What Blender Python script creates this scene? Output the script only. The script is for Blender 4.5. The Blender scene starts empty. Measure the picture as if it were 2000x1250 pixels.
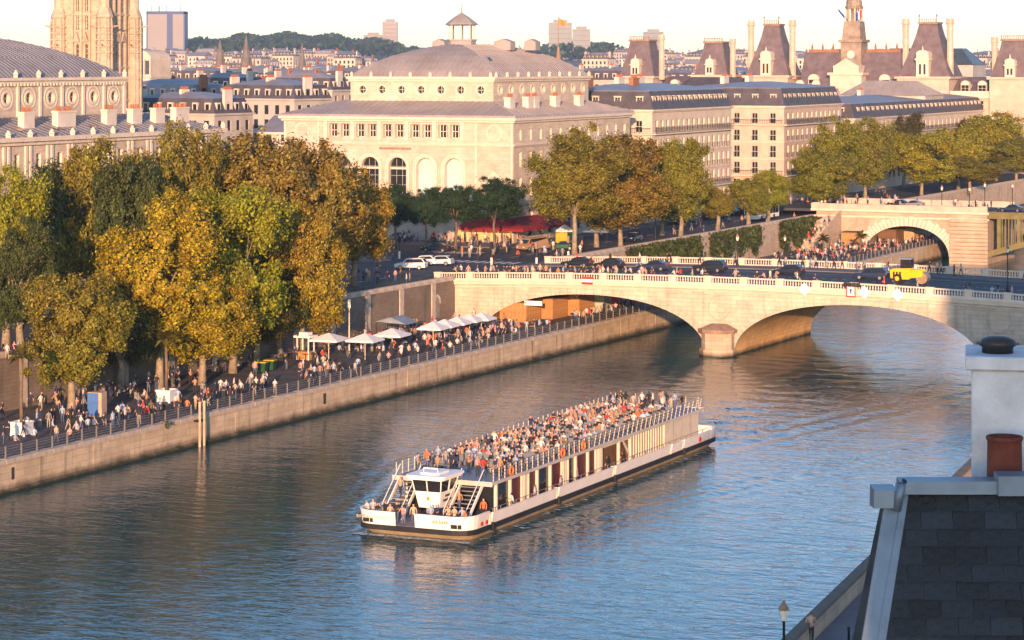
import bpy, bmesh, math, random
import numpy as np
from mathutils import Vector, Matrix
rnd = random.Random(7)
scene = bpy.context.scene
col = scene.collection
pi = math.pi
rad = math.radians

# ------------------------------------------------------------------ camera
F = 5000.0; CXP = 1000.0; HY = 115.0; CH = 38.0     # focal length in px of a 2000 px frame, horizon row, eye height above the water
cam = bpy.data.cameras.new('camera'); cam_o = bpy.data.objects.new('camera', cam); col.objects.link(cam_o)
cam.sensor_width = 36.0; cam.lens = 36.0 * F / 2000.0
cam.shift_y = -(625.0 - HY) / 2000.0
cam.clip_start = 1.0; cam.clip_end = 60000.0
cam_o.location = (0, 0, CH); cam_o.rotation_euler = (pi / 2, 0, 0)
scene.camera = cam_o

# ------------------------------------------------------------------ sky and sun
SUN_EL = 8.5; SUN_AZ = 4.0       # light travels towards +Y, turned SUN_AZ degrees to +X
world = bpy.data.worlds.new('World'); scene.world = world; world.use_nodes = True
wn = world.node_tree.nodes; wl = world.node_tree.links; wn.clear()
sky = wn.new('ShaderNodeTexSky'); sky.sky_type = 'NISHITA'; sky.sun_disc = False
sky.sun_elevation = rad(SUN_EL); sky.sun_rotation = rad(180 + SUN_AZ)
sky.air_density = 0.8; sky.dust_density = 0.4; sky.ozone_density = 2.0; sky.altitude = 60
bg = wn.new('ShaderNodeBackground'); bg.inputs['Strength'].default_value = 0.15
wo = wn.new('ShaderNodeOutputWorld')
tint = wn.new('ShaderNodeMix'); tint.data_type = 'RGBA'; tint.blend_type = 'MULTIPLY'; tint.inputs[0].default_value = 1; tint.inputs[7].default_value = (.985, .98, 1.03, 1)
wl.new(sky.outputs[0], tint.inputs[6]); wl.new(tint.outputs[2], bg.inputs[0]); wl.new(bg.outputs[0], wo.inputs[0])
sun = bpy.data.lights.new('sun', 'SUN'); sun.energy = 4.1; sun.angle = rad(0.6); sun.color = (1.0, 0.56, 0.31)
sun_o = bpy.data.objects.new('sun', sun); col.objects.link(sun_o)
ld = Vector((math.sin(rad(SUN_AZ)) * math.cos(rad(SUN_EL)), math.cos(rad(SUN_AZ)) * math.cos(rad(SUN_EL)), -math.sin(rad(SUN_EL))))
sun_o.rotation_euler = ld.to_track_quat('-Z', 'Y').to_euler(); sun_o.location = (0, -50, 120)
vs = scene.view_settings; vs.view_transform = 'Standard'; vs.look = 'None'; vs.gamma = 1.0; vs.use_curve_mapping = False
vs.exposure = 1.18
scene.cycles.max_bounces = 6; scene.cycles.diffuse_bounces = 3; scene.cycles.glossy_bounces = 3
scene.cycles.transmission_bounces = 3; scene.cycles.volume_bounces = 0; scene.cycles.transparent_max_bounces = 6
scene.cycles.use_denoising = True

# ------------------------------------------------------------------ river frame: t runs across the river to the right, s along it away
RA = rad(25.5); U = Vector((math.sin(RA), math.cos(RA), 0)); V = Vector((math.cos(RA), -math.sin(RA), 0))
OR = Vector((26.0, 327.0, 0))
def R(t, s, z=0.0): return OR + V * t + U * s + Vector((0, 0, z))
RZ = -RA
def at(px, py, z):                       # the point of height z seen at a place of the photograph
    Y = F * (CH - z) / (py - HY); return Vector(((px - CXP) * Y / F, Y, z))
def ad(px, Y, z=0.0): return Vector(((px - CXP) * Y / F, Y, z))
def ts(p): d = Vector(p) - OR; return d.dot(V), d.dot(U)
def s_at(px, t):                         # s of the point of line t seen in column px
    k = (px - CXP) / F; a = OR.x + V.x * t; b = OR.y + V.y * t
    return (k * b - a) / (U.x - k * U.y)
QE, UW, ZQ, ZG = -19.0, -38.0, 2.9, 8.0   # quay edge, upper wall, lower quay level, street level

# ------------------------------------------------------------------ materials
MATS = {}
def mat(name, c=(.5, .5, .5), rough=.7, var=.18, scale=1.0, metal=0.0, bump=0.0, bscale=None, spec=.3, c2=None, kind=None, emit=None, island=0.0):
    m = bpy.data.materials.new(name); m.use_nodes = True; nt = m.node_tree; n = nt.nodes; L = nt.links
    b = n['Principled BSDF']; b.inputs['Roughness'].default_value = rough; b.inputs['Metallic'].default_value = metal
    b.inputs['Specular IOR Level'].default_value = spec
    tc = n.new('ShaderNodeTexCoord')
    nz = n.new('ShaderNodeTexNoise'); nz.inputs['Scale'].default_value = scale; nz.inputs['Detail'].default_value = 5; nz.inputs['Roughness'].default_value = .65
    L.new(tc.outputs['Object'], nz.inputs['Vector'])
    mx = n.new('ShaderNodeMix'); mx.data_type = 'RGBA'
    cc = c2 if c2 else tuple(x * (1 - var * 1.6) for x in c)
    hi = c if c2 else tuple(min(1, x * (1 + var * .6)) for x in c)
    mx.inputs[6].default_value = (*cc, 1); mx.inputs[7].default_value = (*hi, 1)
    rp = n.new('ShaderNodeMapRange'); rp.inputs[1].default_value = .3; rp.inputs[2].default_value = .7
    L.new(nz.outputs[0], rp.inputs[0]); L.new(rp.outputs[0], mx.inputs[0])
    out = mx.outputs[2]
    if kind == 'object':                 # colour of the single object
        oi = n.new('ShaderNodeObjectInfo'); m2 = n.new('ShaderNodeMix'); m2.data_type = 'RGBA'; m2.blend_type = 'MULTIPLY'; m2.inputs[0].default_value = 1
        L.new(out, m2.inputs[6]); L.new(oi.outputs['Color'], m2.inputs[7]); out = m2.outputs[2]
    if island:
        ge = n.new('ShaderNodeNewGeometry'); hs = n.new('ShaderNodeHueSaturation'); mr = n.new('ShaderNodeMapRange')
        mr.inputs[3].default_value = 1 - island; mr.inputs[4].default_value = 1 + island
        L.new(ge.outputs['Random Per Island'], mr.inputs[0]); L.new(mr.outputs[0], hs.inputs['Value']); L.new(out, hs.inputs['Color']); out = hs.outputs[0]
    L.new(out, b.inputs['Base Color'])
    if bump:
        n2 = n.new('ShaderNodeTexNoise'); n2.inputs['Scale'].default_value = bscale or scale * 6; n2.inputs['Detail'].default_value = 4
        L.new(tc.outputs['Object'], n2.inputs['Vector'])
        bp = n.new('ShaderNodeBump'); bp.inputs['Strength'].default_value = bump; bp.inputs['Distance'].default_value = .05
        L.new(n2.outputs[0], bp.inputs['Height']); L.new(bp.outputs[0], b.inputs['Normal'])
    if emit: b.inputs['Emission Color'].default_value = (*emit[0], 1); b.inputs['Emission Strength'].default_value = emit[1]
    MATS[name] = m
    return m

def ashlar(name, c, bw=1.2, bh=.45, joint=.72, streak=.35, scale=.25, stain=(.10, .085, .06), bump=.5, low=None):
    """dressed stone: courses in the object's x/y-z plane, blotches, run-off streaks; low=(z0,z1) a dark wet band"""
    m = bpy.data.materials.new(name); m.use_nodes = True; nt = m.node_tree; n = nt.nodes; L = nt.links
    b = n['Principled BSDF']; b.inputs['Roughness'].default_value = .85; b.inputs['Specular IOR Level'].default_value = .2
    tc = n.new('ShaderNodeTexCoord'); sx = n.new('ShaderNodeSeparateXYZ'); L.new(tc.outputs['Object'], sx.inputs[0])
    ad_ = n.new('ShaderNodeMath'); L.new(sx.outputs[0], ad_.inputs[0]); L.new(sx.outputs[1], ad_.inputs[1])
    cb = n.new('ShaderNodeCombineXYZ'); L.new(ad_.outputs[0], cb.inputs[0]); L.new(sx.outputs[2], cb.inputs[1])
    br = n.new('ShaderNodeTexBrick'); br.inputs['Scale'].default_value = 1; br.inputs['Brick Width'].default_value = bw; br.inputs['Row Height'].default_value = bh
    br.inputs['Mortar Size'].default_value = .018; br.inputs['Color1'].default_value = (1, 1, 1, 1); br.inputs['Color2'].default_value = (.86, .85, .83, 1)
    br.inputs['Mortar'].default_value = (joint, joint, joint, 1)
    L.new(cb.outputs[0], br.inputs['Vector'])
    nz = n.new('ShaderNodeTexNoise'); nz.inputs['Scale'].default_value = scale; nz.inputs['Detail'].default_value = 7; nz.inputs['Roughness'].default_value = .7
    L.new(tc.outputs['Object'], nz.inputs['Vector'])
    r1 = n.new('ShaderNodeMapRange'); r1.inputs[1].default_value = .32; r1.inputs[2].default_value = .68; L.new(nz.outputs[0], r1.inputs[0])
    m1 = n.new('ShaderNodeMix'); m1.data_type = 'RGBA'
    m1.inputs[6].default_value = (*[x * .74 for x in c], 1); m1.inputs[7].default_value = (*[min(1, x * 1.1) for x in c], 1)
    L.new(r1.outputs[0], m1.inputs[0])
    m2 = n.new('ShaderNodeMix'); m2.data_type = 'RGBA'; m2.blend_type = 'MULTIPLY'; m2.inputs[0].default_value = 1
    L.new(m1.outputs[2], m2.inputs[6]); L.new(br.outputs['Color'], m2.inputs[7])
    mp = n.new('ShaderNodeMapping'); mp.inputs['Scale'].default_value = (1.1, .06, 1); L.new(cb.outputs[0], mp.inputs[0])
    n2 = n.new('ShaderNodeTexNoise'); n2.inputs['Scale'].default_value = 1.0; n2.inputs['Detail'].default_value = 4; L.new(mp.outputs[0], n2.inputs['Vector'])
    r2 = n.new('ShaderNodeMapRange'); r2.inputs[1].default_value = .56; r2.inputs[2].default_value = .74; r2.inputs[4].default_value = streak; L.new(n2.outputs[0], r2.inputs[0])
    m3 = n.new('ShaderNodeMix'); m3.data_type = 'RGBA'; m3.inputs[7].default_value = (*stain, 1)
    L.new(r2.outputs[0], m3.inputs[0]); L.new(m2.outputs[2], m3.inputs[6]); out = m3.outputs[2]
    if low:
        r3 = n.new('ShaderNodeMapRange'); r3.inputs[1].default_value = low[1]; r3.inputs[2].default_value = low[0]
        a3 = n.new('ShaderNodeMath'); a3.operation = 'MULTIPLY_ADD'; a3.inputs[1].default_value = .9; L.new(nz.outputs[0], a3.inputs[0]); 
        s3 = n.new('ShaderNodeMath'); s3.operation = 'SUBTRACT'; L.new(sx.outputs[2], s3.inputs[0]); s3.inputs[1].default_value = .45
        L.new(s3.outputs[0], a3.inputs[2]); L.new(a3.outputs[0], r3.inputs[0])
        m4 = n.new('ShaderNodeMix'); m4.data_type = 'RGBA'; m4.inputs[7].default_value = (.025, .026, .015, 1)
        L.new(r3.outputs[0], m4.inputs[0]); L.new(out, m4.inputs[6]); out = m4.outputs[2]
    L.new(out, b.inputs['Base Color'])
    bp = n.new('ShaderNodeBump'); bp.inputs['Strength'].default_value = bump; bp.inputs['Distance'].default_value = .04
    L.new(br.outputs['Fac'], bp.inputs['Height']); bp.invert = True; L.new(bp.outputs[0], b.inputs['Normal'])
    MATS[name] = m
    return m

ashlar('theatre_stone', (.58, .50, .41), 1.4, .5, .84, .22, .2, (.32, .25, .18))
ashlar('gothic_stone', (.53, .43, .33), 1.0, .45, .75, .35, .5, (.2, .14, .09))
mat('tower_stone', (.30, .245, .20), .85, .3, .6, bump=.4, bscale=4)
ashlar('bridge_stone', (.58, .50, .40), 1.5, .55, .62, .45, .35, (.24, .165, .10))
ashlar('old_stone', (.50, .40, .31), 1.3, .48, .70, .35, .22, (.16, .10, .06))
ashlar('quay_stone', (.52, .42, .30), 2.2, .6, .70, .8, .5, (.10, .07, .05), low=(.15, .95))
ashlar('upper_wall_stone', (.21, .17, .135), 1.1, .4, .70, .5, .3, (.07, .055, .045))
ashlar('vault_bounce_stone', (.68, .45, .22), 1.2, .5, .85, .25, .3, (.2, .13, .07), low=(.05, .75))  # extra orange stands in for warm light bounced onto the vaults
ashlar('pier_stone', (.50, .41, .30), 1.2, .5, .78, .35, .3, (.12, .09, .06), low=(.05, .75))
mat('cream_stone', (.58, .50, .41), .85, .12, .35, bump=.2, bscale=3)
mat('pink_stone', (.54, .43, .35), .85, .14, .4, bump=.2, bscale=3)
mat('trim_stone', (.62, .54, .45), .85, .10, .8)
mat('coping_stone', (.46, .40, .33), .85, .22, .9, bump=.3, bscale=5, island=.08)
mat('pale_render', (.62, .56, .49), .85, .15, .2)
mat('grey_render', (.45, .42, .38), .85, .15, .2)
mat('zinc', (.25, .25, .275), .5, .16, .3, metal=.2, spec=.4)
mat('zinc_warm', (.33, .30, .29), .55, .14, .25, metal=.1, spec=.4)
mat('slate_far', (.085, .08, .095), .6, .25, .6, bump=.3, bscale=6)
mat('slate_purple', (.15, .12, .135), .6, .25, .5, bump=.4, bscale=5)
mat('pot_clay', (.36, .13, .06), .8, .2, 3)
mat('brick_red', (.32, .15, .09), .85, .25, 3)
mat('glass_dark', (.018, .02, .024), .12, .2, .5, spec=.6)
mat('glass_blue', (.05, .075, .10), .15, .2, .3, spec=.6)
mat('frame_white', (.6, .56, .5), .6, .1, 2)
mat('iron', (.03, .032, .036), .5, .2, 2, metal=.3)
mat('rail_metal', (.27, .25, .23), .45, .2, 2, metal=.4)
mat('asphalt', (.060, .064, .074), .8, .3, .25, bump=.3, bscale=12, spec=.25)
mat('pavement', (.15, .145, .145), .85, .22, .3, bump=.3, bscale=8)
mat('cobbles', (.115, .108, .105), .85, .3, .35, bump=.5, bscale=5)
mat('paint_white', (.72, .70, .66), .6, .15, 2)
mat('city_ground', (.16, .14, .125), .9, .3, .02)
mat('hull_white', (.80, .78, .74), .35, .06, .6, spec=.4)
mat('edge_pale', (.50, .47, .43), .5, .1, 1)
mat('foam', (.62, .66, .68), .8, .2, 2)
mat('hull_black', (.022, .022, .025), .5, .3, 1)
mat('hull_tan', (.52, .40, .26), .6, .2, .8)
mat('deck_blue', (.22, .27, .33), .6, .2, .8)
mat('bench_grey', (.17, .19, .22), .6, .1, 1)
mat('deck_grey', (.24, .24, .25), .7, .2, .8)
mat('boat_cream', (.62, .57, .47), .5, .1, 1)
mat('burgundy', (.10, .018, .022), .5, .3, 2)
mat('life_orange', (.75, .20, .05), .6, .1, 3)
mat('canvas_white', (.74, .73, .72), .8, .08, 1.5)
mat('awning_red', (.22, .012, .02), .75, .2, .8)
mat('wood_orange', (.44, .23, .085), .7, .3, 1.2, bump=.3)
mat('wood_dark', (.16, .085, .04), .7, .3, 1.2)
mat('panel_green', (.36, .42, .33), .7, .1, .6)
mat('panel_red', (.62, .05, .04), .7, .1, .6)
mat('panel_blue', (.05, .16, .46), .6, .15, 1)
mat('panel_tan', (.50, .36, .22), .7, .15, 1)
mat('bin_green', (.012, .07, .03), .5, .15, 2)
mat('bin_yellow', (.50, .36, .04), .5, .15, 2)
mat('machine_yellow', (.80, .47, .015), .4, .1, 1)
mat('drum_steel', (.38, .27, .17), .45, .25, 2, metal=.4)
mat('rubber', (.018, .018, .02), .75, .2, 4)
mat('alloy', (.45, .45, .46), .35, .1, 4, metal=.7)
mat('car_paint', (1, 1, 1), .22, .03, .5, kind='object', spec=.5)
mat('tail_red', (.5, .02, .02), .3, .1, 2)
mat('lamp_glass', (.75, .72, .62), .3, .05, 2)
mat('sign_white', (.86, .84, .76), .5, .04, 2)
mat('sign_red', (.6, .04, .03), .5, .05, 2)
mat('sign_black', (.02, .02, .02), .5, .1, 2)
mat('bark', (.165, .125, .085), .9, .3, 2.5, bump=.5)
mat('bark_pale', (.30, .25, .175), .9, .35, 1.2, bump=.4)
mat('metal_green', (.17, .15, .06), .55, .2, .7)
mat('gold', (.55, .38, .10), .4, .2, 3, metal=.5)
mat('copper', (.30, .20, .15), .6, .3, 1)
mat('tower_pale', (.30, .27, .26), .8, .06, .02)
mat('spire_stone', (.17, .145, .13), .85, .2, .3)
mat('tower_blue', (.02, .05, .17), .5, .1, .02)
mat('tower_glass', (.15, .175, .20), .4, .12, .05)
mat('ivy', (.055, .075, .015), .7, .4, .8, island=.35)
mat('flag_orange', (.75, .22, .07), .8, .1, 3)
mat('flag_blue', (.03, .06, .3), .8, .1, 3)
mat('flag_red', (.6, .03, .04), .8, .1, 3)
mat('stain_dark', (.05, .042, .035), .9, .3, 2)
mat('shop_glow', (.8, .5, .2), .6, .2, 2, emit=((1, .5, .18), .06))
# people
mat('skin', (.50, .29, .19), .6, .1, 5)
mat('cloth', (1, 1, 1), .85, .1, 6, kind='object')
mat('shoe', (.05, .045, .04), .7, .2, 6)
def ramp_mat(name, cols, rough=.85):
    m = bpy.data.materials.new(name); m.use_nodes = True; n = m.node_tree.nodes; L = m.node_tree.links
    oi = n.new('ShaderNodeObjectInfo'); r = n.new('ShaderNodeValToRGB'); r.color_ramp.interpolation = 'CONSTANT'
    e = r.color_ramp.elements
    while len(e) < len(cols): e.new(.5)
    for i, c in enumerate(cols): e[i].position = i / len(cols); e[i].color = (*c, 1)
    L.new(oi.outputs['Random'], r.inputs[0]); L.new(r.outputs[0], n['Principled BSDF'].inputs['Base Color']); n['Principled BSDF'].inputs['Roughness'].default_value = rough
    MATS[name] = m
ramp_mat('trousers', [(.02, .025, .05), (.018, .018, .02), (.06, .09, .16), (.30, .26, .2), (.03, .03, .035), (.10, .12, .2)])
ramp_mat('hair', [(.018, .011, .008), (.05, .028, .014), (.02, .016, .014), (.16, .09, .04), (.03, .018, .012)])
def attr_mat(name):
    m = bpy.data.materials.new(name); m.use_nodes = True; n = m.node_tree.nodes; L = m.node_tree.links
    a = n.new('ShaderNodeAttribute'); a.attribute_name = 'cloth_colour'
    L.new(a.outputs['Color'], n['Principled BSDF'].inputs['Base Color']); n['Principled BSDF'].inputs['Roughness'].default_value = .85
    MATS[name] = m
attr_mat('crowd_cloth')
def leaf_mat(name, hue=.03, val=.6, trans=.3):
    m = bpy.data.materials.new(name); m.use_nodes = True; n = m.node_tree.nodes; L = m.node_tree.links
    b = n['Principled BSDF']; b.inputs['Roughness'].default_value = .55; b.inputs['Specular IOR Level'].default_value = .25
    oi = n.new('ShaderNodeObjectInfo'); ge = n.new('ShaderNodeNewGeometry'); tc = n.new('ShaderNodeTexCoord')
    nz = n.new('ShaderNodeTexNoise'); nz.inputs['Scale'].default_value = .35; nz.inputs['Detail'].default_value = 2; L.new(tc.outputs['Object'], nz.inputs['Vector'])
    hs = n.new('ShaderNodeHueSaturation')
    a = n.new('ShaderNodeMath'); a.operation = 'MULTIPLY_ADD'; a.inputs[1].default_value = .08; L.new(nz.outputs[0], a.inputs[0]); a.inputs[2].default_value = .5 - .04
    a2 = n.new('ShaderNodeMath'); a2.operation = 'MULTIPLY_ADD'; a2.inputs[1].default_value = hue * 2; L.new(ge.outputs['Random Per Island'], a2.inputs[0]); 
    s2 = n.new('ShaderNodeMath'); s2.operation = 'SUBTRACT'; s2.inputs[1].default_value = hue; L.new(a.outputs[0], s2.inputs[0]); L.new(s2.outputs[0], a2.inputs[2])
    L.new(a2.outputs[0], hs.inputs['Hue'])
    mr = n.new('ShaderNodeMapRange'); mr.inputs[3].default_value = 1 - val; mr.inputs[4].default_value = 1 + val
    fr = n.new('ShaderNodeMath'); fr.operation = 'FRACT'; ml = n.new('ShaderNodeMath'); ml.operation = 'MULTIPLY'; ml.inputs[1].default_value = 7.31
    L.new(ge.outputs['Random Per Island'], ml.inputs[0]); L.new(ml.outputs[0], fr.inputs[0]); L.new(fr.outputs[0], mr.inputs[0]); L.new(mr.outputs[0], hs.inputs['Value'])
    L.new(oi.outputs['Color'], hs.inputs['Color']); L.new(hs.outputs[0], b.inputs['Base Color'])
    tr = n.new('ShaderNodeBsdfTranslucent'); L.new(hs.outputs[0], tr.inputs['Color'])
    mx = n.new('ShaderNodeMixShader'); mx.inputs[0].default_value = trans
    L.new(b.outputs[0], mx.inputs[1]); L.new(tr.outputs[0], mx.inputs[2]); L.new(mx.outputs[0], n['Material Output'].inputs['Surface'])
    MATS[name] = m
leaf_mat('leaf')

def water_mat():
    m = bpy.data.materials.new('water'); m.use_nodes = True; n = m.node_tree.nodes; L = m.node_tree.links
    b = n['Principled BSDF']; b.inputs['Base Color'].default_value = (.004, .064, .076, 1); b.inputs['Roughness'].default_value = .06
    b.inputs['IOR'].default_value = 1.33; b.inputs['Specular IOR Level'].default_value = .5
    tc = n.new('ShaderNodeTexCoord')
    prev = None
    for sc_, st, dist, rz in (((.12, .26, 1), .35, .30, -.15), ((.55, 1.1, 1), .5, .13, .2), ((1.5, 2.3, 1), .45, .05, -.1)):
        mp = n.new('ShaderNodeMapping'); mp.inputs['Scale'].default_value = sc_; mp.inputs['Rotation'].default_value = (0, 0, rz); L.new(tc.outputs['Object'], mp.inputs[0])
        nz = n.new('ShaderNodeTexNoise'); nz.inputs['Scale'].default_value = 1; nz.inputs['Detail'].default_value = 3; nz.inputs['Distortion'].default_value = .6
        L.new(mp.outputs[0], nz.inputs['Vector'])
        bp = n.new('ShaderNodeBump'); bp.inputs['Strength'].default_value = st; bp.inputs['Distance'].default_value = dist
        L.new(nz.outputs[0], bp.inputs['Height'])
        if prev: L.new(prev.outputs[0], bp.inputs['Normal'])
        prev = bp
    L.new(prev.outputs[0], b.inputs['Normal'])
    MATS['water'] = m
water_mat()

# ------------------------------------------------------------------ mesh helpers
class MB:
    def __init__(s): s.v = []; s.f = []; s.m = []
    def add(s, vs, fs, m=0):
        o = len(s.v); s.v.extend([tuple(x) for x in vs]); s.f.extend([tuple(i + o for i in f) for f in fs]); s.m.extend([m] * len(fs)); return s
    def quad(s, a, b, c, d, m=0): return s.add([a, b, c, d], [(0, 1, 2, 3)], m)
    def box(s, x0, x1, y0, y1, z0, z1, m=0, skip=''):
        v = [(x0, y0, z0), (x1, y0, z0), (x1, y1, z0), (x0, y1, z0), (x0, y0, z1), (x1, y0, z1), (x1, y1, z1), (x0, y1, z1)]
        f = {'b': (3, 2, 1, 0), 't': (4, 5, 6, 7), 'f': (0, 1, 5, 4), 'r': (1, 2, 6, 5), 'k': (2, 3, 7, 6), 'l': (3, 0, 4, 7)}
        return s.add(v, [f[k] for k in f if k not in skip], m)
    def frustum(s, b, t, z0, z1, m=0, cap=True):     # b, t = (x0,x1,y0,y1)
        v = [(b[0], b[2], z0), (b[1], b[2], z0), (b[1], b[3], z0), (b[0], b[3], z0), (t[0], t[2], z1), (t[1], t[2], z1), (t[1], t[3], z1), (t[0], t[3], z1)]
        f = [(0, 1, 5, 4), (1, 2, 6, 5), (2, 3, 7, 6), (3, 0, 4, 7)] + ([(4, 5, 6, 7)] if cap else [])
        return s.add(v, f, m)
    def obox(s, c, dx, dy, z0, z1, m=0):              # box by centre point and two half-axis vectors
        c = Vector(c); dx = Vector(dx); dy = Vector(dy); pts = [c - dx - dy, c + dx - dy, c + dx + dy, c - dx + dy]
        v = [(p.x, p.y, p.z + z0) for p in pts] + [(p.x, p.y, p.z + z1) for p in pts]
        return s.add(v, [(3, 2, 1, 0), (4, 5, 6, 7), (0, 1, 5, 4), (1, 2, 6, 5), (2, 3, 7, 6), (3, 0, 4, 7)], m)
    def tube(s, pts, rs, n=6, m=0, cap=True):
        pts = [Vector(p) for p in pts]
        if not isinstance(rs, (list, tuple)): rs = [rs] * len(pts)
        vs = []
        for i, p in enumerate(pts):
            d = (pts[min(i + 1, len(pts) - 1)] - pts[max(i - 1, 0)]).normalized()
            a = d.cross(Vector((0, 0, 1)) if abs(d.z) < .9 else Vector((1, 0, 0))).normalized(); b = d.cross(a)
            for k in range(n): vs.append(p + (a * math.cos(2 * pi * k / n) + b * math.sin(2 * pi * k / n)) * rs[i])
        fs = [(i * n + k, i * n + (k + 1) % n, (i + 1) * n + (k + 1) % n, (i + 1) * n + k) for i in range(len(pts) - 1) for k in range(n)]
        if cap: fs += [tuple(range(n))[::-1], tuple((len(pts) - 1) * n + k for k in range(n))]
        return s.add(vs, fs, m)
    def lathe(s, prof, n=12, c=(0, 0, 0), m=0, ph=0.0, cap=True):
        vs = [(c[0] + r * math.cos(2 * pi * k / n + ph), c[1] + r * math.sin(2 * pi * k / n + ph), c[2] + z) for r, z in prof for k in range(n)]
        fs = [(i * n + k, i * n + (k + 1) % n, (i + 1) * n + (k + 1) % n, (i + 1) * n + k) for i in range(len(prof) - 1) for k in range(n)]
        if cap: fs += [tuple(range(n))[::-1], tuple((len(prof) - 1) * n + k for k in range(n))]
        return s.add(vs, fs, m)
    def prism(s, poly, y0, y1, m=0, axis='y'):        # polygon in x-z swept along y (or in x-y along z)
        n = len(poly)
        if axis == 'y': v = [(x, y0, z) for x, z in poly] + [(x, y1, z) for x, z in poly]
        elif axis == 'x': v = [(y0, x, z) for x, z in poly] + [(y1, x, z) for x, z in poly]
        else: v = [(x, y, y0) for x, y in poly] + [(x, y, y1) for x, y in poly]
        f = [tuple(range(n)), tuple(range(2 * n - 1, n - 1, -1))] + [((i + 1) % n, i, n + i, n + (i + 1) % n) for i in range(n)]
        return s.add(v, f, m)
    def mesh(s, name, mats, smooth=False):
        me = bpy.data.meshes.new(name); me.from_pydata(s.v, [], s.f)
        for k in mats: me.materials.append(MATS[k])
        if len(mats) > 1: me.polygons.foreach_set('material_index', s.m)
        if smooth: me.polygons.foreach_set('use_smooth', [True] * len(me.polygons))
        me.update(); return me
def fixn(me):
    bm = bmesh.new(); bm.from_mesh(me); bmesh.ops.recalc_face_normals(bm, faces=bm.faces); bm.to_mesh(me); bm.free(); return me
def ob(name, me, parent=None, loc=(0, 0, 0), rot=0.0, label=None, cat=None, group=None, kind=None, scale=None, color=None):
    o = bpy.data.objects.new(name, me); col.objects.link(o); o.location = loc
    o.rotation_euler = rot if isinstance(rot, (tuple, list)) else (0, 0, rot)
    if scale: o.scale = scale if isinstance(scale, (tuple, list)) else (scale,) * 3
    if parent: o.parent = parent
    if label: o['label'] = label
    if cat: o['category'] = cat
    if group: o['group'] = group
    if kind: o['kind'] = kind
    if color: o.color = (*color[:3], 1)
    return o
def thing(name, label, cat, loc=(0, 0, 0), rot=0.0, group=None, scale=None): return ob(name, None, None, loc, rot, label, cat, group, None, scale)
def copytree(o, loc, rot=None, label=None, group=None, color=None, scale=None):
    c = o.copy(); col.objects.link(c); c.location = loc
    if rot is not None: c.rotation_euler = (0, 0, rot)
    if label: c['label'] = label
    if group: c['group'] = group
    if scale: c.scale = (scale,) * 3
    if color: c.color = (*color, 1)
    for ch in o.children:
        d = ch.copy(); col.objects.link(d); d.parent = c
        if color: d.color = (*color, 1)
        for g in ch.children:
            e = g.copy(); col.objects.link(e); e.parent = d
    return c
def text_mesh(body, size, m, extrude=.01, name='lettering'):
    cu = bpy.data.curves.new(name, 'FONT'); cu.body = body; cu.size = size; cu.align_x = 'CENTER'; cu.align_y = 'CENTER'; cu.extrude = extrude; cu.resolution_u = 2
    o = bpy.data.objects.new(name, cu); col.objects.link(o); dg = bpy.context.evaluated_depsgraph_get()
    me = bpy.data.meshes.new_from_object(o.evaluated_get(dg)); bpy.data.objects.remove(o); bpy.data.curves.remove(cu)
    me.materials.clear(); me.materials.append(MATS[m]); return me

def wall_mesh(name, W, H, holes, depth=.3, mats=('cream_stone', 'trim_stone'), z0=0.0):
    """a wall in the x-z plane looking to -y with real openings: holes = (x, z, w, h, kind) kind rect|arch|round, x = centre, z = foot"""
    mb = MB()
    xs = sorted(set([0, W] + [round(h[0] + k * h[2] / 2, 4) for h in holes for k in (-1, 1)]))
    zs = sorted(set([z0, H] + [round(v, 4) for h in holes for v in (h[1], h[1] + h[3])]))
    def inside(x, z): return any(abs(x - h[0]) < h[2] / 2 and h[1] < z < h[1] + h[3] for h in holes)
    for j in range(len(zs) - 1):
        i = 0
        while i < len(xs) - 1:
            zc = (zs[j] + zs[j + 1]) / 2
            if inside((xs[i] + xs[i + 1]) / 2, zc): i += 1; continue
            k = i
            while k + 1 < len(xs) - 1 and not inside((xs[k + 1] + xs[k + 2]) / 2, zc): k += 1
            mb.quad((xs[i], 0, zs[j]), (xs[k + 1], 0, zs[j]), (xs[k + 1], 0, zs[j + 1]), (xs[i], 0, zs[j + 1])); i = k + 1
    for x, z, w, h, kind in holes:
        a, b, c, d = x - w / 2, x + w / 2, z, z + h
        if kind == 'rect':
            ring = [(a, c), (b, c), (b, d), (a, d)]
        elif kind == 'arch':
            r = w / 2; ring = [(a, c), (b, c)] + [(x + r * math.cos(pi * k / 12), d - r + r * math.sin(pi * k / 12)) for k in range(13)]
            for sg in (1, -1):
                pts = [(x + sg * r * math.cos(pi * k / 12), d - r + r * math.sin(pi * k / 12)) for k in range(7)]
                for k in range(6): mb.add([(x + sg * r, 0, d), (pts[k][0], 0, pts[k][1]), (pts[k + 1][0], 0, pts[k + 1][1])], [(0, 1, 2)[::sg]])
        else:
            r = w / 2; ry = h / 2; ring = [(x + r * math.cos(2 * pi * k / 20), z + ry + ry * math.sin(2 * pi * k / 20)) for k in range(20)]
            for k in range(20):
                p, q = ring[k], ring[(k + 1) % 20]; cxx = b if k % 20 in (0, 1, 2, 3, 4, 15, 16, 17, 18, 19) else a; cz = d if k < 10 else c
                mb.add([(cxx, 0, cz), (p[0], 0, p[1]), (q[0], 0, q[1])], [(0, 2, 1)])
        n = len(ring)
        for k in range(n):
            p, q = ring[k], ring[(k + 1) % n]
            mb.quad((p[0], 0, p[1]), (q[0], 0, q[1]), (q[0], depth, q[1]), (p[0], depth, p[1]), 1)
    return mb.mesh(name, mats)
_WM = {}
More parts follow.
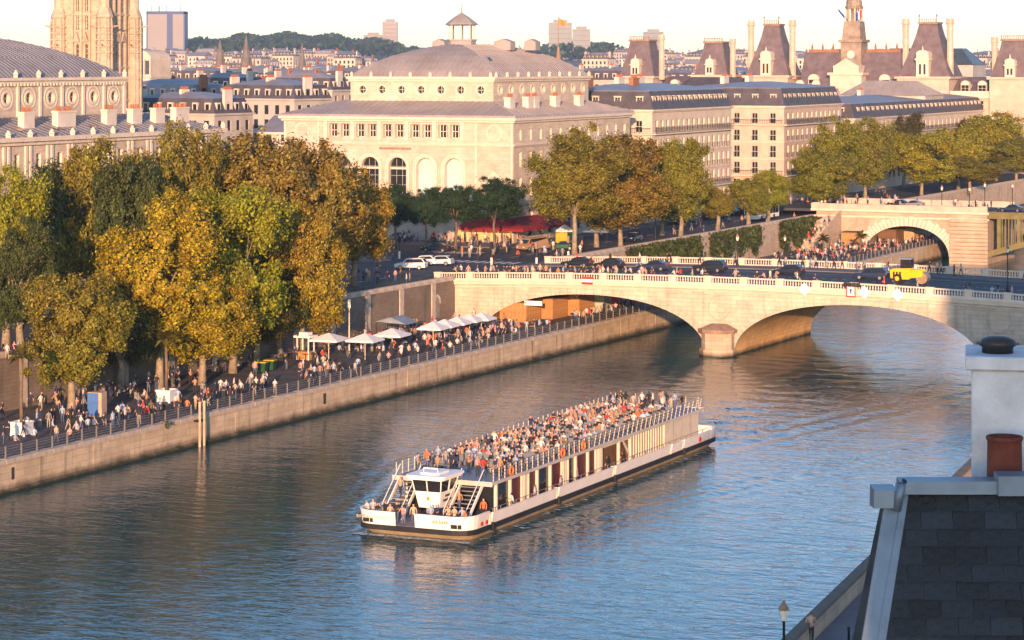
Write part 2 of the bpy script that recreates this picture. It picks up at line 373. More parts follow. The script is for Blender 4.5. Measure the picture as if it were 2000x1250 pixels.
def window_mesh(w, h, kind='rect', glass='glass_dark', bars=(1, 2), fw=.09, sill=True, rail=False):
    k = (round(w, 2), round(h, 2), kind, glass, bars, sill, rail)
    if k in _WM: return _WM[k]
    mb = MB()
    if kind == 'rect':
        mb.quad((-w / 2, .06, 0), (w / 2, .06, 0), (w / 2, .06, h), (-w / 2, .06, h))
    elif kind == 'arch':
        r = w / 2; pts = [(-r, .06, 0), (r, .06, 0)] + [(r * math.cos(pi * i / 12), .06, h - r + r * math.sin(pi * i / 12)) for i in range(13)]
        mb.add(pts, [tuple(range(len(pts)))])
    else:
        pts = [(w / 2 * math.cos(2 * pi * i / 20), .06, h / 2 + h / 2 * math.sin(2 * pi * i / 20)) for i in range(20)]; mb.add(pts, [tuple(range(20))])
    if fw:
        if kind == 'rect':
            mb.box(-w / 2, -w / 2 + fw, 0, .05, 0, h, 1); mb.box(w / 2 - fw, w / 2, 0, .05, 0, h, 1); mb.box(-w / 2, w / 2, 0, .05, h - fw, h, 1); mb.box(-w / 2, w / 2, 0, .05, 0, fw, 1)
        for i in range(bars[0]): x = -w / 2 + w * (i + 1) / (bars[0] + 1); mb.box(x - fw * .45, x + fw * .45, .01, .05, 0, h * (.97 if kind != 'rect' else 1), 1)
        for i in range(bars[1]):
            z = h * (i + 1) / (bars[1] + 1); ww = w / 2 if kind == 'rect' else w / 2 * .95; mb.box(-ww, ww, .01, .05, z - fw * .4, z + fw * .4, 1)
    if sill: mb.box(-w / 2 - .12, w / 2 + .12, -.36, 0, -.14, 0, 2)
    if rail:
        mb.box(-w / 2 - .1, w / 2 + .1, -.42, -.38, .95, 1.0, 3)
        for i in range(7): x = -w / 2 + w * i / 6; mb.box(x - .015, x + .015, -.41, -.39, 0, .95, 3)
    _WM[k] = mb.mesh('window', [glass, 'frame_white', 'trim_stone', 'iron']); return _WM[k]
SIDES = {'front': 0.0, 'right': pi / 2, 'left': -pi / 2, 'back': pi}
def side_frame(side, W, D):             # origin and width of a wall of a W x D block whose corner is at the thing's origin
    return {'front': ((0, 0), W), 'right': ((W, 0), D), 'left': ((0, D), D), 'back': ((W, D), W)}[side]
def facade(parent, side, W, D, z0, H, holes, mats=('cream_stone', 'trim_stone'), depth=.32, name='wall', wins=True, glass='glass_dark', bars=(1, 2), rail=False, x_off=0, y_off=0, sill=True):
    (ox, oy), w = side_frame(side, W, D); ox += x_off; oy += y_off
    hh = [(h[0], h[1] - z0, h[2], h[3], h[4]) for h in holes]
    o = ob(name, wall_mesh(name, w, H, hh, depth, mats), parent, (ox, oy, z0), SIDES[side])
    if wins:
        for h in hh:
            g = h[5] if len(h) > 5 else glass
            ob('window', window_mesh(h[2], h[3], h[4], g, bars, sill=sill and h[4] == 'rect', rail=rail), o, (h[0], depth - .07, h[1]))
    return o
def grid_holes(W, n, rows, kind='rect', margin=0.0, x0=0.0):
    """rows = (z, w, h)"""
    out = []
    for z, w, h in rows:
        for i in range(n): out.append((x0 + margin + (W - 2 * margin) * (i + .5) / n, z, w, h, kind))
    return out
def band(parent, W, D, z0, z1, out, m='trim_stone', name='cornice', x0=0, y0=0):
    """a moulded course round a block: two stepped slabs"""
    mb = MB(); zm = z0 + (z1 - z0) * .45; 
    for a, b, e in ((z0, zm, out * .5), (zm, z1, out)):
        i = .05
        for (xa, xb, ya, yb) in ((-e, W + e, -e, i), (-e, W + e, D - i, D + e), (-e, i, i, D - i), (W - i, W + e, i, D - i)): mb.box(x0 + xa, x0 + xb, y0 + ya, y0 + yb, a, b)
    return ob(name, mb.mesh(name, [m]), parent)
# ================================================================== SETTING
FR = dict(loc=OR, rot=RZ)                       # objects modelled straight in river coordinates
# ---- water: one sheet, with the boat's wake as real relief
BOW = Vector((-8.0, 203.0, 0)); BA = rad(24.7); BU = Vector((math.sin(BA), math.cos(BA), 0)); BV = Vector((math.cos(BA), -math.sin(BA), 0)); BL = 56.5; BB = 5.15
def water():
    xs = np.arange(-20, 78.1, .8); ys = np.concatenate([np.arange(-330, -215, 6.), np.arange(-215, 60, .8), np.arange(60, 200, 2.5), np.arange(200, 700, 25.)])
    X, Yv = np.meshgrid(xs, ys); 
    wx = OR.x + V.x * X + U.x * Yv - BOW.x; wy = OR.y + V.y * X + U.y * Yv - BOW.y
    lat = wx * BV.x + wy * BV.y; ax = wx * BU.x + wy * BU.y
    h = np.zeros_like(X)
    for off, amp, wl_, slope in ((BB + .3, .11, 2.4, .30), (BB - 1, .10, 3.4, .22)):
        d = np.clip(ax - (0 if off > BB else BL - 8), 0, None)
        q = np.abs(lat) - (off + slope * d)
        h += np.where(d > 0, amp * np.exp(-(q / 4.2) ** 2) * np.cos(2 * pi * q / wl_) / (1 + d / 90) * np.clip(d / 12, 0, 1), 0)
    d = np.clip(ax - BL, 0, None)
    rs = np.random.RandomState(3); nz = rs.rand(*X.shape) - .5
    nz2 = (nz + np.roll(nz, 1, 0) + np.roll(nz, 1, 1) + np.roll(np.roll(nz, 1, 0), 1, 1)) / 4
    h += np.where(d > 0, .34 * nz2 * np.exp(-(lat / (4.5 + d * .06)) ** 2) * np.exp(-d / 70), 0)
    h += np.where(d > 0, .07 * np.cos(2 * pi * d / 5.2) * np.exp(-(lat / 7) ** 2) * np.exp(-d / 60), 0)
    # eddies below the middle pier
    dp = np.hypot(X - 8, (Yv + 12) * .8); h += .05 * np.cos(2 * pi * dp / 3.1) * np.exp(-(dp / 14) ** 2)
    ny, nx = X.shape
    vs_ = np.stack([X.ravel(), Yv.ravel(), h.ravel()], 1)
    idx = np.arange(ny * nx).reshape(ny, nx)
    fs_ = np.stack([idx[:-1, :-1].ravel(), idx[:-1, 1:].ravel(), idx[1:, 1:].ravel(), idx[1:, :-1].ravel()], 1)
    me = bpy.data.meshes.new('river_water'); me.from_pydata(vs_.tolist(), [], fs_.tolist()); me.materials.append(MATS['water'])
    me.polygons.foreach_set('use_smooth', [True] * len(me.polygons)); me.update()
    ob('river_water', me, None, kind='structure', **FR)
water()

# ---- ground: one sheet to the horizon, with the river bed left open
def rise(x, y):                                  # height of the land at a world place
    k = min(1, max(0, (y - 900) / 2600)); k = k * k * (3 - 2 * k)
    z = ZG + 22 * k
    r = min(1, max(0, (y - 3000) / 1200)); r = r * r * (3 - 2 * r)
    px = x / y * F + CXP
    a = 26 * math.exp(-((px - 560) / 260) ** 2) + 14 * math.exp(-((px - 1120) / 90) ** 2) + 8
    return z + r * a
def ground():
    tt = [-9000, -6500, -5000, -4000, -3300, -2700, -2200, -1800, -1500, -1250, -1050, -900, -750, -620, -500, -400, -300, -200, -120, UW - .3, -10, 74.6, 140, 300, 500, 800, 1200, 1800, 2600, 3600, 5000, 8000]
    ss = [-700, -340, -200, -100, 0, 100, 200, 300, 430, 600, 800, 1000, 1250, 1500, 1800, 2100, 2400, 2700, 3000, 3300, 3600, 4000, 4500, 5200, 6200, 8000, 12000]
    vs_ = []
    for s in ss:
        for t in tt:
            p = R(t, s); vs_.append((p.x, p.y, rise(p.x, p.y) if p.y > 500 else ZG))
    n = len(tt); fs_ = []
    for j in range(len(ss) - 1):
        for i in range(n - 1):
            if ss[j] >= 430 or tt[i + 1] <= UW or tt[i] >= 74: fs_.append((j * n + i, j * n + i + 1, (j + 1) * n + i + 1, (j + 1) * n + i))
    me = bpy.data.meshes.new('ground'); me.from_pydata(vs_, [], fs_); me.materials.append(MATS['city_ground']); me.update()
    ob('ground', me, kind='structure')
ground()

# ---- lower quay with its wall and coping stones
mb = MB(); mb.quad((UW, -340, ZQ), (QE - .6, -340, ZQ), (QE - .6, 430, ZQ), (UW, 430, ZQ))
ob('quay_pavement', mb.mesh('quay_pavement', ['cobbles']), kind='structure', **FR)
def quay_wall(name, label, s0, s1, stones=True):
    w = thing(name, label, 'wall', R(QE, s0, 0), RZ)
    mb = MB(); n = max(1, int((s1 - s0) / 12)); L_ = s1 - s0
    for k in range(n):                            # bays stand a little proud of one another
        e = rnd.uniform(0, .05)
        mb.box(-.9, e, L_ * k / n + .03, L_ * (k + 1) / n - .03, -1.5, ZQ - .36)
    mb.box(-.9, -.04, 0, L_, -1.5, ZQ - .37)
    mb.box(-.9, .30, 0, L_, -1.5, .28 + .02)
    ob('masonry', mb.mesh('masonry', ['quay_stone']), w)
    if stones:
        n = int(L_ / 2.3); me = []
        for q in range(4):
            m_ = MB(); h = rnd.uniform(-.02, .03); m_.box(-.75, .1 + rnd.uniform(0, .05), .015, L_ / n - .015, ZQ - .36, ZQ + .06 + h); me.append(m_.mesh('coping_stone', ['coping_stone']))
        for k in range(n): ob('coping_stone', me[rnd.randrange(4)], w, (0, L_ * k / n, 0))
        for k in range(int(L_ / 4.5)):              # damp drain slots and soot marks: sunk recess blocks
            if rnd.random() < .16:
                m_ = MB(); m_.box(.03, .075, 0, rnd.choice((.35, .5, .9)), ZQ - 2.1 + rnd.uniform(0, .4), ZQ - .75); ob('drain_slot', m_.mesh('drain_slot', ['stain_dark']), w, (0, L_ * (k + rnd.random()) / int(L_ / 4.5), 0))
    return w
quay_wall('quay_wall', 'long tan stone quay wall rising from the water before the bridge', -135, 150)
quay_wall('quay_wall', 'stone quay wall passing beneath the far bridge arch', 150.01, 260, True)

# mooring piles by the quay wall
g = thing('mooring_pile', 'pair of pale timber mooring piles against the quay wall', 'mooring pile', R(QE + .75, s_at(394, QE + .75), 0), RZ)
for dy in (-.35, .45):
    mb = MB(); mb.tube([(0, dy, -1.5), (0, dy, 4.3)], .13, 8); mb.lathe([(.2, 4.3), (.2, 4.36), (.02, 4.45)], 8, (0, dy, 0)); ob('pile', mb.mesh('pile', ['hull_tan']), g)
mb = MB(); mb.box(-.6, 0, -.5, .6, 2.4, 2.6); ob('bracket', mb.mesh('bracket', ['iron']), g)
# a tuft growing out of the wall
def tuft(name, label, loc, r, n, m='ivy', cat='plant'):
    mb = MB()
    for k in range(n):
        d = Vector((rnd.gauss(0, 1), rnd.gauss(0, 1), rnd.gauss(.2, .8))).normalized() * r * rnd.random() ** .5
        a = Vector((rnd.gauss(0, 1), rnd.gauss(0, 1), rnd.gauss(0, 1))).normalized() * .14; b = a.cross(Vector((rnd.random(), rnd.random(), 1))).normalized() * .1
        mb.quad(d - a, d - b, d + a, d + b)
    return ob(name, mb.mesh(name, [m]), None, loc, 0, label, cat)
tuft('weed_tuft', 'green weed tuft growing out of the quay wall coping', R(QE + .15, s_at(322, QE), ZQ - .1), .55, 70)

# ---- quay railing: posts and rails
def railing(name, label, s0, s1, t, z, step=2.25):
    g = thing(name, label, 'railing', R(t, s0, z), RZ); n = int((s1 - s0) / step); st = (s1 - s0) / n
    mb = MB(); mb.box(-.07, .07, -.05, .05, 0, 1.02); mb.box(-.09, .09, -.07, .07, 1.02, 1.06); pm = mb.mesh('post', ['rail_metal'])
    mb = MB()
    for h in (.28, .52, .76, .98): mb.box(-.022, .022, .05, st - .05, h, h + .035)
    rm = mb.mesh('rail', ['rail_metal'])
    for k in range(n + 1):
        ob('post', pm, g, (0, k * st, 0))
        if k < n: ob('rail', rm, g, (0, k * st, 0))
railing('quay_railing', 'metal post-and-rail fence along the lower quay edge before the mooring piles', -132, s_at(394, QE) - 1.2, QE - .45, ZQ + .05)
railing('quay_railing', 'metal post-and-rail fence on the quay from mooring piles to under the bridge', s_at(394, QE) + 1.4, 60, QE - .45, ZQ + .05)
railing('quay_railing', 'metal fence on the far quay edge by the far arch', 61, 200, QE - .45, ZQ + .05)

# ---- upper embankment walls
def embank(name, label, s0, s1, top, mats, pil=9.0, doors=()):
    w = thing(name, label, 'wall', R(UW, s0, 0), RZ); L_ = s1 - s0
    mb = MB(); mb.box(-.9, 0, 0, L_, ZQ - .5, ZG + .25); ob('masonry', mb.mesh('masonry', [mats]), w)
    n = int(L_ / 2.4); mb = MB(); mb.box(-.55, .12, .012, L_ / n - .012, ZG + .25, ZG + .55); mb.box(-.42, 0, .012, L_ / n - .012, ZG + .55, top); me = mb.mesh('coping_stone', ['coping_stone'])
    for k in range(n): ob('coping_stone', me, w, (0, L_ * k / n, 0))
    mb = MB(); mb.box(0, .16, -.55, .55, ZQ, ZG + .24); me = mb.mesh('pilaster', ['coping_stone'])
    k = 4.0
    while k < L_ - 2: ob('pilaster', me, w, (0, k, 0)); k += pil
    return w
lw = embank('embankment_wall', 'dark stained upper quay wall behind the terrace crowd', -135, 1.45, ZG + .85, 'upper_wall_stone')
# arched door in that wall
s_d = s_at(872, UW) + 135
mb = MB(); pts = [(-.9, ZQ), (.9, ZQ)] + [(.9 * math.cos(pi * k / 8), ZQ + 2.6 + .9 * math.sin(pi * k / 8)) for k in range(9)]
mb.add([(.06, x, z) for x, z in pts], [tuple(range(len(pts)))]); ob('door', mb.mesh('door', ['rail_metal']), lw, (0, s_d - 3, 0))
mb = MB()
for k in range(8):
    a, b = pi * k / 8, pi * (k + 1) / 8; mb.prism([(math.cos(a) * .9, ZQ + 2.6 + math.sin(a) * .9), (math.cos(a) * 1.25, ZQ + 2.6 + math.sin(a) * 1.25), (math.cos(b) * 1.25, ZQ + 2.6 + math.sin(b) * 1.25), (math.cos(b) * .9, ZQ + 2.6 + math.sin(b) * .9)], .0, .12, 0, 'x')
ob('door_arch', mb.mesh('door_arch', ['coping_stone']), lw, (0, s_d - 3, 0))
rw = embank('embankment_wall', 'pale upper quay wall with ivy between the two bridges', 31.55, 150, ZG + .95, 'old_stone', 200)
embank('embankment_wall', 'upper quay wall beyond the far bridge', 172, 428, ZG + .95, 'old_stone', 200)

# ---- streets on the upper level
def sheet(name, pts, z, m, kind='structure'):
    mb = MB(); mb.add([(*R(t, s), z) if False else (R(t, s).x, R(t, s).y, z) for t, s in pts], [tuple(range(len(pts)))]); return ob(name, mb.mesh(name, [m]), kind=kind)
sheet('quay_road', [(-57, -340), (-41.5, -340), (-41.5, 430), (-57, 430)], ZG + .012, 'asphalt')
sheet('square_road', [(-104, 2), (-57.02, 2), (-57.02, 58), (-104, 58)], ZG + .016, 'asphalt')
sheet('bridge_approach', [(-57.01, 4), (-41.49, 4), (-41.49, 29), (-57.01, 29)], ZG + .022, 'asphalt')
def kerbed(name, poly, m='pavement', h=.14):
    mb = MB(); P = [R(t, s) for t, s in poly]; mb.prism([(p.x, p.y) for p in P], ZG - .05, ZG + h, 0, 'z'); return ob(name, mb.mesh(name, [m]), kind='structure')
kerbed('riverside_pavement', [(-41.4, -340), (-38.9, -340), (-38.9, 1.3), (-41.4, 1.3)])
kerbed('riverside_pavement', [(-41.4, 31.7), (-38.9, 31.7), (-38.9, 150), (-41.4, 150)])
kerbed('theatre_pavement', [(-104, 58.3), (-57.2, 58.3), (-57.2, 67.9), (-104, 67.9)])
kerbed('theatre_pavement', [(-60.9, 68), (-57.2, 68), (-57.2, 118), (-60.9, 118)])
kerbed('theatre_pavement', [(-71.9, -70), (-57.2, -70), (-57.2, 2), (-71.9, 2)])
kerbed('traffic_island', [(-78, 22), (-66, 22), (-62, 28), (-66, 36), (-82, 36)])
kerbed('facade_pavement', [(-60.9, 122), (-57.2, 122), (-57.2, 240), (-60.9, 240)])
mb = MB()
for k in range(60):
    s = -60 + k * 6
    if 0 < s < 32 or s > 200: continue
    mb.box(-49.3, -49.15, s, s + 3, 0, .004)
for k in range(7): mb.box(-56.5 + k * .01, -56.4, 0, 0.01, 0, .004)
for k in range(10): mb.box(-57 - k * 1.0 - .5, -57 - k * 1.0, 46, 49.5, .004, .008)
for k in range(9): mb.box(-55.5 + k * 1.4, -54.8 + k * 1.4, 31, 34.5, .01, .014)
ob('road_markings', mb.mesh('road_markings', ['paint_white']), kind='structure', loc=OR + Vector((0, 0, ZG + .018)), rot=RZ)

# ================================================================== NEAR BRIDGE
def top_z(t): return 10.05 - .0005 * (t - 2) ** 2
SN, SF = 1.5, 31.5
ARCH = [(-34.4, -2.0, .4, 7.05), (2.0, 34.4, .4, 7.15), (38.4, 70.8, .4, 6.7)]
def intr(t):
    for a, b, z0, zc in ARCH:
        if a < t < b: c = (a + b) / 2; h = (b - a) / 2; return z0 + (zc - z0) * math.sqrt(max(0, 1 - abs((t - c) / h) ** 2.15))
    return None
br = thing('stone_bridge', 'pale stone arch bridge with balustrade spanning the river', 'bridge', OR, RZ)
def bridge_body():
    tsl = sorted(set([round(x, 3) for x in np.arange(-41, 78.01, .75)] + [round(a + (b - a) * (1 - math.cos(pi * k / 40)) / 2, 3) for a, b, _, _ in ARCH for k in range(41)]))
    mb = MB(); ZB = -1.5
    for i in range(len(tsl) - 1):
        a, b = tsl[i], tsl[i + 1]; m = (a + b) / 2; ins = intr(m) is not None
        za = (intr(a) or ARCH[0][2]) if ins else ZB; zb = (intr(b) or ARCH[0][2]) if ins else ZB
        ta, tb = top_z(a) - 1.3, top_z(b) - 1.3
        mb.quad((a, SN, za), (b, SN, zb), (b, SN, tb), (a, SN, ta)); mb.quad((b, SF, zb), (a, SF, za), (a, SF, ta), (b, SF, tb))
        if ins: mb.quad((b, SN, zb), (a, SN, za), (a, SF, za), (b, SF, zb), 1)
    for a, b, z0, zc in ARCH:                      # pier and abutment cheeks under the springing
        for x, d in ((a, 1), (b, -1)):
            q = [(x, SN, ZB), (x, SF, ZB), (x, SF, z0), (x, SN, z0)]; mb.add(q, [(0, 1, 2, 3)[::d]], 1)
    ob('spandrel', mb.mesh('spandrel', ['bridge_stone', 'vault_bounce_stone']), br)
    # arch rings: a voussoir band standing proud of the face
    for a, b, z0, zc in ARCH:
        c = (a + b) / 2; h = (b - a) / 2; n = 41; mbv = MB(); m_ = MB()
        def P(k, e):
            x = -math.cos(pi * k / n); zz = z0 + (zc - z0) * math.sqrt(max(0, 1 - abs(x) ** 2.15)); nx, nz = x * .55, .9
            l = math.hypot(nx, nz); return (c + h * x + nx / l * e, zz + nz / l * e)
        for k in range(n):
            p0, p1, p2, p3 = P(k + .03, .0), P(k + .97, .0), P(k + .97, .85), P(k + .03, .85)
            m_.prism([p0, p1, p2, p3], SN - .09, SN + .1)
        ob('arch_ring', m_.mesh('arch_ring', ['bridge_stone']), br)
    for y0, y1, yy in ((SN - .55, SN + .1, 0), (SF - .1, SF + .55, 1)):
        mb = MB()
        for i in range(len(tsl) - 1):
            a, b = tsl[i], tsl[i + 1]
            if a < -41: continue
            za, zb = top_z(a) - 1.3, top_z(b) - 1.3
            for e, l0, l1 in ((0, .12, .32), (.2, -.28, .12), (.38, -.62, -.5)):
                ya, yb = (y0 + e, y1) if not yy else (y0, y1 - e)
                v = [(a, ya, za + l0), (b, ya, zb + l0), (b, yb, zb + l0), (a, yb, za + l0), (a, ya, za + l1), (b, ya, zb + l1), (b, yb, zb + l1), (a, yb, za + l1)]
                mb.add(v, [(3, 2, 1, 0), (4, 5, 6, 7), (0, 1, 5, 4), (2, 3, 7, 6)])
        ob('cornice', mb.mesh('cornice', ['trim_stone']), br)
    # deck and footways
    mb = MB(); mf = MB()
    dl = [x for x in tsl if x >= -41]
    dl = [-57, -52, -47, -44] + dl
    def dz(t): return max(ZG + .03, top_z(t) - 1.06) if t > -41.5 else ZG + .03 + max(0, (top_z(-41) - 1.06 - ZG - .03)) * max(0, (t + 57) / 16)
    for i in range(len(dl) - 1):
        a, b = dl[i], dl[i + 1]; za, zb = dz(a), dz(b)
        mb.quad((a, SN + 5, za), (b, SN + 5, zb), (b, SF - 5, zb), (a, SF - 5, za))
        if a >= -41:
            for y0, y1, k in ((SN + .2, SN + 5.02, 1), (SF - 5.02, SF - .2, 0)):
                mf.quad((a, y0, za + .15), (b, y0, zb + .15), (b, y1, zb + .15), (a, y1, za + .15))
                yk = y1 if k else y0; mf.quad((a, yk, za - .02), (b, yk, zb - .02), (b, yk, zb + .15), (a, yk, za + .15))
    ob('roadway', mb.mesh('roadway', ['asphalt']), br); ob('footway', mf.mesh('footway', ['pavement']), br)
    m2 = MB()
    for i in range(len(dl) - 1):
        a, b = dl[i], dl[i + 1]
        if i % 3 == 0 and a > -40: m2.quad((a, 16.4, dz(a) + .006), (b, 16.4, dz(b) + .006), (b, 16.6, dz(b) + .006), (a, 16.6, dz(a) + .006))
        if a > -40:
            for yy in (SN + 8.3, SF - 8.3): m2.quad((a, yy, dz(a) + .006), (b, yy, dz(b) + .006), (b, yy + .13, dz(b) + .006), (a, yy + .13, dz(a) + .006))
    ob('lane_line', m2.mesh('lane_line', ['paint_white']), br)
    return dz
deck_z = bridge_body()
def balustrade(t0, t1, s, n, parent):
    st = (t1 - t0) / n
    bal = MB(); sec = MB(); k = int((st - .95) / .34)
    for i in range(k):
        x = .95 + (st - .95) * (i + .5) / k
        bal.lathe([(.085, .0), (.085, .06), (.05, .10), (.115, .26), (.06, .50), (.085, .60), (.085, .64)], 6, (x, 0, .24), cap=False)
    bm_ = bal.mesh('balusters', ['trim_stone'], True)
    sec.box(0, st, -.2, .2, -.02, .24); sec.box(0, st, -.19, .19, .88, 1.05); sm = sec.mesh('rail', ['trim_stone'])
    pm = MB(); pm.box(.0, .95, -.24, .24, -.03, 1.0); pm.box(-.05, 1.0, -.29, .29, 1.0, 1.12); pmm = pm.mesh('pedestal', ['trim_stone'])
    for j in range(n):
        a = t0 + j * st; za, zb = top_z(a) - 1.02, top_z(a + st) - 1.02; r = (0, -math.atan2(zb - za, st), 0)
        q = ob('rail', sm, parent, (a, s, za), r); ob('balusters', bm_, q, (0, 0, 0), 0, kind='stuff')
        ob('pedestal', pmm, parent, (a, s, za), r)
balustrade(-41, 76, SN - .1, 24, br); balustrade(-38.5, 76, SF + .1, 23, br)
# cutwaters with domed caps, wreath and letter above
for tc in (0.0, 36.4):
    mb = MB(); w = 2.05
    poly = [(-w, 0), (-w, -1.2), (-w * .55, -2.3), (w * .55, -2.3), (w, -1.2), (w, 0)]
    mb.prism([(tc + x, SN + y) for x, y in poly], -1.5, 3.0, 0, 'z'); mb.prism([(tc + x * 1.12, SN + y * 1.1) for x, y in poly], -1.5, .9, 0, 'z')
    ob('cutwater', fixn(mb.mesh('cutwater', ['pier_stone'])), br)
    mb = MB(); mb.prism([(tc + x * 1.2, SN + y * 1.16) for x, y in poly], 3.0, 3.45, 0, 'z')
    b = [(tc + x * 1.12, SN + y * 1.1, 3.45) for x, y in poly]; t_ = [(tc + x * .5, SN + y * .4, 4.05) for x, y in poly]
    mb.add(b + t_, [(i, i + 1, 7 + i, 6 + i) for i in range(5)] + [tuple(range(6, 12))]); ob('cutwater_cap', fixn(mb.mesh('cutwater_cap', ['copper'])), br)
    mb = MB(); n = 28
    for k in range(n):
        a = 2 * pi * k / n; mb.tube([(tc + 1.45 * math.cos(a) , SN + .02, 6.1 + 1.55 * math.sin(a)), (tc + 1.45 * math.cos(a + .24) + rnd.uniform(-.1, .1), SN - .06, 6.1 + 1.55 * math.sin(a + .24))], [.16, .05], 5)
    ob('wreath', mb.mesh('wreath', ['bridge_stone']), br)
    lm = text_mesh('N', 1.6, 'bridge_stone', .04); ob('lettering', lm, br, (tc, SN - .05, 6.1), (pi / 2, 0, 0))
# navigation boards hung on the bridge face
def board(px, py, label, build):
    p = at(px, py, 8.6); t, s = ts(p); k = (px - CXP) / F
    # solve the face s = SN - .62
    b0 = OR + U * (SN - .68); t = (k * b0.y - b0.x) / (V.x - k * V.y); Y = (b0 + V * t).y; z = CH - (py - HY) * Y / F
    o = thing('navigation_sign', label, 'sign', R(t, SN - .68, z), RZ, 'navigation signs on the bridge'); build(o); return o
def diamond(o):
    mb = MB(); mb.prism([(0, -.85), (.85, 0), (0, .85), (-.85, 0)], -.03, .0, 0); ob('panel', fixn(mb.mesh('panel', ['sign_white'])), o); mb = MB(); mb.box(-.05, .05, 0, .5, -.05, .05); ob('bracket', mb.mesh('bracket', ['iron']), o)
board(1571, 565, 'white diamond navigation sign on the bridge above the left of the middle arch', diamond)
board(1688, 571, 'white diamond navigation sign beside the red-edged square sign', diamond)
board(1753, 576, 'white diamond navigation sign below the yellow road roller', diamond)
def square(o):
    mb = MB(); mb.box(-.6, .6, -.04, 0, -.7, .7); ob('panel', mb.mesh('panel', ['sign_red']), o); mb = MB(); mb.box(-.46, .46, -.06, -.041, -.56, .56); ob('field', mb.mesh('field', ['sign_white']), o)
    mb = MB(); mb.box(-.09, .09, -.08, -.061, -.3, .3); mb.box(-.2, .2, -.08, -.061, .12, .24); ob('symbol', mb.mesh('symbol', ['sign_black']), o)
board(1662, 569, 'square navigation sign with red border and black mark on the bridge', square)
def bar(o):
    mb = MB(); mb.box(-.78, .78, -.04, 0, -.5, .5); ob('panel', mb.mesh('panel', ['sign_red']), o); mb = MB(); mb.box(-.78, .78, -.06, -.041, -.2, .2); ob('field', mb.mesh('field', ['sign_white']), o)
board(1147, 548, 'red and white barred navigation sign above the quay-side arch', bar)
def lights(o):
    for i, c in enumerate(('sign_black', 'sign_black', 'bin_green', 'bin_green')):
        mb = MB(); mb.box(-1 + i * .55, -.6 + i * .55, -.3, 0, -.25, .25); mb.lathe([(.14, 0), (.14, .02)], 10, (0, 0, 0)) if False else None
        b = ob('signal_box', mb.mesh('signal_box', ['iron']), o); mb = MB(); mb.tube([(-.8 + i * .55, -.34, 0), (-.8 + i * .55, -.3, 0)], .14, 10); ob('lens', mb.mesh('lens', [c]), b)
board(1664, 556, 'row of small river traffic signal boxes on the parapet', lights)

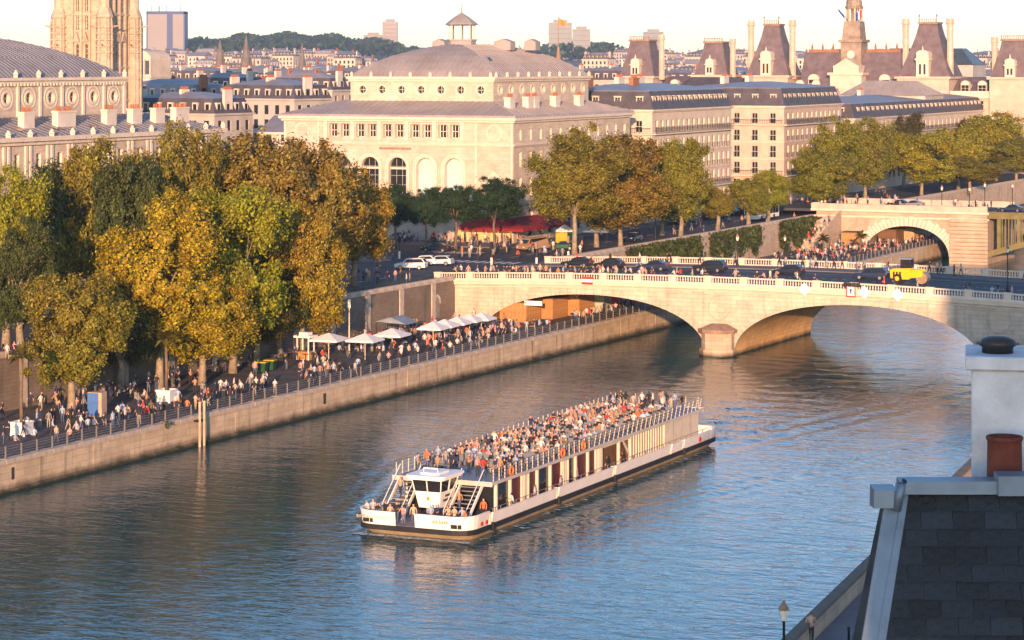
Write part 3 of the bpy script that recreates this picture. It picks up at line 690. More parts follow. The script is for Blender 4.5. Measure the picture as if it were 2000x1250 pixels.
# ================================================================== FAR BRIDGE: stone arch over the quay, green metal span over the river
S2, S2F = 158.0, 178.0
fb = thing('far_bridge', 'far bridge with rusticated stone quay arch and green metal river span', 'bridge', OR, RZ)
def far_bridge():
    ztop = 9.6; a, b, z0, zc = -30.5, -14.2, 1.2, 6.7; c, h = (a + b) / 2, (b - a) / 2
    tsl = sorted(set([round(x, 3) for x in np.arange(-40, -6.9, 1.5)] + [round(c - h * math.cos(pi * k / 30), 3) for k in range(31)]))
    mb = MB()
    def zi(t): return z0 + (zc - z0) * math.sqrt(max(0, 1 - abs((t - c) / h) ** 2.1)) if a < t < b else z0
    for i in range(len(tsl) - 1):
        p, q = tsl[i], tsl[i + 1]; ins = a < (p + q) / 2 < b; zp, zq = (zi(p), zi(q)) if ins else (-1.5, -1.5)
        mb.quad((p, S2, zp), (q, S2, zq), (q, S2, ztop - .4), (p, S2, ztop - .4))
        mb.quad((q, S2F, zq), (p, S2F, zp), (p, S2F, ztop - .4), (q, S2F, ztop - .4))
        if ins: mb.quad((q, S2, zq), (p, S2, zp), (p, S2F, zp), (q, S2F, zq))
    mb.quad((a, S2, -1.5), (a, S2F, -1.5), (a, S2F, z0), (a, S2, z0)); mb.quad((b, S2F, -1.5), (b, S2, -1.5), (b, S2, z0), (b, S2F, z0))
    mb.quad((-7, S2, -1.5), (-7, S2F, -1.5), (-7, S2F, ztop), (-7, S2, ztop))
    ob('spandrel', mb.mesh('spandrel', ['old_stone']), fb)
    n = 33
    for k in range(n):                              # fan of long voussoirs
        x0, x1 = -math.cos(pi * (k + .06) / n), -math.cos(pi * (k + .94) / n)
        def pt(x, e):
            z = z0 + (zc - z0) * math.sqrt(max(0, 1 - abs(x) ** 2.1)); l = math.hypot(x * .75, .7); return (c + h * x + x * .75 / l * e, z + .7 / l * e)
        e = 1.9 if k % 2 else 1.6
        mb = MB(); mb.prism([pt(x0, 0), pt(x1, 0), pt(x1, e), pt(x0, e)], S2 - .16, S2 + .05); ob('voussoir', fixn(mb.mesh('voussoir', ['trim_stone'])), fb)
    for k in range(12):                             # rusticated courses of the pier
        z = -.2 + k * .72; mb = MB(); mb.box(-13.9 - .1, -7 + .25, S2 - .5, S2 + .1, z, z + .60); ob('course', mb.mesh('course', ['old_stone']), fb)
    for k in range(9):
        z = ZQ + k * .66
        if z < ztop - .9: mb = MB(); mb.box(-40, -31.5 - max(0, .9 - abs(z - 4) * .1), S2 - .12, S2 + .05, z, z + .54); ob('course', mb.mesh('course', ['old_stone']), fb)
    mb = MB(); mb.box(-41, -6.6, S2 - .5, S2 + .4, ztop - .4, ztop); mb.box(-41, -6.6, S2F - .4, S2F + .5, ztop - .4, ztop); mb.box(-41, -6.6, S2 - .3, S2 + .1, ztop - 1.5, ztop - 1.2); ob('cornice', mb.mesh('cornice', ['trim_stone']), fb)
    mb = MB(); mb.box(-41, -7, S2 - .25, S2 + .1, ztop, ztop + 1.0); mb.box(-41, -7, S2F - .1, S2F + .25, ztop, ztop + 1.0)
    for x in (-40, -28, -16, -7.6): mb.box(x - .7, x + .7, S2 - .35, S2 + .2, ztop, ztop + 1.15)
    ob('parapet', mb.mesh('parapet', ['pink_stone']), fb)
    mb = MB(); mb.box(-62, 76, S2 + .4, S2F - .4, ztop - .6, ztop - .1, skip='b'); ob('roadway', mb.mesh('roadway', ['asphalt']), fb)
    # metal span
    x0, x1 = -7.0, 70.0
    for s in (S2 + .3, S2 + 4, S2F - .5):
        mb = MB(); N = 40; P0 = []
        for k in range(N + 1):
            x = x0 + (x1 - x0) * k / N; z = 1.8 + 6.6 * (1 - ((x - (x0 + x1) / 2) / ((x1 - x0) / 2)) ** 2); P0.append((x, z))
        for k in range(N):
            (xa, za), (xb, zb) = P0[k], P0[k + 1]; mb.prism([(xa, za - .55), (xb, zb - .55), (xb, zb + .55), (xa, za + .55)], s - .2, s + .2)
        ob('arch_rib', fixn(mb.mesh('arch_rib', ['metal_green'])), fb)
        if s < S2 + 1:
            for k in range(1, 9):
                x = x0 + k * 3.7 - 1.5; z = 1.8 + 6.6 * (1 - ((x - (x0 + x1) / 2) / ((x1 - x0) / 2)) ** 2)
                mb = MB(); mb.box(x - .35, x + .35, s - .25, s + .25, z + .5, 9.0); ob('strut', mb.mesh('strut', ['metal_green']), fb)
                for q in range(1, 6):
                    xx = x + q * .6; z = 1.8 + 6.6 * (1 - ((xx - (x0 + x1) / 2) / ((x1 - x0) / 2)) ** 2)
                    if z < 8: mb = MB(); mb.box(xx - .09, xx + .09, s - .12, s + .12, z + .5, 8.6); ob('bar', mb.mesh('bar', ['metal_green']), fb)
    mb = MB(); mb.box(x0, x1, S2 - .1, S2 + .5, 8.5, 9.6); mb.box(x0, x1, S2 - .3, S2 + .7, 9.5, 9.75); ob('deck_beam', mb.mesh('deck_beam', ['metal_green']), fb)
    mb = MB(); mb.box(x0, x1, S2 - .05, S2 + .05, 10.55, 10.65)
    for k in range(120): mb.box(x0 + k * .6, x0 + k * .6 + .05, S2 - .03, S2 + .03, 9.7, 10.6)
    ob('guard_rail', mb.mesh('guard_rail', ['iron']), fb, kind='stuff')
far_bridge()
# ================================================================== BUILDINGS
def hip_roof(parent, x0, x1, y0, y1, prof, m='zinc', name='roof', cap=True, smooth=False, seams=None):
    """prof = (z, inset) rings of a roof on a rectangle"""
    mb = MB()
    for (za, ia), (zb, ib) in zip(prof, prof[1:]):
        mb.frustum((x0 + ia, x1 - ia, y0 + ia, y1 - ia), (x0 + ib, x1 - ib, y0 + ib, y1 - ib), za, zb, 0, cap=False)
    z, i = prof[-1]
    if cap: mb.quad((x0 + i, y0 + i, z), (x1 - i, y0 + i, z), (x1 - i, y1 - i, z), (x0 + i, y1 - i, z))
    if seams:                                        # standing seams on the front and right slopes
        for (za, ia), (zb, ib) in zip(prof, prof[1:]):
            for side in 'fr':
                a, b = (x0, x1) if side == 'f' else (y0, y1); k = a + ia + .3
                while k < b - ia:
                    lo, hi = a + ia, b - ia; kk = k; q = 1.0
                    if k < a + ib: q = (k - lo) / max(.01, ib - ia)
                    if k > b - ib: q = (hi - k) / max(.01, ib - ia)
                    i2 = ia + (ib - ia) * q; z2 = za + (zb - za) * q
                    if side == 'f': p, r = Vector((k, y0 + ia, za)), Vector((k, y0 + i2, z2)); w = Vector((.05, 0, 0)); up = Vector((0, -.05, .07))
                    else: p, r = Vector((x1 - ia, k, za)), Vector((x1 - i2, k, z2)); w = Vector((0, .05, 0)); up = Vector((.05, 0, .07))
                    if (r - p).length > .3: mb.add([p - w, p + w, r + w, r - w, p - w + up, p + w + up, r + w + up, r - w + up], [(4, 5, 6, 7), (0, 1, 5, 4), (1, 2, 6, 5), (3, 0, 4, 7)])
                    k += seams
    return ob(name, mb.mesh(name, [m], smooth), parent)
_CH = {}
def chimney(parent, x, y, z, w=1.0, d=2.6, h=2.2, n=5, m='pale_render', rot=0.0):
    k = (w, d, h, n, m)
    if k not in _CH:
        mb = MB(); mb.box(-w / 2, w / 2, -d / 2, d / 2, -2.5, h - .25); mb.box(-w / 2 - .08, w / 2 + .08, -d / 2 - .08, d / 2 + .08, h - .25, h)
        pm = MB()
        for i in range(n): pm.lathe([(.15, 0), (.13, .5), (.16, .55)], 6, (0, -d / 2 + d * (i + .5) / n, h))
        _CH[k] = (mb.mesh('chimney', [m]), pm.mesh('chimney_pots', ['pot_clay']))
    c = ob('chimney', _CH[k][0], parent, (x, y, z), rot); ob('chimney_pots', _CH[k][1], c, kind='stuff'); return c
_DM = {}
def dormer(parent, x, y, z, side, w=1.3, h=1.9, depth=1.6, m='trim_stone', glass='glass_dark', arch=False):
    k = (w, h, depth, m, glass, arch)
    if k not in _DM:
        mb = MB(); t = .16
        mb.box(-w / 2, -w / 2 + t, 0, depth, 0, h); mb.box(w / 2 - t, w / 2, 0, depth, 0, h); mb.box(-w / 2, w / 2, 0, depth, h - t, h)
        mb.box(-w / 2 - .1, w / 2 + .1, -.1, depth, h, h + .12)
        if arch: mb.prism([(w / 2 * math.cos(pi * i / 8), h + .1 + w * .42 * math.sin(pi * i / 8)) for i in range(9)], -.05, depth * .6)
        mb.quad((-w / 2 + t, .14, 0), (w / 2 - t, .14, 0), (w / 2 - t, .14, h - t), (-w / 2 + t, .14, h - t), 1)
        mb.box(-.04, .04, .08, .13, 0, h - t, 2); mb.box(-w / 2 + t, w / 2 - t, .09, .13, h * .6, h * .6 + .07, 2)
        _DM[k] = fixn(mb.mesh('dormer', [m, glass, 'frame_white']))
    return ob('dormer', _DM[k], parent, (x, y, z), SIDES[side])

# ---- theatre on the far side of the square
def theatre_far():
    W, D = 43.0, 48.6
    th = thing('theatre', 'large cream stone theatre with oculus attic and lantern beyond the square', 'theatre', R(-104, 68), RZ)
    zc = 28.4; hf = []
    for k in range(5):
        xx = 10.75 + k * 5.13
        for d in (-1.12, 1.12): hf.append((xx + d, 24.95, 1.75, 2.25, 'rect'))
    arches = [11.4, 16.6, 21.75, 26.95, 32.2]
    (ox, oy), w = side_frame('front', W, D)
    ha = [(x, 12.6, 3.3, 9.1, 'arch') for x in arches]
    hx = [(39.6, 15.0, 1.7, 2.2, 'rect'), (3.6, 15.0, 1.7, 2.2, 'rect')]
    allh = hf + ha + hx
    o = ob('wall', wall_mesh('wall', W, zc - 8, [(h[0], h[1] - 8, h[2], h[3], h[4]) for h in allh], .9, ('theatre_stone', 'trim_stone')), th, (0, 0, 8))
    for i, h in enumerate(hf): ob('window', window_mesh(1.75, 2.25, 'rect', 'glass_dark', (2, 1), .14, False), o, (h[0], .8, h[1] - 8))
    for i, h in enumerate(ha):
        if i >= 3: ob('window', window_mesh(3.3, 9.1, 'arch', 'panel_pale', (0, 0), .0, False), o, (h[0], .75, h[1] - 8), label='pale blue-green panel filling the arched window')
        else: ob('window', window_mesh(3.3, 9.1, 'arch', 'glass_dark', (2, 5), .05, False), o, (h[0], .75, h[1] - 8)); mb = MB(); mb.box(-1.65, 1.65, -.05, .1, 7.1, 7.45); ob('transom', mb.mesh('transom', ['trim_stone']), o, (h[0], .7, h[1] - 8))
    for h in hx: ob('window', window_mesh(1.7, 2.2, 'rect', 'glass_blue', (1, 1), .12, True), o, (h[0], .8, h[1] - 8))
    for x in arches:                                    # stepped archivolts
        mb = MB()
        for (r0, r1, yo) in ((1.68, 1.95, .10), (1.95, 2.3, .2)):
            for k in range(16):
                a, b = pi * k / 16, pi * (k + 1) / 16; zc_ = 12.6 + 9.1 - 1.65
                mb.prism([(x + r0 * math.cos(a), zc_ + r0 * math.sin(a)), (x + r1 * math.cos(a), zc_ + r1 * math.sin(a)), (x + r1 * math.cos(b), zc_ + r1 * math.sin(b)), (x + r0 * math.cos(b), zc_ + r0 * math.sin(b))], -yo, .02)
            for sg in (-1, 1): xa, xb = sorted((x + sg * r0, x + sg * r1)); mb.box(xa, xb, -yo, .02, 12.6, 12.6 + 9.1 - 1.65)
        ob('archivolt', fixn(mb.mesh('archivolt', ['trim_stone'])), th)
    mb = MB()                                           # pilasters between the upper windows
    for k in range(6): mb2 = MB(); x = 8.15 + k * 5.13; mb2.box(x - .35, x + .35, -.22, .02, 24.5, 27.6); ob('pilaster', mb2.mesh('pilaster', ['trim_stone']), th)
    for x in (3.6, 39.6):
        mb = MB(); mb.prism([(x - 2.1, 18.1), (x + 2.1, 18.1), (x, 19.8)], -.35, .02); mb.box(x - 2.1, x + 2.1, -.3, .02, 17.7, 18.05); ob('pediment', fixn(mb.mesh('pediment', ['trim_stone'])), th)
        mb = MB(); n = 24
        for k in range(n): a, b = 2 * pi * k / n, 2 * pi * (k + 1) / n; mb.prism([(x + 1.15 * math.cos(a), 25.9 + 1.15 * math.sin(a)), (x + 1.4 * math.cos(a), 25.9 + 1.4 * math.sin(a)), (x + 1.4 * math.cos(b), 25.9 + 1.4 * math.sin(b)), (x + 1.15 * math.cos(b), 25.9 + 1.15 * math.sin(b))], -.12, .02)
        ob('medallion', fixn(mb.mesh('medallion', ['trim_stone'])), th)
        mb = MB(); mb.box(x - 3.5, x - 3.1, -.15, .01, 8, 27.5); mb.box(x + 3.0, x + 3.35, -.15, .01, 8, 27.5); ob('pilaster', mb.mesh('pilaster', ['trim_stone']), th)
    mb = MB(); mb.box(18.4, 24.3, -.12, .0, 23.0, 23.35); ob('name_plate', mb.mesh('name_plate', ['copper']), th)
    # side towards the river
    xs = [2.6 + 3.95 * k for k in range(12)]
    hr = [(x, 24.7, .95, 1.9, 'arch') for x in xs] + [(x, 20.4, 1.0, 2.4, 'rect') for x in xs] + [(x, 15.6, 1.2, 3.0, 'rect') for x in xs] + [(x, 9.0, 2.2, 4.4, 'arch') for x in xs[1:]]
    facade(th, 'right', W, D, 8, zc - 8, hr, ('theatre_stone', 'trim_stone'), .45)
    facade(th, 'left', W, D, 8, zc - 8, [], ('theatre_stone', 'trim_stone'), .45); facade(th, 'back', W, D, 8, zc - 8, [], ('theatre_stone', 'trim_stone'), .45)
    for z0, z1, e in ((27.6, 28.4, .7), (23.7, 24.1, .35), (14.2, 14.6, .3)): band(th, W, D, z0, z1, e)
    hip_roof(th, -.6, W + .6, -.6, D + .6, [(28.4, 0), (28.75, .1), (30.95, 7.6), (31.0, 8.0)], 'zinc_warm', seams=1.3)
    # attic storey with round windows
    dx, dy, dw, dd = 9.0, 7.0, 27.0, 39.0
    for side, n in (('front', 7), ('right', 9)):
        w = dw if side == 'front' else dd
        hh = [(w * (i + .62) / (n + .2), 32.15, 1.25, 1.25, 'round') for i in range(n)]
        if side == 'front': hh = [(2.35 + 3.72 * i, 32.15, 1.3, 1.3, 'round') for i in range(7)]
        q = facade(th, side, dw, dd, 30.4, 4.4, hh, ('theatre_stone', 'trim_stone'), .4, 'attic_wall', True, 'glass_dark', (1, 1), x_off=dx, y_off=dy)
        for h in hh:
            mb = MB(); n2 = 20
            for k in range(n2): a, b = 2 * pi * k / n2, 2 * pi * (k + 1) / n2; mb.prism([(.68 * math.cos(a), .68 * math.sin(a)), (.95 * math.cos(a), .95 * math.sin(a)), (.95 * math.cos(b), .95 * math.sin(b)), (.68 * math.cos(b), .68 * math.sin(b))], -.1, .02)
            ob('oculus_ring', fixn(mb.mesh('oculus_ring', ['trim_stone'])), q, (h[0], 0, 32.8 - 30.4))
    for side in ('left', 'back'): facade(th, side, dw, dd, 30.4, 4.4, [], ('theatre_stone', 'trim_stone'), .4, 'attic_wall', x_off=dx, y_off=dy)
    band(th, dw, dd, 34.2, 35.0, .6, x0=dx, y0=dy)
    for side, n in (('f', 8), ('r', 10)):
        for k in range(n): mb = MB(); a = (k + .1) / (n - .8); x, y = (dx + dw * a, dy - .3) if side == 'f' else (dx + dw + .3, dy + dd * a); mb.lathe([(.28, 0), (.28, .45), (.36, .5), (.05, .85)], 6, (x, y, 35.0)); ob('acroterion', mb.mesh('acroterion', ['trim_stone']), th)
    hip_roof(th, dx - .4, dx + dw + .4, dy - .4, dy + dd + .4, [(35.0, .2), (36.1, 1.4), (37.3, 3.2), (38.5, 5.5), (39.4, 8.0), (40.1, 10.6), (40.4, 12.2), (40.5, 13.6)], 'zinc_warm', seams=1.0)
    # lantern
    ln = ob('lantern', None, th, (dx + 12.6, dy + 17, 40.2))
    mb = MB(); mb.lathe([(2.5, -.6), (2.5, .9), (2.7, .95), (2.7, 1.2)], 8, ph=pi / 8); ob('lantern_base', mb.mesh('lantern_base', ['zinc_warm']), ln)
    mb = MB(); mb.tube([(0, 0, 1.2), (0, 0, 3.7)], .13, 6); cm = mb.mesh('column', ['trim_stone'])
    for k in range(8): a = 2 * pi * k / 8 + pi / 8; ob('column', cm, ln, (2.2 * math.cos(a), 2.2 * math.sin(a), 0))
    mb = MB(); mb.lathe([(2.35, 3.6), (2.9, 3.75), (2.75, 3.95), (1.4, 5.0), (.25, 5.75), (.12, 5.9), (.05, 7.6)], 8, ph=pi / 8); ob('lantern_roof', mb.mesh('lantern_roof', ['zinc_warm']), ln)
    for x, y, a in ((dx + 7, dy + 20, 2.4), (dx + 18.5, dy + 22, 3.2), (dx + 21.5, dy + 27, 2.2)): mb = MB(); mb.box(-a / 2, a / 2, -1, 1, -.6, .9); mb.prism([(-a / 2, .9), (a / 2, .9), (0, 1.4)], -1, 1); ob('roof_vent', fixn(mb.mesh('roof_vent', ['zinc_warm'])), th, (x, y, 40.1))
    mb = MB(); mb.quad((0, 0, 0), (1.2, 0, 0), (1.2, .9, 1.1), (0, .9, 1.1)); ob('skylight', mb.mesh('skylight', ['glass_blue']), th, (dx + 24, dy + 5.5, 37.2), (0, 0, pi / 2))
    for y in (6, 13, 15.5, 24, 34): chimney(th, 39.5, y, 29.8, 1.1, 2.0, 1.9, 4, 'pale_render')
    return th
mat('panel_pale', (.44, .58, .60), .5, .1, .2)
TH = theatre_far()
fl = thing('flag', 'orange-lit flag on a thin pole above the theatre roof', 'flag', R(-73, 112, 40.0), RZ)
mb = MB(); mb.tube([(0, 0, -3), (0, 0, 5.6)], [.1, .05], 6); mb.lathe([(.6, -3), (.35, -.8), (.1, .3)], 8); ob('pole', mb.mesh('pole', ['copper']), fl)
mb = MB()
for k in range(6): mb.quad((k * .25, .12 * math.sin(k), 4.1 - k * .05), (k * .25 + .25, .12 * math.sin(k + 1), 4.05 - k * .05), (k * .25 + .25, .12 * math.sin(k + 1), 5.25 - k * .12), (k * .25, .12 * math.sin(k), 5.4 - k * .12))
ob('cloth', mb.mesh('cloth', ['flag_orange']), fl)

# ---- theatre on the near side of the square
def theatre_near():
    W, D = 43.0, 66.6; zc = 28.4
    th = thing('theatre', 'cream stone theatre with curved ribbed zinc roof behind the brown trees', 'theatre', R(-115, -70), RZ)
    xs = [2.2 + 4.45 * k for k in range(15)]
    hr = [(x, 24.6, .95, 1.7, 'rect') for x in xs] + [(x, 18.6, 1.5, 3.2, 'arch') for x in xs] + [(x, 12, 1.6, 3.2, 'arch') for x in xs]
    facade(th, 'right', W, D, 8, zc - 8, hr, ('theatre_stone', 'trim_stone'), .5)
    for x in [v + 2.22 for v in xs[:-1]]:
        for dd_ in (-.45, .45): mb = MB(); mb.box(W - .02, W + .2, x + dd_ - .22, x + dd_ + .22, 23.4, 27.3); ob('pilaster', mb.mesh('pilaster', ['trim_stone']), th)
    for side in ('front', 'left', 'back'): facade(th, side, W, D, 8, zc - 8, [], ('theatre_stone', 'trim_stone'))
    for z0, z1, e in ((27.4, 28.4, .75), (22.9, 23.4, .4), (17.0, 17.4, .35)): band(th, W, D, z0, z1, e)
    for k in range(15): mb = MB(); mb.lathe([(.35, 0), (.35, .3), (.42, .35), (.1, .9)], 6, (W + .4, 2.2 + 4.45 * k + 2.2, 28.4)); ob('acroterion', mb.mesh('acroterion', ['trim_stone']), th)
    hip_roof(th, -.6, W + .6, -.6, D + .6, [(28.4, .2), (30.6, 7.2), (30.65, 7.6)], 'zinc', seams=1.3)
    for y, n in ((8, 4), (17.5, 6), (26, 4), (34, 7), (44, 4), (50, 4), (55.5, 4), (61, 6)): chimney(th, 40.0, y, 29.2, .95, n * .55, 2.2, n, 'pale_render')
    for y in (12, 22.5, 30.5, 38.5, 47): mb = MB(); mb.quad((0, 0, .05), (0, 1.6, .05), (-1.0, 1.6, .36), (-1.0, 0, .36)); ob('skylight', mb.mesh('skylight', ['glass_dark']), th, (41.6, y, 29.03))
    dx, dy, dw, dd = 7.0, 4.0, 29.0, 49.7
    hh = [(dd - 2.75 - 4.75 * i, 32.3, 1.3, 1.4, 'round') for i in range(10)]
    q = facade(th, 'right', dw, dd, 30.4, 5.2, hh, ('theatre_stone', 'trim_stone'), .4, 'attic_wall', True, 'glass_dark', (1, 1), x_off=dx, y_off=dy)
    for h in hh:
        for r0, r1, e in ((.7, .98, .12), (1.25, 1.5, .08)):
            mb = MB(); n2 = 22
            for k in range(n2): a, b = 2 * pi * k / n2, 2 * pi * (k + 1) / n2; mb.prism([(r0 * math.cos(a), r0 * math.sin(a)), (r1 * math.cos(a), r1 * math.sin(a)), (r1 * math.cos(b), r1 * math.sin(b)), (r0 * math.cos(b), r0 * math.sin(b))], -e, .02)
            ob('oculus_ring', fixn(mb.mesh('oculus_ring', ['trim_stone'])), q, (h[0], 0, 33.0 - 30.4))
        mb = MB(); mb.box(2.15, 2.6, -.22, .02, .1, 4.3); ob('pilaster', mb.mesh('pilaster', ['trim_stone']), q, (h[0], 0, 0))
    for side in ('front', 'left', 'back'): facade(th, side, dw, dd, 30.4, 5.2, [], ('theatre_stone', 'trim_stone'), .4, 'attic_wall', x_off=dx, y_off=dy)
    band(th, dw, dd, 34.9, 35.6, .55, x0=dx, y0=dy)
    mb = MB(); k = dy
    while k < dy + dd: mb.box(dx + dw + .02, dx + dw + .38, k, k + .3, 34.55, 34.9); k += .7
    ob('dentils', mb.mesh('dentils', ['trim_stone']), th, kind='stuff')
    for k in range(11): mb = MB(); mb.lathe([(.3, 0), (.3, .4), (.4, .45), (.06, 1.0)], 6, (dx + dw + .3, dy + .6 + 4.85 * k, 35.6)); ob('acroterion', mb.mesh('acroterion', ['trim_stone']), th)
    hip_roof(th, dx - .3, dx + dw + .3, dy - .3, dy + dd + .3, [(35.6, .2), (36.9, 2.0), (38.2, 4.4), (39.4, 7.4), (40.4, 10.6), (40.9, 13.0), (41.0, 14.5)], 'zinc', seams=.9)
    cr = ob('roof_ornament', None, th, (dx + 14, dy + 12, 40.9)); mb = MB()
    for k in range(9): a = k * .7; mb.tube([(0, 0, 0), (.9 * math.cos(a), .9 * math.sin(a), 1.0 + .3 * (k % 3)), (.4 * math.cos(a), .4 * math.sin(a), 2.2)], [.25, .3, .1], 5)
    mb.tube([(0, 0, 0), (0, 0, 4.0)], [.25, .05], 6); ob('statue_group', mb.mesh('statue_group', ['copper']), cr)
    return th
theatre_near()

# ---- gothic tower
def gothic_tower():
    W, D = 10.2, 9.6; p = ad(204, 480) - V * W
    tw = thing('gothic_tower', 'tall ornate gothic stone tower rising behind the near theatre roof', 'tower', (p.x, p.y, 0), RZ); H = 62
    for side in ('front', 'right', 'left', 'back'):
        w = W if side in ('front', 'back') else D; hs = []
        for x in (w * .40, w * .60):
            hs += [(x, 37.2, .62, 3.6, 'arch'), (x, 43.4, .62, 2.7, 'rect'), (x, 46.9, .62, 4.6, 'rect'), (x, 28, .62, 4, 'arch'), (x, 52.5, .62, 5, 'arch')]
        facade(tw, side, W, D, 8, H - 8, hs, ('gothic_stone', 'gothic_stone'), .5, bars=(0, 3), sill=False)
        (ox, oy), w = side_frame(side, W, D)
        fr = ob('tracery', None, tw, (ox, oy, 0), SIDES[side])
        for x in (w * .31, w * .5, w * .69): mb = MB(); mb.box(x - .2, x + .2, -.4, .02, 8, H); ob('rib', mb.mesh('rib', ['gothic_stone']), fr)
        for x in (w * .40, w * .60):
            mb = MB(); mb.prism([(x - .75, 41.2), (x + .75, 41.2), (x, 43.1)], -.5, .02); ob('gable', fixn(mb.mesh('gable', ['old_stone'])), fr)
        for z in (20, 30, 36.2, 46.2): mb = MB(); mb.box(1.2, w - 1.2, -.3, .02, z, z + .35); ob('string_course', mb.mesh('string_course', ['gothic_stone']), fr)
    for i, (x, y) in enumerate(((0, 0), (W, 0), (W, D), (0, D))):
        mb = MB(); mb.lathe([(1.75, 8), (1.75, 37.5), (1.55, 38.0), (1.5, 45.6), (1.75, 45.8), (.35, 49.4)], 8, (x, y, 0), ph=pi / 8); mb.lathe([(1.05, 45), (1.05, H)], 8, (x, y, 0)); bt = ob('buttress', mb.mesh('buttress', ['gothic_stone']), tw)
        for k in range(8):
            a = 2 * pi * k / 8; m2 = MB(); c, s_ = math.cos(a), math.sin(a); m2.tube([(x + 1.68 * c, y + 1.68 * s_, 10), (x + 1.68 * c, y + 1.68 * s_, 44.6), (x + 1.6 * c, y + 1.6 * s_, 45.8)], [.2, .17, .05], 5); ob('shaft', m2.mesh('shaft', ['gothic_stone']), bt)
        for k in range(4):
            a = 2 * pi * k / 4 + .4; m2 = MB(); c, s_ = math.cos(a), math.sin(a); m2.tube([(x + 1.5 * c, y + 1.5 * s_, 44.0 - 3.5 * (k % 2)), (x + 2.9 * c, y + 2.9 * s_, 44.3 - 3.5 * (k % 2))], [.22, .1], 5); ob('gargoyle', m2.mesh('gargoyle', ['old_stone']), bt)
        for z in (39.0, 40.2, 41.4, 42.6, 43.8, 34, 28): m2 = MB(); m2.lathe([(1.6, 0), (1.85, .1), (1.85, .28), (1.6, .38)], 8, (x, y, z), ph=pi / 8); ob('moulding', m2.mesh('moulding', ['gothic_stone']), bt)
gothic_tower()

# ---- town blocks of the Haussmann kind
def block(name, label, t0, t1, s0, s1, zc, cols, rows, roof_h=3.4, wallm='cream_stone', sides=('front', 'right'), balconies=(), dorm=True, roofm='slate_far', topm='zinc', chim=((.3, .5),), base=None, rot=None, org=None, wins=True, group=None, rail=False, grnd=True, dormer_m='trim_stone'):
    """cols = windows on front/right; rows = (z, w, h)"""
    W, D = t1 - t0, s1 - s0
    b = thing(name, label, 'building', org if org is not None else R(t0, s0), RZ if rot is None else rot, group)
    zb = ZG if base is None else base
    for side in ('front', 'right', 'left', 'back'):
        w = W if side in ('front', 'back') else D
        if side in sides:
            n = cols[0 if side == 'front' else 1]; hh = grid_holes(w, n, rows, margin=w * .02)
            if wins == 'stuff':
                o = facade(b, side, W, D, zb, zc - zb, hh, (wallm, 'trim_stone'), .25, wins=False)
                mb = MB(); 
                for h in hh: mb.quad((h[0] - h[2] / 2, .22, h[1] - zb), (h[0] + h[2] / 2, .22, h[1] - zb), (h[0] + h[2] / 2, .22, h[1] - zb + h[3]), (h[0] - h[2] / 2, .22, h[1] - zb + h[3]))
                ob('windows', mb.mesh('windows', ['glass_dark']), o, kind='stuff')
            else:
                o = facade(b, side, W, D, zb, zc - zb, hh, (wallm, 'trim_stone'), .3, bars=(1, 1), rail=rail)
            for z in balconies:
                mb = MB(); mb.box(0, w, -.75, .01, z - .22, z); m2 = MB(); m2.box(0, w, -.72, -.66, z + .95, z + 1.02); k = 0.0
                while k < w: m2.box(k, k + .05, -.71, -.67, z, z + .95); k += .38
                q = ob('balcony', mb.mesh('balcony', ['trim_stone']), o, (0, 0, -zb)); ob('balcony_railing', m2.mesh('balcony_railing', ['iron']), q, kind='stuff')
        else: facade(b, side, W, D, zb, zc - zb, [], (wallm, 'trim_stone'))
    band(b, W, D, zc - .5, zc, .5)
    for z, w_, h_ in rows[1:]: band(b, W, D, z - .42, z - .2, .18, name='string_course')
    rr = hip_roof(b, -.2, W + .2, -.2, D + .2, [(zc, .1), (zc + roof_h, 1.3)], roofm, cap=False)
    hip_roof(b, 1.0, W - 1.0, 1.0, D - 1.0, [(zc + roof_h, 0), (zc + roof_h + .15, .1), (zc + roof_h + 1.3, min(W, D) / 2 - 1.6)], topm, name='roof_top')
    if dorm:
        for side in sides:
            w = W if side == 'front' else D; n = cols[0 if side == 'front' else 1]
            for i in range(n):
                x = w * .02 + w * .96 * (i + .5) / n
                if side == 'front': dormer(rr, x, .45, zc + .25, side, 1.35, 2.1, 1.2, dormer_m)
                else: dormer(rr, W - .45, x, zc + .25, side, 1.35, 2.1, 1.2, dormer_m)
    for c in chim: chimney(b, c[0] * W, c[1] * D, zc + roof_h + .6, .9, 3.0, 1.9, 6, c[2] if len(c) > 2 else 'pale_render')
    return b
RW = ((10.2, 1.6, 2.7), (14.0, 1.35, 2.5), (17.4, 1.35, 2.5), (20.9, 1.35, 2.3), (24.5, 1.3, 2.2))
block('apartment_block', 'cream apartment block with slate mansard and dormers next to the far theatre', -84, -61, 127, 168, 28.7, (5, 15), RW, 3.3, balconies=(24.3, 13.7), chim=((.35, .12, 'brick_red'), (.62, .3, 'brick_red'), (.3, .55), (.3, .8)), rail=True)
block('apartment_block', 'peach apartment block with long balconies right of the street gap', -86, -61, 199, 237, 28.2, (6, 12), RW, 3.6, 'pink_stone', balconies=(24.3, 13.7), chim=((.3, .3), (.3, .7)), rail=True)
block('apartment_block', 'long low block with skylit slate roof behind the riverside trees', -88, -61, 246, 392, 24.6, (5, 38), ((10.2, 1.5, 2.6), (14.2, 1.15, 2.2), (17.6, 1.1, 2.1), (21.0, 1.1, 2.0)), 3.2, balconies=(20.7,), chim=((.4, .05), (.4, .25), (.4, .38), (.4, .5), (.4, .62), (.4, .8)), wins='stuff')

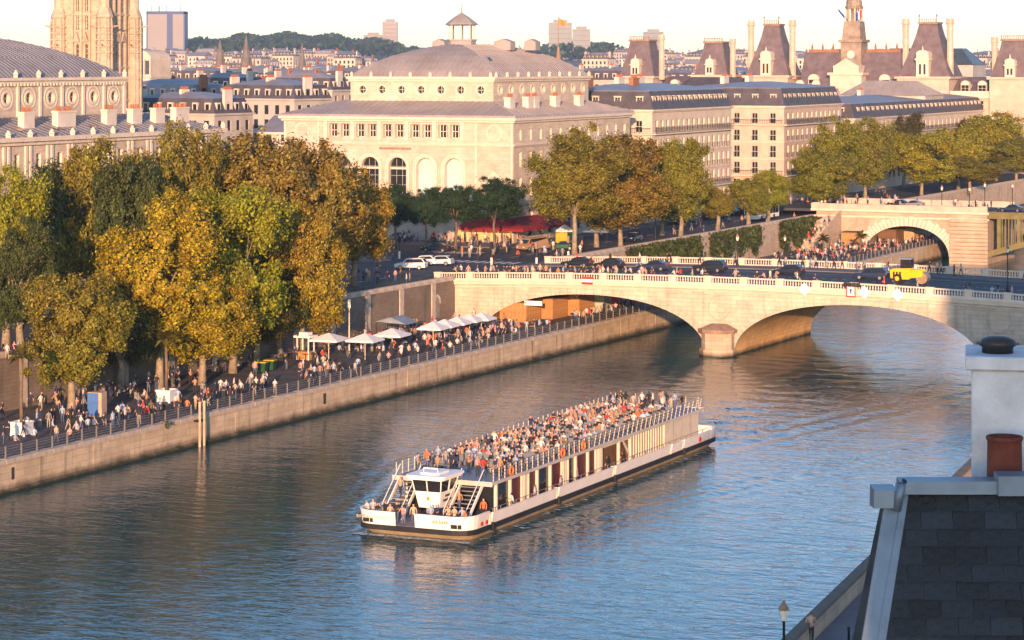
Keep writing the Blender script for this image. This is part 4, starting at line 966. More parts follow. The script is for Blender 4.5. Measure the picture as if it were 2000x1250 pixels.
# ---- city hall
def city_hall():
    o = Vector((70, 700, 0)); ch = thing('city_hall', 'ornate city hall with steep slate pavilions, tall chimneys and clock tower', 'city hall', o, RZ)
    x0, x1, D = -45.0, 76.0, 40.0
    hh = [(3 + 4.6 * i, 17.0, 1.8, 4.4, 'arch') for i in range(26)] + [(3 + 4.6 * i, 24.0, 1.6, 3.0, 'rect') for i in range(26)]
    w = ob('wall', wall_mesh('wall', x1 - x0, 28 - 8, [(a, b - 8, c, d, e) for a, b, c, d, e in hh], .5, ('pink_stone', 'trim_stone')), ch, (x0, 0, 8))
    for a, b, c, d, e in hh: ob('window', window_mesh(c, d, e, 'glass_dark', (1, 2), .12, False), w, (a, .4, b - 8))
    mb = MB(); mb.box(x0 + .01, x1 - .01, .6, D, 8, 27.9); ob('body', mb.mesh('body', ['pink_stone']), ch)
    mb = MB(); mb.box(x0 - .5, x1 + .5, -.7, .3, 27.6, 28.4); mb.box(x0, x1, -.2, .2, 28.4, 29.5); ob('cornice', mb.mesh('cornice', ['trim_stone']), ch)
    mb = MB(); mb.prism([(.3, 28.4), (D, 28.4), (D - 8, 33.0), (8, 33.0)], x0, x1, 0, 'x'); ob('roof', fixn(mb.mesh('roof', ['slate_purple'])), ch)
    for i in range(26):
        x = x0 + 3 + 4.6 * i
        if min(abs(x - c) for c in (-38.6, -16.4, 0, 22.6, 44, 67.5)) > 7.5: dormer(ch, x, 1.6, 28.6, 'front', 2.3, 2.6, 3.0, 'trim_stone', arch=True)
    def pavilion(xc, w, zb, zt, chims, big=True):
        pv = ob('pavilion', None, ch, (xc, 0, 0))
        mb = MB(); mb.box(-w / 2, w / 2, -1.5, w * .9, 8, zb - .6); mb.box(-w / 2 - .6, w / 2 + .6, -2.1, w * .9 + .6, zb - .6, zb); ob('pavilion_wall', mb.mesh('pavilion_wall', ['pink_stone']), pv)
        mb = MB(); tw_ = w * (.17 if big else .27); yb0, yb1 = -1.4, w * .9; ym = (yb0 + yb1) / 2
        N = 5; pr = []
        for k in range(N + 1):
            q = k / N; e = (1 - q) ** 1.25; pr.append((tw_ + (w / 2 - tw_) * e, zb + (zt - zb) * q))
        for (ra, za), (rb, zb_) in zip(pr, pr[1:]): mb.frustum((-ra, ra, ym - ra * .9, ym + ra * .9), (-rb, rb, ym - rb * .9, ym + rb * .9), za, zb_, cap=False)
        r_ = pr[-1][0]; mb.quad((-r_, ym - r_ * .9, zt), (r_, ym - r_ * .9, zt), (r_, ym + r_ * .9, zt), (-r_, ym + r_ * .9, zt)); rf = ob('pavilion_roof', mb.mesh('pavilion_roof', ['slate_purple']), pv)
        mb = MB(); mb.box(-r_ - .3, r_ + .3, ym - r_ - .3, ym + r_ + .2, zt - .3, zt + .25); 
        for sg in (-1, 1): mb.tube([(sg * r_, ym - r_, zt), (sg * r_, ym - r_, zt + (3.0 if big else 1.6))], [.16, .05], 5); mb.lathe([(.05, 1.6), (.3, 1.9), (.05, 2.3)], 6, (sg * r_, ym - r_, zt)) if big else None
        k = -r_
        while k < r_: mb.box(k, k + .14, ym - r_ - .2, ym - r_ - .1, zt + .25, zt + 1.1); k += .5
        mb.box(-r_, r_, ym - r_ - .2, ym - r_ - .1, zt + 1.0, zt + 1.15)
        ob('roof_crest', mb.mesh('roof_crest', ['copper']), rf)
        dw = w * .24; mb = MB(); dh = (zt - zb) * .42
        mb.box(-dw / 2, dw / 2, -2.0, 2.5, zb, zb + dh); mb.box(-dw / 2 - .3, dw / 2 + .3, -2.2, 2.5, zb + dh * .72, zb + dh * .8); mb.prism([(dw / 2 * math.cos(pi * i / 8), zb + dh + dw * .3 * math.sin(pi * i / 8)) for i in range(9)], -2.0, 2); mb.lathe([(.3, 0), (.05, 1.2)], 5, (0, -1.6, zb + dh + dw * .28))
        dm = ob('dormer', fixn(mb.mesh('dormer', ['trim_stone'])), pv); mb = MB()
        for x in (-dw * .18, dw * .18): mb.quad((x - .28, -2.03, zb + .6), (x + .28, -2.03, zb + .6), (x + .28, -2.03, zb + dh * .55), (x - .28, -2.03, zb + dh * .55))
        ob('dormer_panes', mb.mesh('dormer_panes', ['glass_dark']), dm)
        for cx_, ct in chims:
            mb = MB(); r = .95 if big else .85; mb.lathe([(r, zb - 1), (r * .92, ct - 3.4), (r, ct - 3.3), (r, ct - 3.0), (r * .95, ct - 2.9), (r, ct - 1.6), (r * 1.25, ct - 1.4), (r * 1.25, ct - .9), (r * 1.05, ct - .8), (r * 1.12, ct)], 8, (cx_, ym - w * .15, 0)); ob('chimney', mb.mesh('chimney', ['pink_stone']), pv)
    pavilion(-38.6, 10.5, 33.2, 43.2, [(6.3, 44.8)], False); pavilion(-16.4, 9.8, 33.6, 42.6, [(5.3, 43.6)], False)
    pavilion(0, 12.4, 33.5, 47.4, [(-6.0, 48.6), (6.0, 48.6)]); pavilion(44, 14.2, 33.3, 47.6, [(-6.2, 48.8), (6.0, 48.8)]); pavilion(67.5, 11.0, 33.2, 43, [(-5.2, 43.8)], False)
    mb = MB(); mb.prism([(.5, 28.6), (15, 28.6), (10.2, 39.8), (5.8, 39.8)], 8.6, 36.5, 0, 'x'); ob('main_roof', fixn(mb.mesh('main_roof', ['slate_purple'])), ch)
    mb = MB(); mb.box(9, 36, 7.8, 8.2, 39.8, 40.6); [mb.lathe([(.25, 0), (.3, .9), (.05, 2.0)], 5, (x, 8, 40.3)) for x in (10, 13, 16, 28, 31, 34)]; ob('ridge_crest', mb.mesh('ridge_crest', ['brick_red']), ch)
    for x in (12.5, 32.5): dormer(ch, x, 1.6, 29.5, 'front', 3, 3.0, 5, 'trim_stone', arch=True)
    ct = ob('clock_tower', None, ch, (22.6, 6, 0))
    mb = MB(); mb.box(-4.4, 4.4, -7.5, 0, 20, 34.0); mb.box(-5, 5, -7.9, .2, 33.6, 34.3); mb.box(-3.6, 3.6, -7.2, 0, 34.3, 36.2); mb.prism([(-3.2, 36.2), (3.2, 36.2), (0, 38.2)], -7.2, -.5); ob('clock_house', fixn(mb.mesh('clock_house', ['cream_stone'])), ct)
    mb = MB(); mb.box(-2.9, 2.9, -2.9, 2.9, 32, 42.5); mb.box(-3.4, 3.4, -3.4, 3.4, 42.5, 43.2); mb.frustum((-2.6, 2.6, -2.6, 2.6), (-2.2, 2.2, -2.2, 2.2), 43.2, 48.2); ob('tower_shaft', mb.mesh('tower_shaft', ['tower_stone']), ct)
    for k in range(8): a = 2 * pi * k / 8 + pi / 8; mb = MB(); mb.tube([(2.0 * math.cos(a), 2.0 * math.sin(a), 48), (2.0 * math.cos(a), 2.0 * math.sin(a), 52.2)], .3, 6); ob('column', mb.mesh('column', ['pink_stone']), ct)
    mb = MB(); mb.lathe([(.9, 48), (.9, 52)], 8); mb.lathe([(2.4, 51.6), (2.6, 52.2), (2.2, 52.4), (2.3, 53.2), (1.9, 54.6), (1.1, 55.6), (1.1, 57.5), (1.3, 57.8), (.8, 59), (.1, 63)], 12); ob('cupola', mb.mesh('cupola', ['tower_stone']), ct)
    mb = MB(); mb.tube([(0, -3.0, 39.2), (0, -2.85, 39.2)], 1.1, 16); ob('clock_face', mb.mesh('clock_face', ['trim_stone']), ct)
    for sg, cols_ in ((-1, ('flag_blue',)), (1, ('flag_blue', 'sign_white', 'flag_red'))):
        f = thing('flag', 'tricolour flag flying right of the clock tower columns' if sg > 0 else 'dark blue flag slanting out left of the clock tower', 'flag', o + V * 22.6 + U * 6 + Vector((0, 0, 48.5)), RZ, 'flags on the clock tower')
        mb = MB(); mb.tube([(sg * 1.2, -2, 0), (sg * 3.4, -3, 3.0)], [.08, .04], 5); ob('pole', mb.mesh('pole', ['iron']), f)
        for i, c in enumerate(cols_):
            mb = MB(); w_ = .55 if len(cols_) > 1 else 1.0; xa = sg * (1.5 + i * .5) if sg > 0 else -3.4 + i; mb.quad((xa, -2.9, -.3 + i * .3), (xa + w_, -2.9, 0 + i * .3), (xa + w_, -2.9, 2.2 + i * .3), (xa, -2.9, 1.9 + i * .3)) if sg > 0 else mb.quad((-1.7, -2.9, .2), (-3.5, -2.9, 2.4), (-3.6, -2.9, 3.1), (-1.9, -2.9, 1.4)); ob('cloth', mb.mesh('cloth', [c]), f)
city_hall()

# ---- low zinc-roofed halls in front of the city hall
def hall(label, px0, px1, Y, z0, z1, m='zinc_warm', wm='grey_render', sk=True):
    a, b = ad(px0, Y), ad(px1, Y); p = a; W = (b - a).length / math.cos(RA) * .97
    h = thing('roofed_hall', label, 'building', p, RZ); mb = MB(); mb.box(0, W, 0, 16, 8, z0); ob('wall', mb.mesh('wall', [wm]), h)
    hip_roof(h, -.3, W + .3, -.3, 16.3, [(z0, 0), (z1, 5.5)], m, seams=1.5)
    if sk: mb = MB(); mb.box(W * .1, W * .8, 2, 2.3, z0 - .6, z0 + .9); ob('louvre', mb.mesh('louvre', ['slate_far']), h)
hall('long zinc-roofed hall in front of the clock tower roof', 1640, 1800, 640, 28.9, 32.5)
hall('brown zinc-roofed hall between the small pavilions', 1300, 1445, 640, 29.5, 33.4, 'slate_far')
hall('blue glazed roof block behind the city hall', 1700, 1890, 860, 36.0, 41.5, 'glass_blue', 'grey_render', False)
# ================================================================== THE CITY BEYOND
def far_variants():
    out = []
    for v in range(9):
        r = random.Random(100 + v); W = r.uniform(13, 22); D = r.uniform(11, 15); H = r.choice((17, 19, 21)); wm = ('pale_render', 'cream_stone', 'pale_render', 'grey_render', 'pink_stone', 'pale_render')[v % 6]
        mans = v % 3 != 2; n = int(W / 2.9); nd = int(D / 3.2)
        rows = [(2.5 + 3.1 * i, 1.25, 2.0) for i in range(int(H / 3.2))]
        hf = grid_holes(W, n, rows, margin=.4); hr = grid_holes(D, nd, rows, margin=.4)
        wall = MB(); gl = MB()
        for side, w, hh in (('f', W, hf), ('r', D, hr)):
            me = wall_mesh('t', w, H, hh, .25); vs_ = [tuple(p.co) for p in me.vertices]; fs_ = [tuple(p.vertices) for p in me.polygons]; bpy.data.meshes.remove(me)
            tr = (lambda p: p) if side == 'f' else (lambda p: (W - p[1], p[0], p[2]))
            wall.add([tr(p) for p in vs_], fs_)
            for h in hh: gl.add([tr(p) for p in ((h[0] - .65, .22, h[1]), (h[0] + .65, .22, h[1]), (h[0] + .65, .22, h[1] + 2.0), (h[0] - .65, .22, h[1] + 2.0))], [(0, 1, 2, 3)])
        wall.quad((0, D, -6), (0, 0, -6), (0, 0, H), (0, D, H)); wall.quad((W, D, -6), (0, D, -6), (0, D, H), (W, D, H)); wall.box(-.35, W + .35, -.35, D + .35, H, H + .4)
        wall.box(.02, W - .02, .3, D - .02, -6, 0, skip='tb')
        roof = MB(); dm = MB()
        if mans:
            roof.frustum((0, W, 0, D), (1.2, W - 1.2, 1.2, D - 1.2), H + .4, H + 3.3, cap=False); roof.frustum((1.2, W - 1.2, 1.2, D - 1.2), (W * .35, W * .65, D * .42, D * .58), H + 3.3, H + 4.5, 1)
            for i in range(n): x = .4 + (W - .8) * (i + .5) / n; dm.box(x - .65, x + .65, .3, 1.5, H + .5, H + 2.5); dm.quad((x - .4, .28, H + .7), (x + .4, .28, H + .7), (x + .4, .28, H + 2.2), (x - .4, .28, H + 2.2), 1)
            for i in range(nd): y = .4 + (D - .8) * (i + .5) / nd; dm.box(W - 1.5, W - .3, y - .65, y + .65, H + .5, H + 2.5); dm.quad((W - .28, y - .4, H + .7), (W - .28, y + .4, H + .7), (W - .28, y + .4, H + 2.2), (W - .28, y - .4, H + 2.2), 1)
            ht = H + 4.3
        else:
            roof.prism([(-.3, H + .4), (D + .3, H + .4), (D / 2, H + 3.6)], -.2, W + .2, 1, 'x'); ht = H + 2.6
        chs = []
        for x in ((.0, .5, 1.0), (.0, 1.0), (.3, 1.0))[v % 3]:
            ch = MB(); cp = MB(); a = x * (W - .9); ch.box(a, a + .6, D * .3, D * .3 + 2.6, H - 2, ht + .7)
            for i in range(7): cp.lathe([(.15, 0), (.12, .55)], 5, (a + .3, D * .3 + .2 + i * .36, ht + .7))
            chs.append((ch.mesh('chimney', ['pale_render' if v % 4 else 'brick_red']), cp.mesh('chimney_pots', ['pot_clay'])))
        out.append((W, wall.mesh('wall', [wm]), gl.mesh('windows', ['glass_dark']), fixn(roof.mesh('roof', ['slate_far' if v % 2 else 'zinc', 'zinc_warm' if v % 4 == 1 else 'zinc'])), dm.mesh('dormers', ['pale_render', 'glass_dark']) if mans else None, chs))
    return out
FV = far_variants()
wallword = ('white rendered', 'cream stone', 'white rendered', 'grey rendered', 'pink stone', 'white rendered')
def far_building(px, Y, v, where, sc=1.0, dz=0.0):
    W, wm, gm, rm, dm, chs = FV[v]; p = ad(px, Y); z = rise(p.x, p.y) + dz
    roofw = 'mansard roof' if v % 3 != 2 else 'pitched roof'
    b = thing('town_house', f'{wallword[v % 6]} house, {roofw}, {where}', 'house', (p.x, p.y, z), RZ + rnd.uniform(-.25, .25), 'houses of the city beyond the theatres', scale=sc)
    ob('wall', wm, b); ob('windows', gm, b, kind='stuff'); r = ob('roof', rm, b)
    if dm: ob('dormers', dm, r, kind='stuff')
    for cm, pm in chs: c = ob('chimney', cm, b); ob('chimney_pots', pm, c, kind='stuff')
rows_ = [(515, -2), (570, 0), (640, 1), (715, 0), (800, 2), (900, 1), (1020, 0), (1170, 0), (1350, -2), (1560, -3), (1800, -4), (2080, -6), (2400, -8), (2750, -9), (3150, -11)]
nm = ('nearest', 'second', 'third', 'fourth', 'fifth', 'sixth', 'seventh', 'eighth', 'ninth', 'tenth', 'eleventh', 'twelfth', 'thirteenth', 'fourteenth', 'farthest')
def landmark(px):
    for a, n in ((270, 'beside the gothic tower'), (330, 'below the blue-framed high-rise'), (400, 'right of the blue-framed high-rise'), (455, 'below the first church spire'), (520, 'below the second church spire'), (620, 'below the thin third spire'), (700, 'just left of the far theatre'), (1210, 'just right of the far theatre'), (1320, 'behind the first small pavilion'), (1450, 'behind the second small pavilion'), (1560, 'behind the first tall pavilion'), (1740, 'behind the clock tower'), (1880, 'behind the second tall pavilion'), (2100, 'at the right edge behind the city hall')):
        if px < a: return n
    return 'beyond'
for j, (Y, dz) in enumerate(rows_):
    for a, b in ((235, 700), (1140, 2020)):
        if a > 1000 and Y < 780: continue
        if Y < 560 and a > 0: px = 300
        px = a + rnd.uniform(-20, 20)
        while px < b:
            v = rnd.randrange(9); w = FV[v][0]
            sc = 1.0 if Y < 2000 else 1.25
            far_building(px, Y * rnd.uniform(.98, 1.02), v, f'{landmark(px)}, {nm[j]} row back', sc, dz)
            px += w * sc * F / Y * .9 * rnd.uniform(1.0, 1.5 if Y < 1000 else 2.3)

# ---- high-rises on the skyline
def tower(label, px0, px1, Y, ytop, m, build=None, base=None, rot=0.0):
    W = (px1 - px0) * Y / F; zt = CH + (HY - ytop) * Y / F; p = ad(px0, Y); g = thing('high_rise', label, 'tower', p, rot)
    if build: build(g, W, zt); return
    mb = MB(); mb.box(0, W, 0, W * .7, 10, zt); mb.box(W * .2, W * .8, W * .2, W * .5, zt, zt + 4); ob('body', mb.mesh('body', [m]), g)
    n = int((zt - 40) / 7); mb = MB()
    for k in range(n): mb.box(.06 * W, .94 * W, -.3, 0, zt - 3 - k * 7, zt - 1.4 - k * 7)
    ob('window_band', mb.mesh('window_band', ['glass_blue']), g, kind='stuff')
def blue_box(g, W, zt):
    mb = MB(); mb.box(W * .02, W * .53, -1, 30, 20, zt - 4); mb.box(W * .68, W * .97, -1, 30, 20, zt - 4); ob('body', mb.mesh('body', ['tower_pale']), g)
    mb = MB(); mb.box(-.5, W * .02, -2, 31, 20, zt); mb.box(W * .97, W + .5, -2, 31, 20, zt); mb.box(-.5, W + .5, -2, 31, zt - 4, zt); mb.box(W * .53, W * .68, -2, 31, 20, zt - 4); ob('blue_frame', mb.mesh('blue_frame', ['tower_blue']), g)
    for x in (.1, .3, .32, .5, .88): mb = MB(); mb.tube([(W * x, 5, zt), (W * x, 5, zt + rnd.uniform(6, 16))], .35, 4); ob('mast', mb.mesh('mast', ['iron']), g)
tower('pale high-rise slab edged and split by dark blue frames', 287, 361, 3600, 22, None, blue_box)
tower('slim pale high-rise with masts left of the theatre roof', 747, 776, 4300, 42, 'tower_pale'); tower('low pale housing slab beside the slim high-rise', 710, 747, 4350, 68, 'tower_pale')
tower('broad grey-blue high-rise right of the theatre flag', 1072, 1117, 3700, 44, 'tower_glass'); tower('shorter blue-grey high-rise with dark cap, right of its broad neighbour', 1119, 1153, 3650, 57, 'tower_glass')
tower('distant blue glass tower behind the first small pavilion chimney', 1258, 1296, 3900, 62, 'tower_glass')
for a, b, y in ((570, 660, 79), (120, 200, 96)):
    tower('far low hilltop housing block ' + ('above the wooded ridge' if a > 300 else 'beside the gothic tower'), a, b, 4600, y, 'tower_pale')
# ---- church spires and a radio mast
def spire(label, px, Y, ytop, w=5.0):
    z = CH + (HY - ytop) * Y / F; g = thing('church_spire', label, 'spire', ad(px, Y), RZ); mb = MB(); h = z - 8
    mb.box(-w / 2, w / 2, -w / 2, w / 2, 8, 8 + h * .55); ob('belfry', mb.mesh('belfry', ['spire_stone']), g)
    mb = MB(); mb.lathe([(w * .55, 8 + h * .55), (w * .5, 8 + h * .58), (.1, z)], 8); ob('spire_cone', mb.mesh('spire_cone', ['spire_stone']), g)
    for k in range(4): a = pi / 4 + pi / 2 * k; mb = MB(); mb.lathe([(w * .12, 8 + h * .55), (.05, 8 + h * .72)], 5, (w * .6 * math.cos(a), w * .6 * math.sin(a), 0)); ob('pinnacle', mb.mesh('pinnacle', ['spire_stone']), g)
spire('thin grey church spire, first to the right of the blue-framed high-rise', 430, 1500, 76, 7); spire('taller grey church spire, second right of the blue-framed high-rise', 481, 1480, 68, 8); spire('slender spire between the second spire and the far theatre', 590, 1700, 82, 6)
# ---- glazed arcade building right of the gothic tower
g = thing('glazed_pavilion', 'cream building with round-arched glazed top right of the gothic tower', 'building', ad(246, 620), RZ); mb = MB(); mb.box(-5, 2, 0, 9, 8, 33.5); mb.prism([(-1.5 + 3.5 * math.cos(pi * i / 10), 37.6 + 2.6 * math.sin(pi * i / 10)) for i in range(11)], .4, 9); mb.box(-5, 2, .45, 9, 33.5, 37.7); mb.box(-5.2, 2.2, 0, 9, 33.4, 34); ob('wall', fixn(mb.mesh('wall', ['cream_stone'])), g, (5, 0, 0))
for k in range(4): mb = MB(); mb.box(-4.8 + k * 1.75, -3.6 + k * 1.75, .2, .5, 34.3, 37.6); ob('window', mb.mesh('window', ['glass_blue']), g, (5, 0, 0))
for k in range(5): mb = MB(); mb.box(-5.1 + k * 1.72, -4.8 + k * 1.72, -.1, .45, 34, 38.0); ob('pier', mb.mesh('pier', ['trim_stone']), g, (5, 0, 0))
# ---- wooded ridge
def wooded():
    mb = MB(); r = random.Random(5)
    for k in range(9000):
        q = r.random(); px = r.gauss(560, 140) if q < .75 else r.gauss(1130, 45)
        if q < .75 and not 330 < px < 815: px = r.uniform(335, 810)
        Y = r.uniform(3500, 4600); x = (px - CXP) * Y / F; z = rise(x, Y) + r.uniform(1, 15) * (1 if 360 < px < 790 or px > 1000 else .6) + 3 * math.sin(px * .07) 
        a = Vector((r.gauss(0, 1), r.gauss(0, 1), r.gauss(0, 1))).normalized() * r.uniform(2.5, 5.5); b = a.cross(Vector((r.gauss(0, 1), r.gauss(0, 1), r.gauss(0, 1)))).normalized() * r.uniform(2.5, 5)
        c = Vector((x, Y, z)); mb.quad(c - a, c - b, c + a, c + b)
    o = ob('wooded_ridge', mb.mesh('wooded_ridge', ['leaf']), None, label='dark green wooded ridge along the horizon', cat='woods', kind='stuff'); o.color = (.035, .06, .03, 1)
wooded()
# ================================================================== TREES
def crown_mesh(seed, n_clump=90, per=150, leaf=.42, flat=1.0, gaps=.0):
    """a crown in a unit-ish space: radius 1 across, 1 high half-axis; leaf size given in metres for a 7 m radius"""
    r = np.random.RandomState(seed)
    cl = []
    lobes = [(np.array([math.cos(a) * q * .62, math.sin(a) * q * .62, r.uniform(-.62, .62)]), r.uniform(.25, .42)) for a, q in zip(np.linspace(0, 4 * pi, 15)[:-1] + r.uniform(0, 1), r.uniform(.6, 1.0, 14))] + [(np.array([r.uniform(-.15, .15), r.uniform(-.15, .15), .55]), .45), (np.array([0, 0, 0.]), .6), (np.array([r.uniform(-.3, .3), r.uniform(-.3, .3), -.55]), .4)]
    while len(cl) < n_clump:
        c, R_ = lobes[r.randint(len(lobes))]; d = r.normal(size=3); d /= np.linalg.norm(d); d[2] = d[2] * .9 + .08
        cl.append((c + d * R_ * r.uniform(.6, 1.08), r.uniform(.06, .17)))
    P = []; N = []
    for c, cr in cl:
        d = r.normal(size=(per, 3)); d /= np.linalg.norm(d, axis=1)[:, None]
        rad_ = cr * np.abs(r.normal(.75, .42, size=(per, 1)))
        P.append(c + d * rad_); N.append(d * .55 + (c / (np.linalg.norm(c) + .01)) * .5 + r.normal(size=(per, 3)) * .45)
    P = np.concatenate(P); N = np.concatenate(N); N /= np.linalg.norm(N, axis=1)[:, None]
    n = len(P); t = np.cross(N, r.normal(size=(n, 3))); t /= np.linalg.norm(t, axis=1)[:, None]; b = np.cross(N, t)
    s = (leaf / 7.0) * r.uniform(.6, 1.25, size=(n, 1)); v = np.stack([P - t * s, P - b * s * .62, P + t * s, P + b * s * .62], 1).reshape(-1, 3)
    me = bpy.data.meshes.new('crown'); f = np.arange(n * 4).reshape(n, 4); me.from_pydata(v.tolist(), [], f.tolist()); me.materials.append(MATS['leaf']); me.update()
    return me, [(c[0], cr) for c, cr in zip(cl, [0] * len(cl))]
CROWNS = [crown_mesh(11 + i, 270, 260, .165 + .012 * (i % 3)) for i in range(6)]
SMALL = [crown_mesh(31 + i, 150, 100, .40) for i in range(3)]
def tree(name, label, base, ztop, zbot, r, color, var, small=False, pale=True, trunk_r=.36, lean=(0, 0), group=None, squash=1.0):
    """base = world point of the foot"""
    me, cl = (SMALL if small else CROWNS)[var % (3 if small else 6)]
    g = thing(name, label, 'tree', base, rnd.uniform(0, 2 * pi), group)
    hz = (ztop - zbot) / 2; zc = (ztop + zbot) / 2 - base[2]
    c = ob('crown', me, g, (lean[0], lean[1], zc), rnd.uniform(0, 6), scale=(r, r * squash, hz)); c.color = (*color, 1)
    mb = MB(); h = zbot - base[2]; lx, ly = lean; tr = random.Random(var * 13 + int(r * 100))
    fork = max(1.5, h + hz * .25)
    mb.tube([(0, 0, -.2), (lx * .15, ly * .15, fork * .3), (lx * .4 + .15, ly * .4, fork * .7), (lx * .6, ly * .6, fork)], [trunk_r * 1.35, trunk_r, trunk_r * .85, trunk_r * .7], 8)
    for k in range(7):
        a = 2 * pi * k / 7 + tr.uniform(-.3, .3); q = tr.uniform(.2, .45); e = Vector((lx + math.cos(a) * r * q, ly + math.sin(a) * r * q, zc + hz * tr.uniform(-.3, .35)))
        st = Vector((lx * .6, ly * .6, fork * tr.uniform(.8, 1.0))); mid = st.lerp(e, .5) + Vector((tr.uniform(-.5, .5), tr.uniform(-.5, .5), .5))
        mb.tube([st, mid, e], [trunk_r * .5, trunk_r * .28, .05], 5)
    ob('trunk', mb.mesh('trunk', ['bark_pale' if pale else 'bark'], True), g)
    return g
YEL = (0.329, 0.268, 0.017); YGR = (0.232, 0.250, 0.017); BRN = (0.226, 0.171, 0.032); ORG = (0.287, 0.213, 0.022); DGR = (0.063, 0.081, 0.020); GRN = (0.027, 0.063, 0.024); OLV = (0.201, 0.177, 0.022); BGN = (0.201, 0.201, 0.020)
# (label, px, t, z of foot, y top, y bottom, width px, colour, crown variant)
TL = [
 ('tall yellow-green plane tree at the left edge of the picture', 12, -45, ZG, 322, 590, 150, YGR, 0),
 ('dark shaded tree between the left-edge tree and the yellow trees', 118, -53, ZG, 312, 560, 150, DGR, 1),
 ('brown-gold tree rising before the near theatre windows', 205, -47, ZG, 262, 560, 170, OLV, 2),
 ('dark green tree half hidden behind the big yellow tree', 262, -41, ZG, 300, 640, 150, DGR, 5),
 ('big bright yellow plane tree in the middle of the lower quay', 312, -33.5, ZQ, 378, 640, 230, YEL, 3),
 ('lower golden tree spreading under the big yellow plane tree', 395, -31.5, ZQ, 500, 700, 190, YEL, 4),
 ('bright lime-yellow plane tree right of the big yellow one', 455, -34, ZQ, 362, 640, 205, YGR, 1),
 ('tall brown tree with the highest crown beside the near theatre', 345, -48, ZG, 236, 520, 160, OLV, 0),
 ('wide russet brown plane tree behind the lime-yellow tree', 490, -45, ZG, 252, 600, 230, BRN, 2),
 ('russet tree in front of the left end of the far theatre', 600, -43, ZG, 262, 610, 220, BRN, 5),
 ('golden russet tree leaning over the terrace parasols', 590, -34.5, ZQ, 400, 640, 170, ORG, 3),
 ('orange-yellow tree at the corner of the square', 690, -47, ZG, 300, 540, 150, ORG, 4),
 ('small golden tree standing over the planter promenade', 140, -31, ZQ, 532, 745, 185, OLV, 1),
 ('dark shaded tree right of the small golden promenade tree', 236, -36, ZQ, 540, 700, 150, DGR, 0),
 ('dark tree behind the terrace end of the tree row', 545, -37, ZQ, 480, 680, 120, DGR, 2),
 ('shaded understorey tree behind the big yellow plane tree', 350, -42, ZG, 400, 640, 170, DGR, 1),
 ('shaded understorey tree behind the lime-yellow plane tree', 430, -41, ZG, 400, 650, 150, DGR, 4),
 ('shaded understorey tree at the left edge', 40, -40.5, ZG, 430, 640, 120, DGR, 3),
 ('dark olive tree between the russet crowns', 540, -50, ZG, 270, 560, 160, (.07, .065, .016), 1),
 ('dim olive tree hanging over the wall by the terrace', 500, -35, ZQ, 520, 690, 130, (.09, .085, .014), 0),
]
for lab, px, t, zf, y0, y1, w, colr, var in TL:
    s = s_at(px, t); p = R(t, s, zf); k = p.y / F
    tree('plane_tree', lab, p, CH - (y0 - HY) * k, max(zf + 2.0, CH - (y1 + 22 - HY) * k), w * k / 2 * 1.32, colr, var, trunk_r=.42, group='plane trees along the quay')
# the square's small shaded trees
for lab, px, s, y0, y1, w in (('small round green tree, first in the row before the far theatre', 772, 50, 355, 446, 90), ('small round green tree, second in the row before the far theatre', 832, 51, 360, 446, 82), ('small round green tree, third in the row before the far theatre', 890, 53, 360, 440, 78), ('largest round green tree by the red awning, last of the row', 966, 52, 344, 434, 112)):
    kx = (px - CXP) / F; a = OR + U * s; t = (kx * a.y - a.x) / (V.x - kx * V.y); p = R(t, s, ZG); k = p.y / F
    tree('round_tree', lab, p, CH - (y0 - HY) * k, CH - (y1 - HY) * k, w * k / 2 * 1.2, GRN, px, False, False, .22, group='round trees before the far theatre')
# riverside trees past the bridge
TR = [('huge gold-brown plane tree by the bridge end, left crown', 1122, -41.5, 262, 432, 160, OLV, 0), ('huge gold-brown plane tree by the bridge end, right crown', 1212, -41.2, 256, 468, 170, (.20, .15, .022), 2), ('back crown behind the two gold-brown bridge trees', 1165, -46, 250, 440, 150, OLV, 3),
 ('yellow-green tree right of the gold-brown pair', 1330, -41.2, 270, 455, 112, BGN, 1), ('dark narrow tree behind the yellow-green one', 1293, -47, 315, 450, 70, GRN, 5), ('small thin yellow tree fourth along the riverside road', 1402, -41.5, 360, 448, 66, OLV, 4),
 ('rounded olive tree beside the bus', 1462, -41.5, 345, 435, 80, BGN, 5), ('small yellow tree over the bus roof', 1500, -43, 332, 425, 70, YGR, 1), ('broad olive tree at the ramp above the ivy wall', 1603, -42, 296, 418, 112, BGN, 2),
 ('tall green tree behind the ramp, left of the dark one', 1620, -50, 232, 370, 105, (.20, .205, .018), 3), ('tall green tree beside the far bridge head', 1690, -48, 228, 365, 105, (.19, .19, .02), 0), ('dark tall tree before the skylit roof', 1765, -57, 212, 360, 85, (.075, .07, .018), 4),
 ('bright green tree above the far stone arch', 1800, -42, 258, 400, 130, (.28, .27, .018), 1), ('second bright green tree above the far stone arch', 1872, -43, 246, 400, 120, (.27, .26, .018), 5), ('brown shrub-like tree over the far bridge pier', 1895, -36.6, 305, 420, 115, OLV, 3),
 ('large green tree at the right edge', 1945, -46, 216, 395, 140, (.25, .245, .018), 2), ('olive tree at the right edge by the street lamps', 1985, -38.6, 268, 420, 120, BGN, 0), ('brown treetop above the skylit roof, right', 1890, -58, 222, 330, 90, (.12, .09, .02), 4)]
for lab, px, t, y0, y1, w, colr, var in TR:
    s = s_at(px, t); p = R(t, s, ZG); k = p.y / F
    tree('riverside_tree', lab, p, CH - (y0 - HY) * k, max(ZG + 2.3, CH - (y1 + 8 - HY) * k), w * k / 2 * 1.36, colr, var, False, True, .40, group='riverside trees past the bridge')
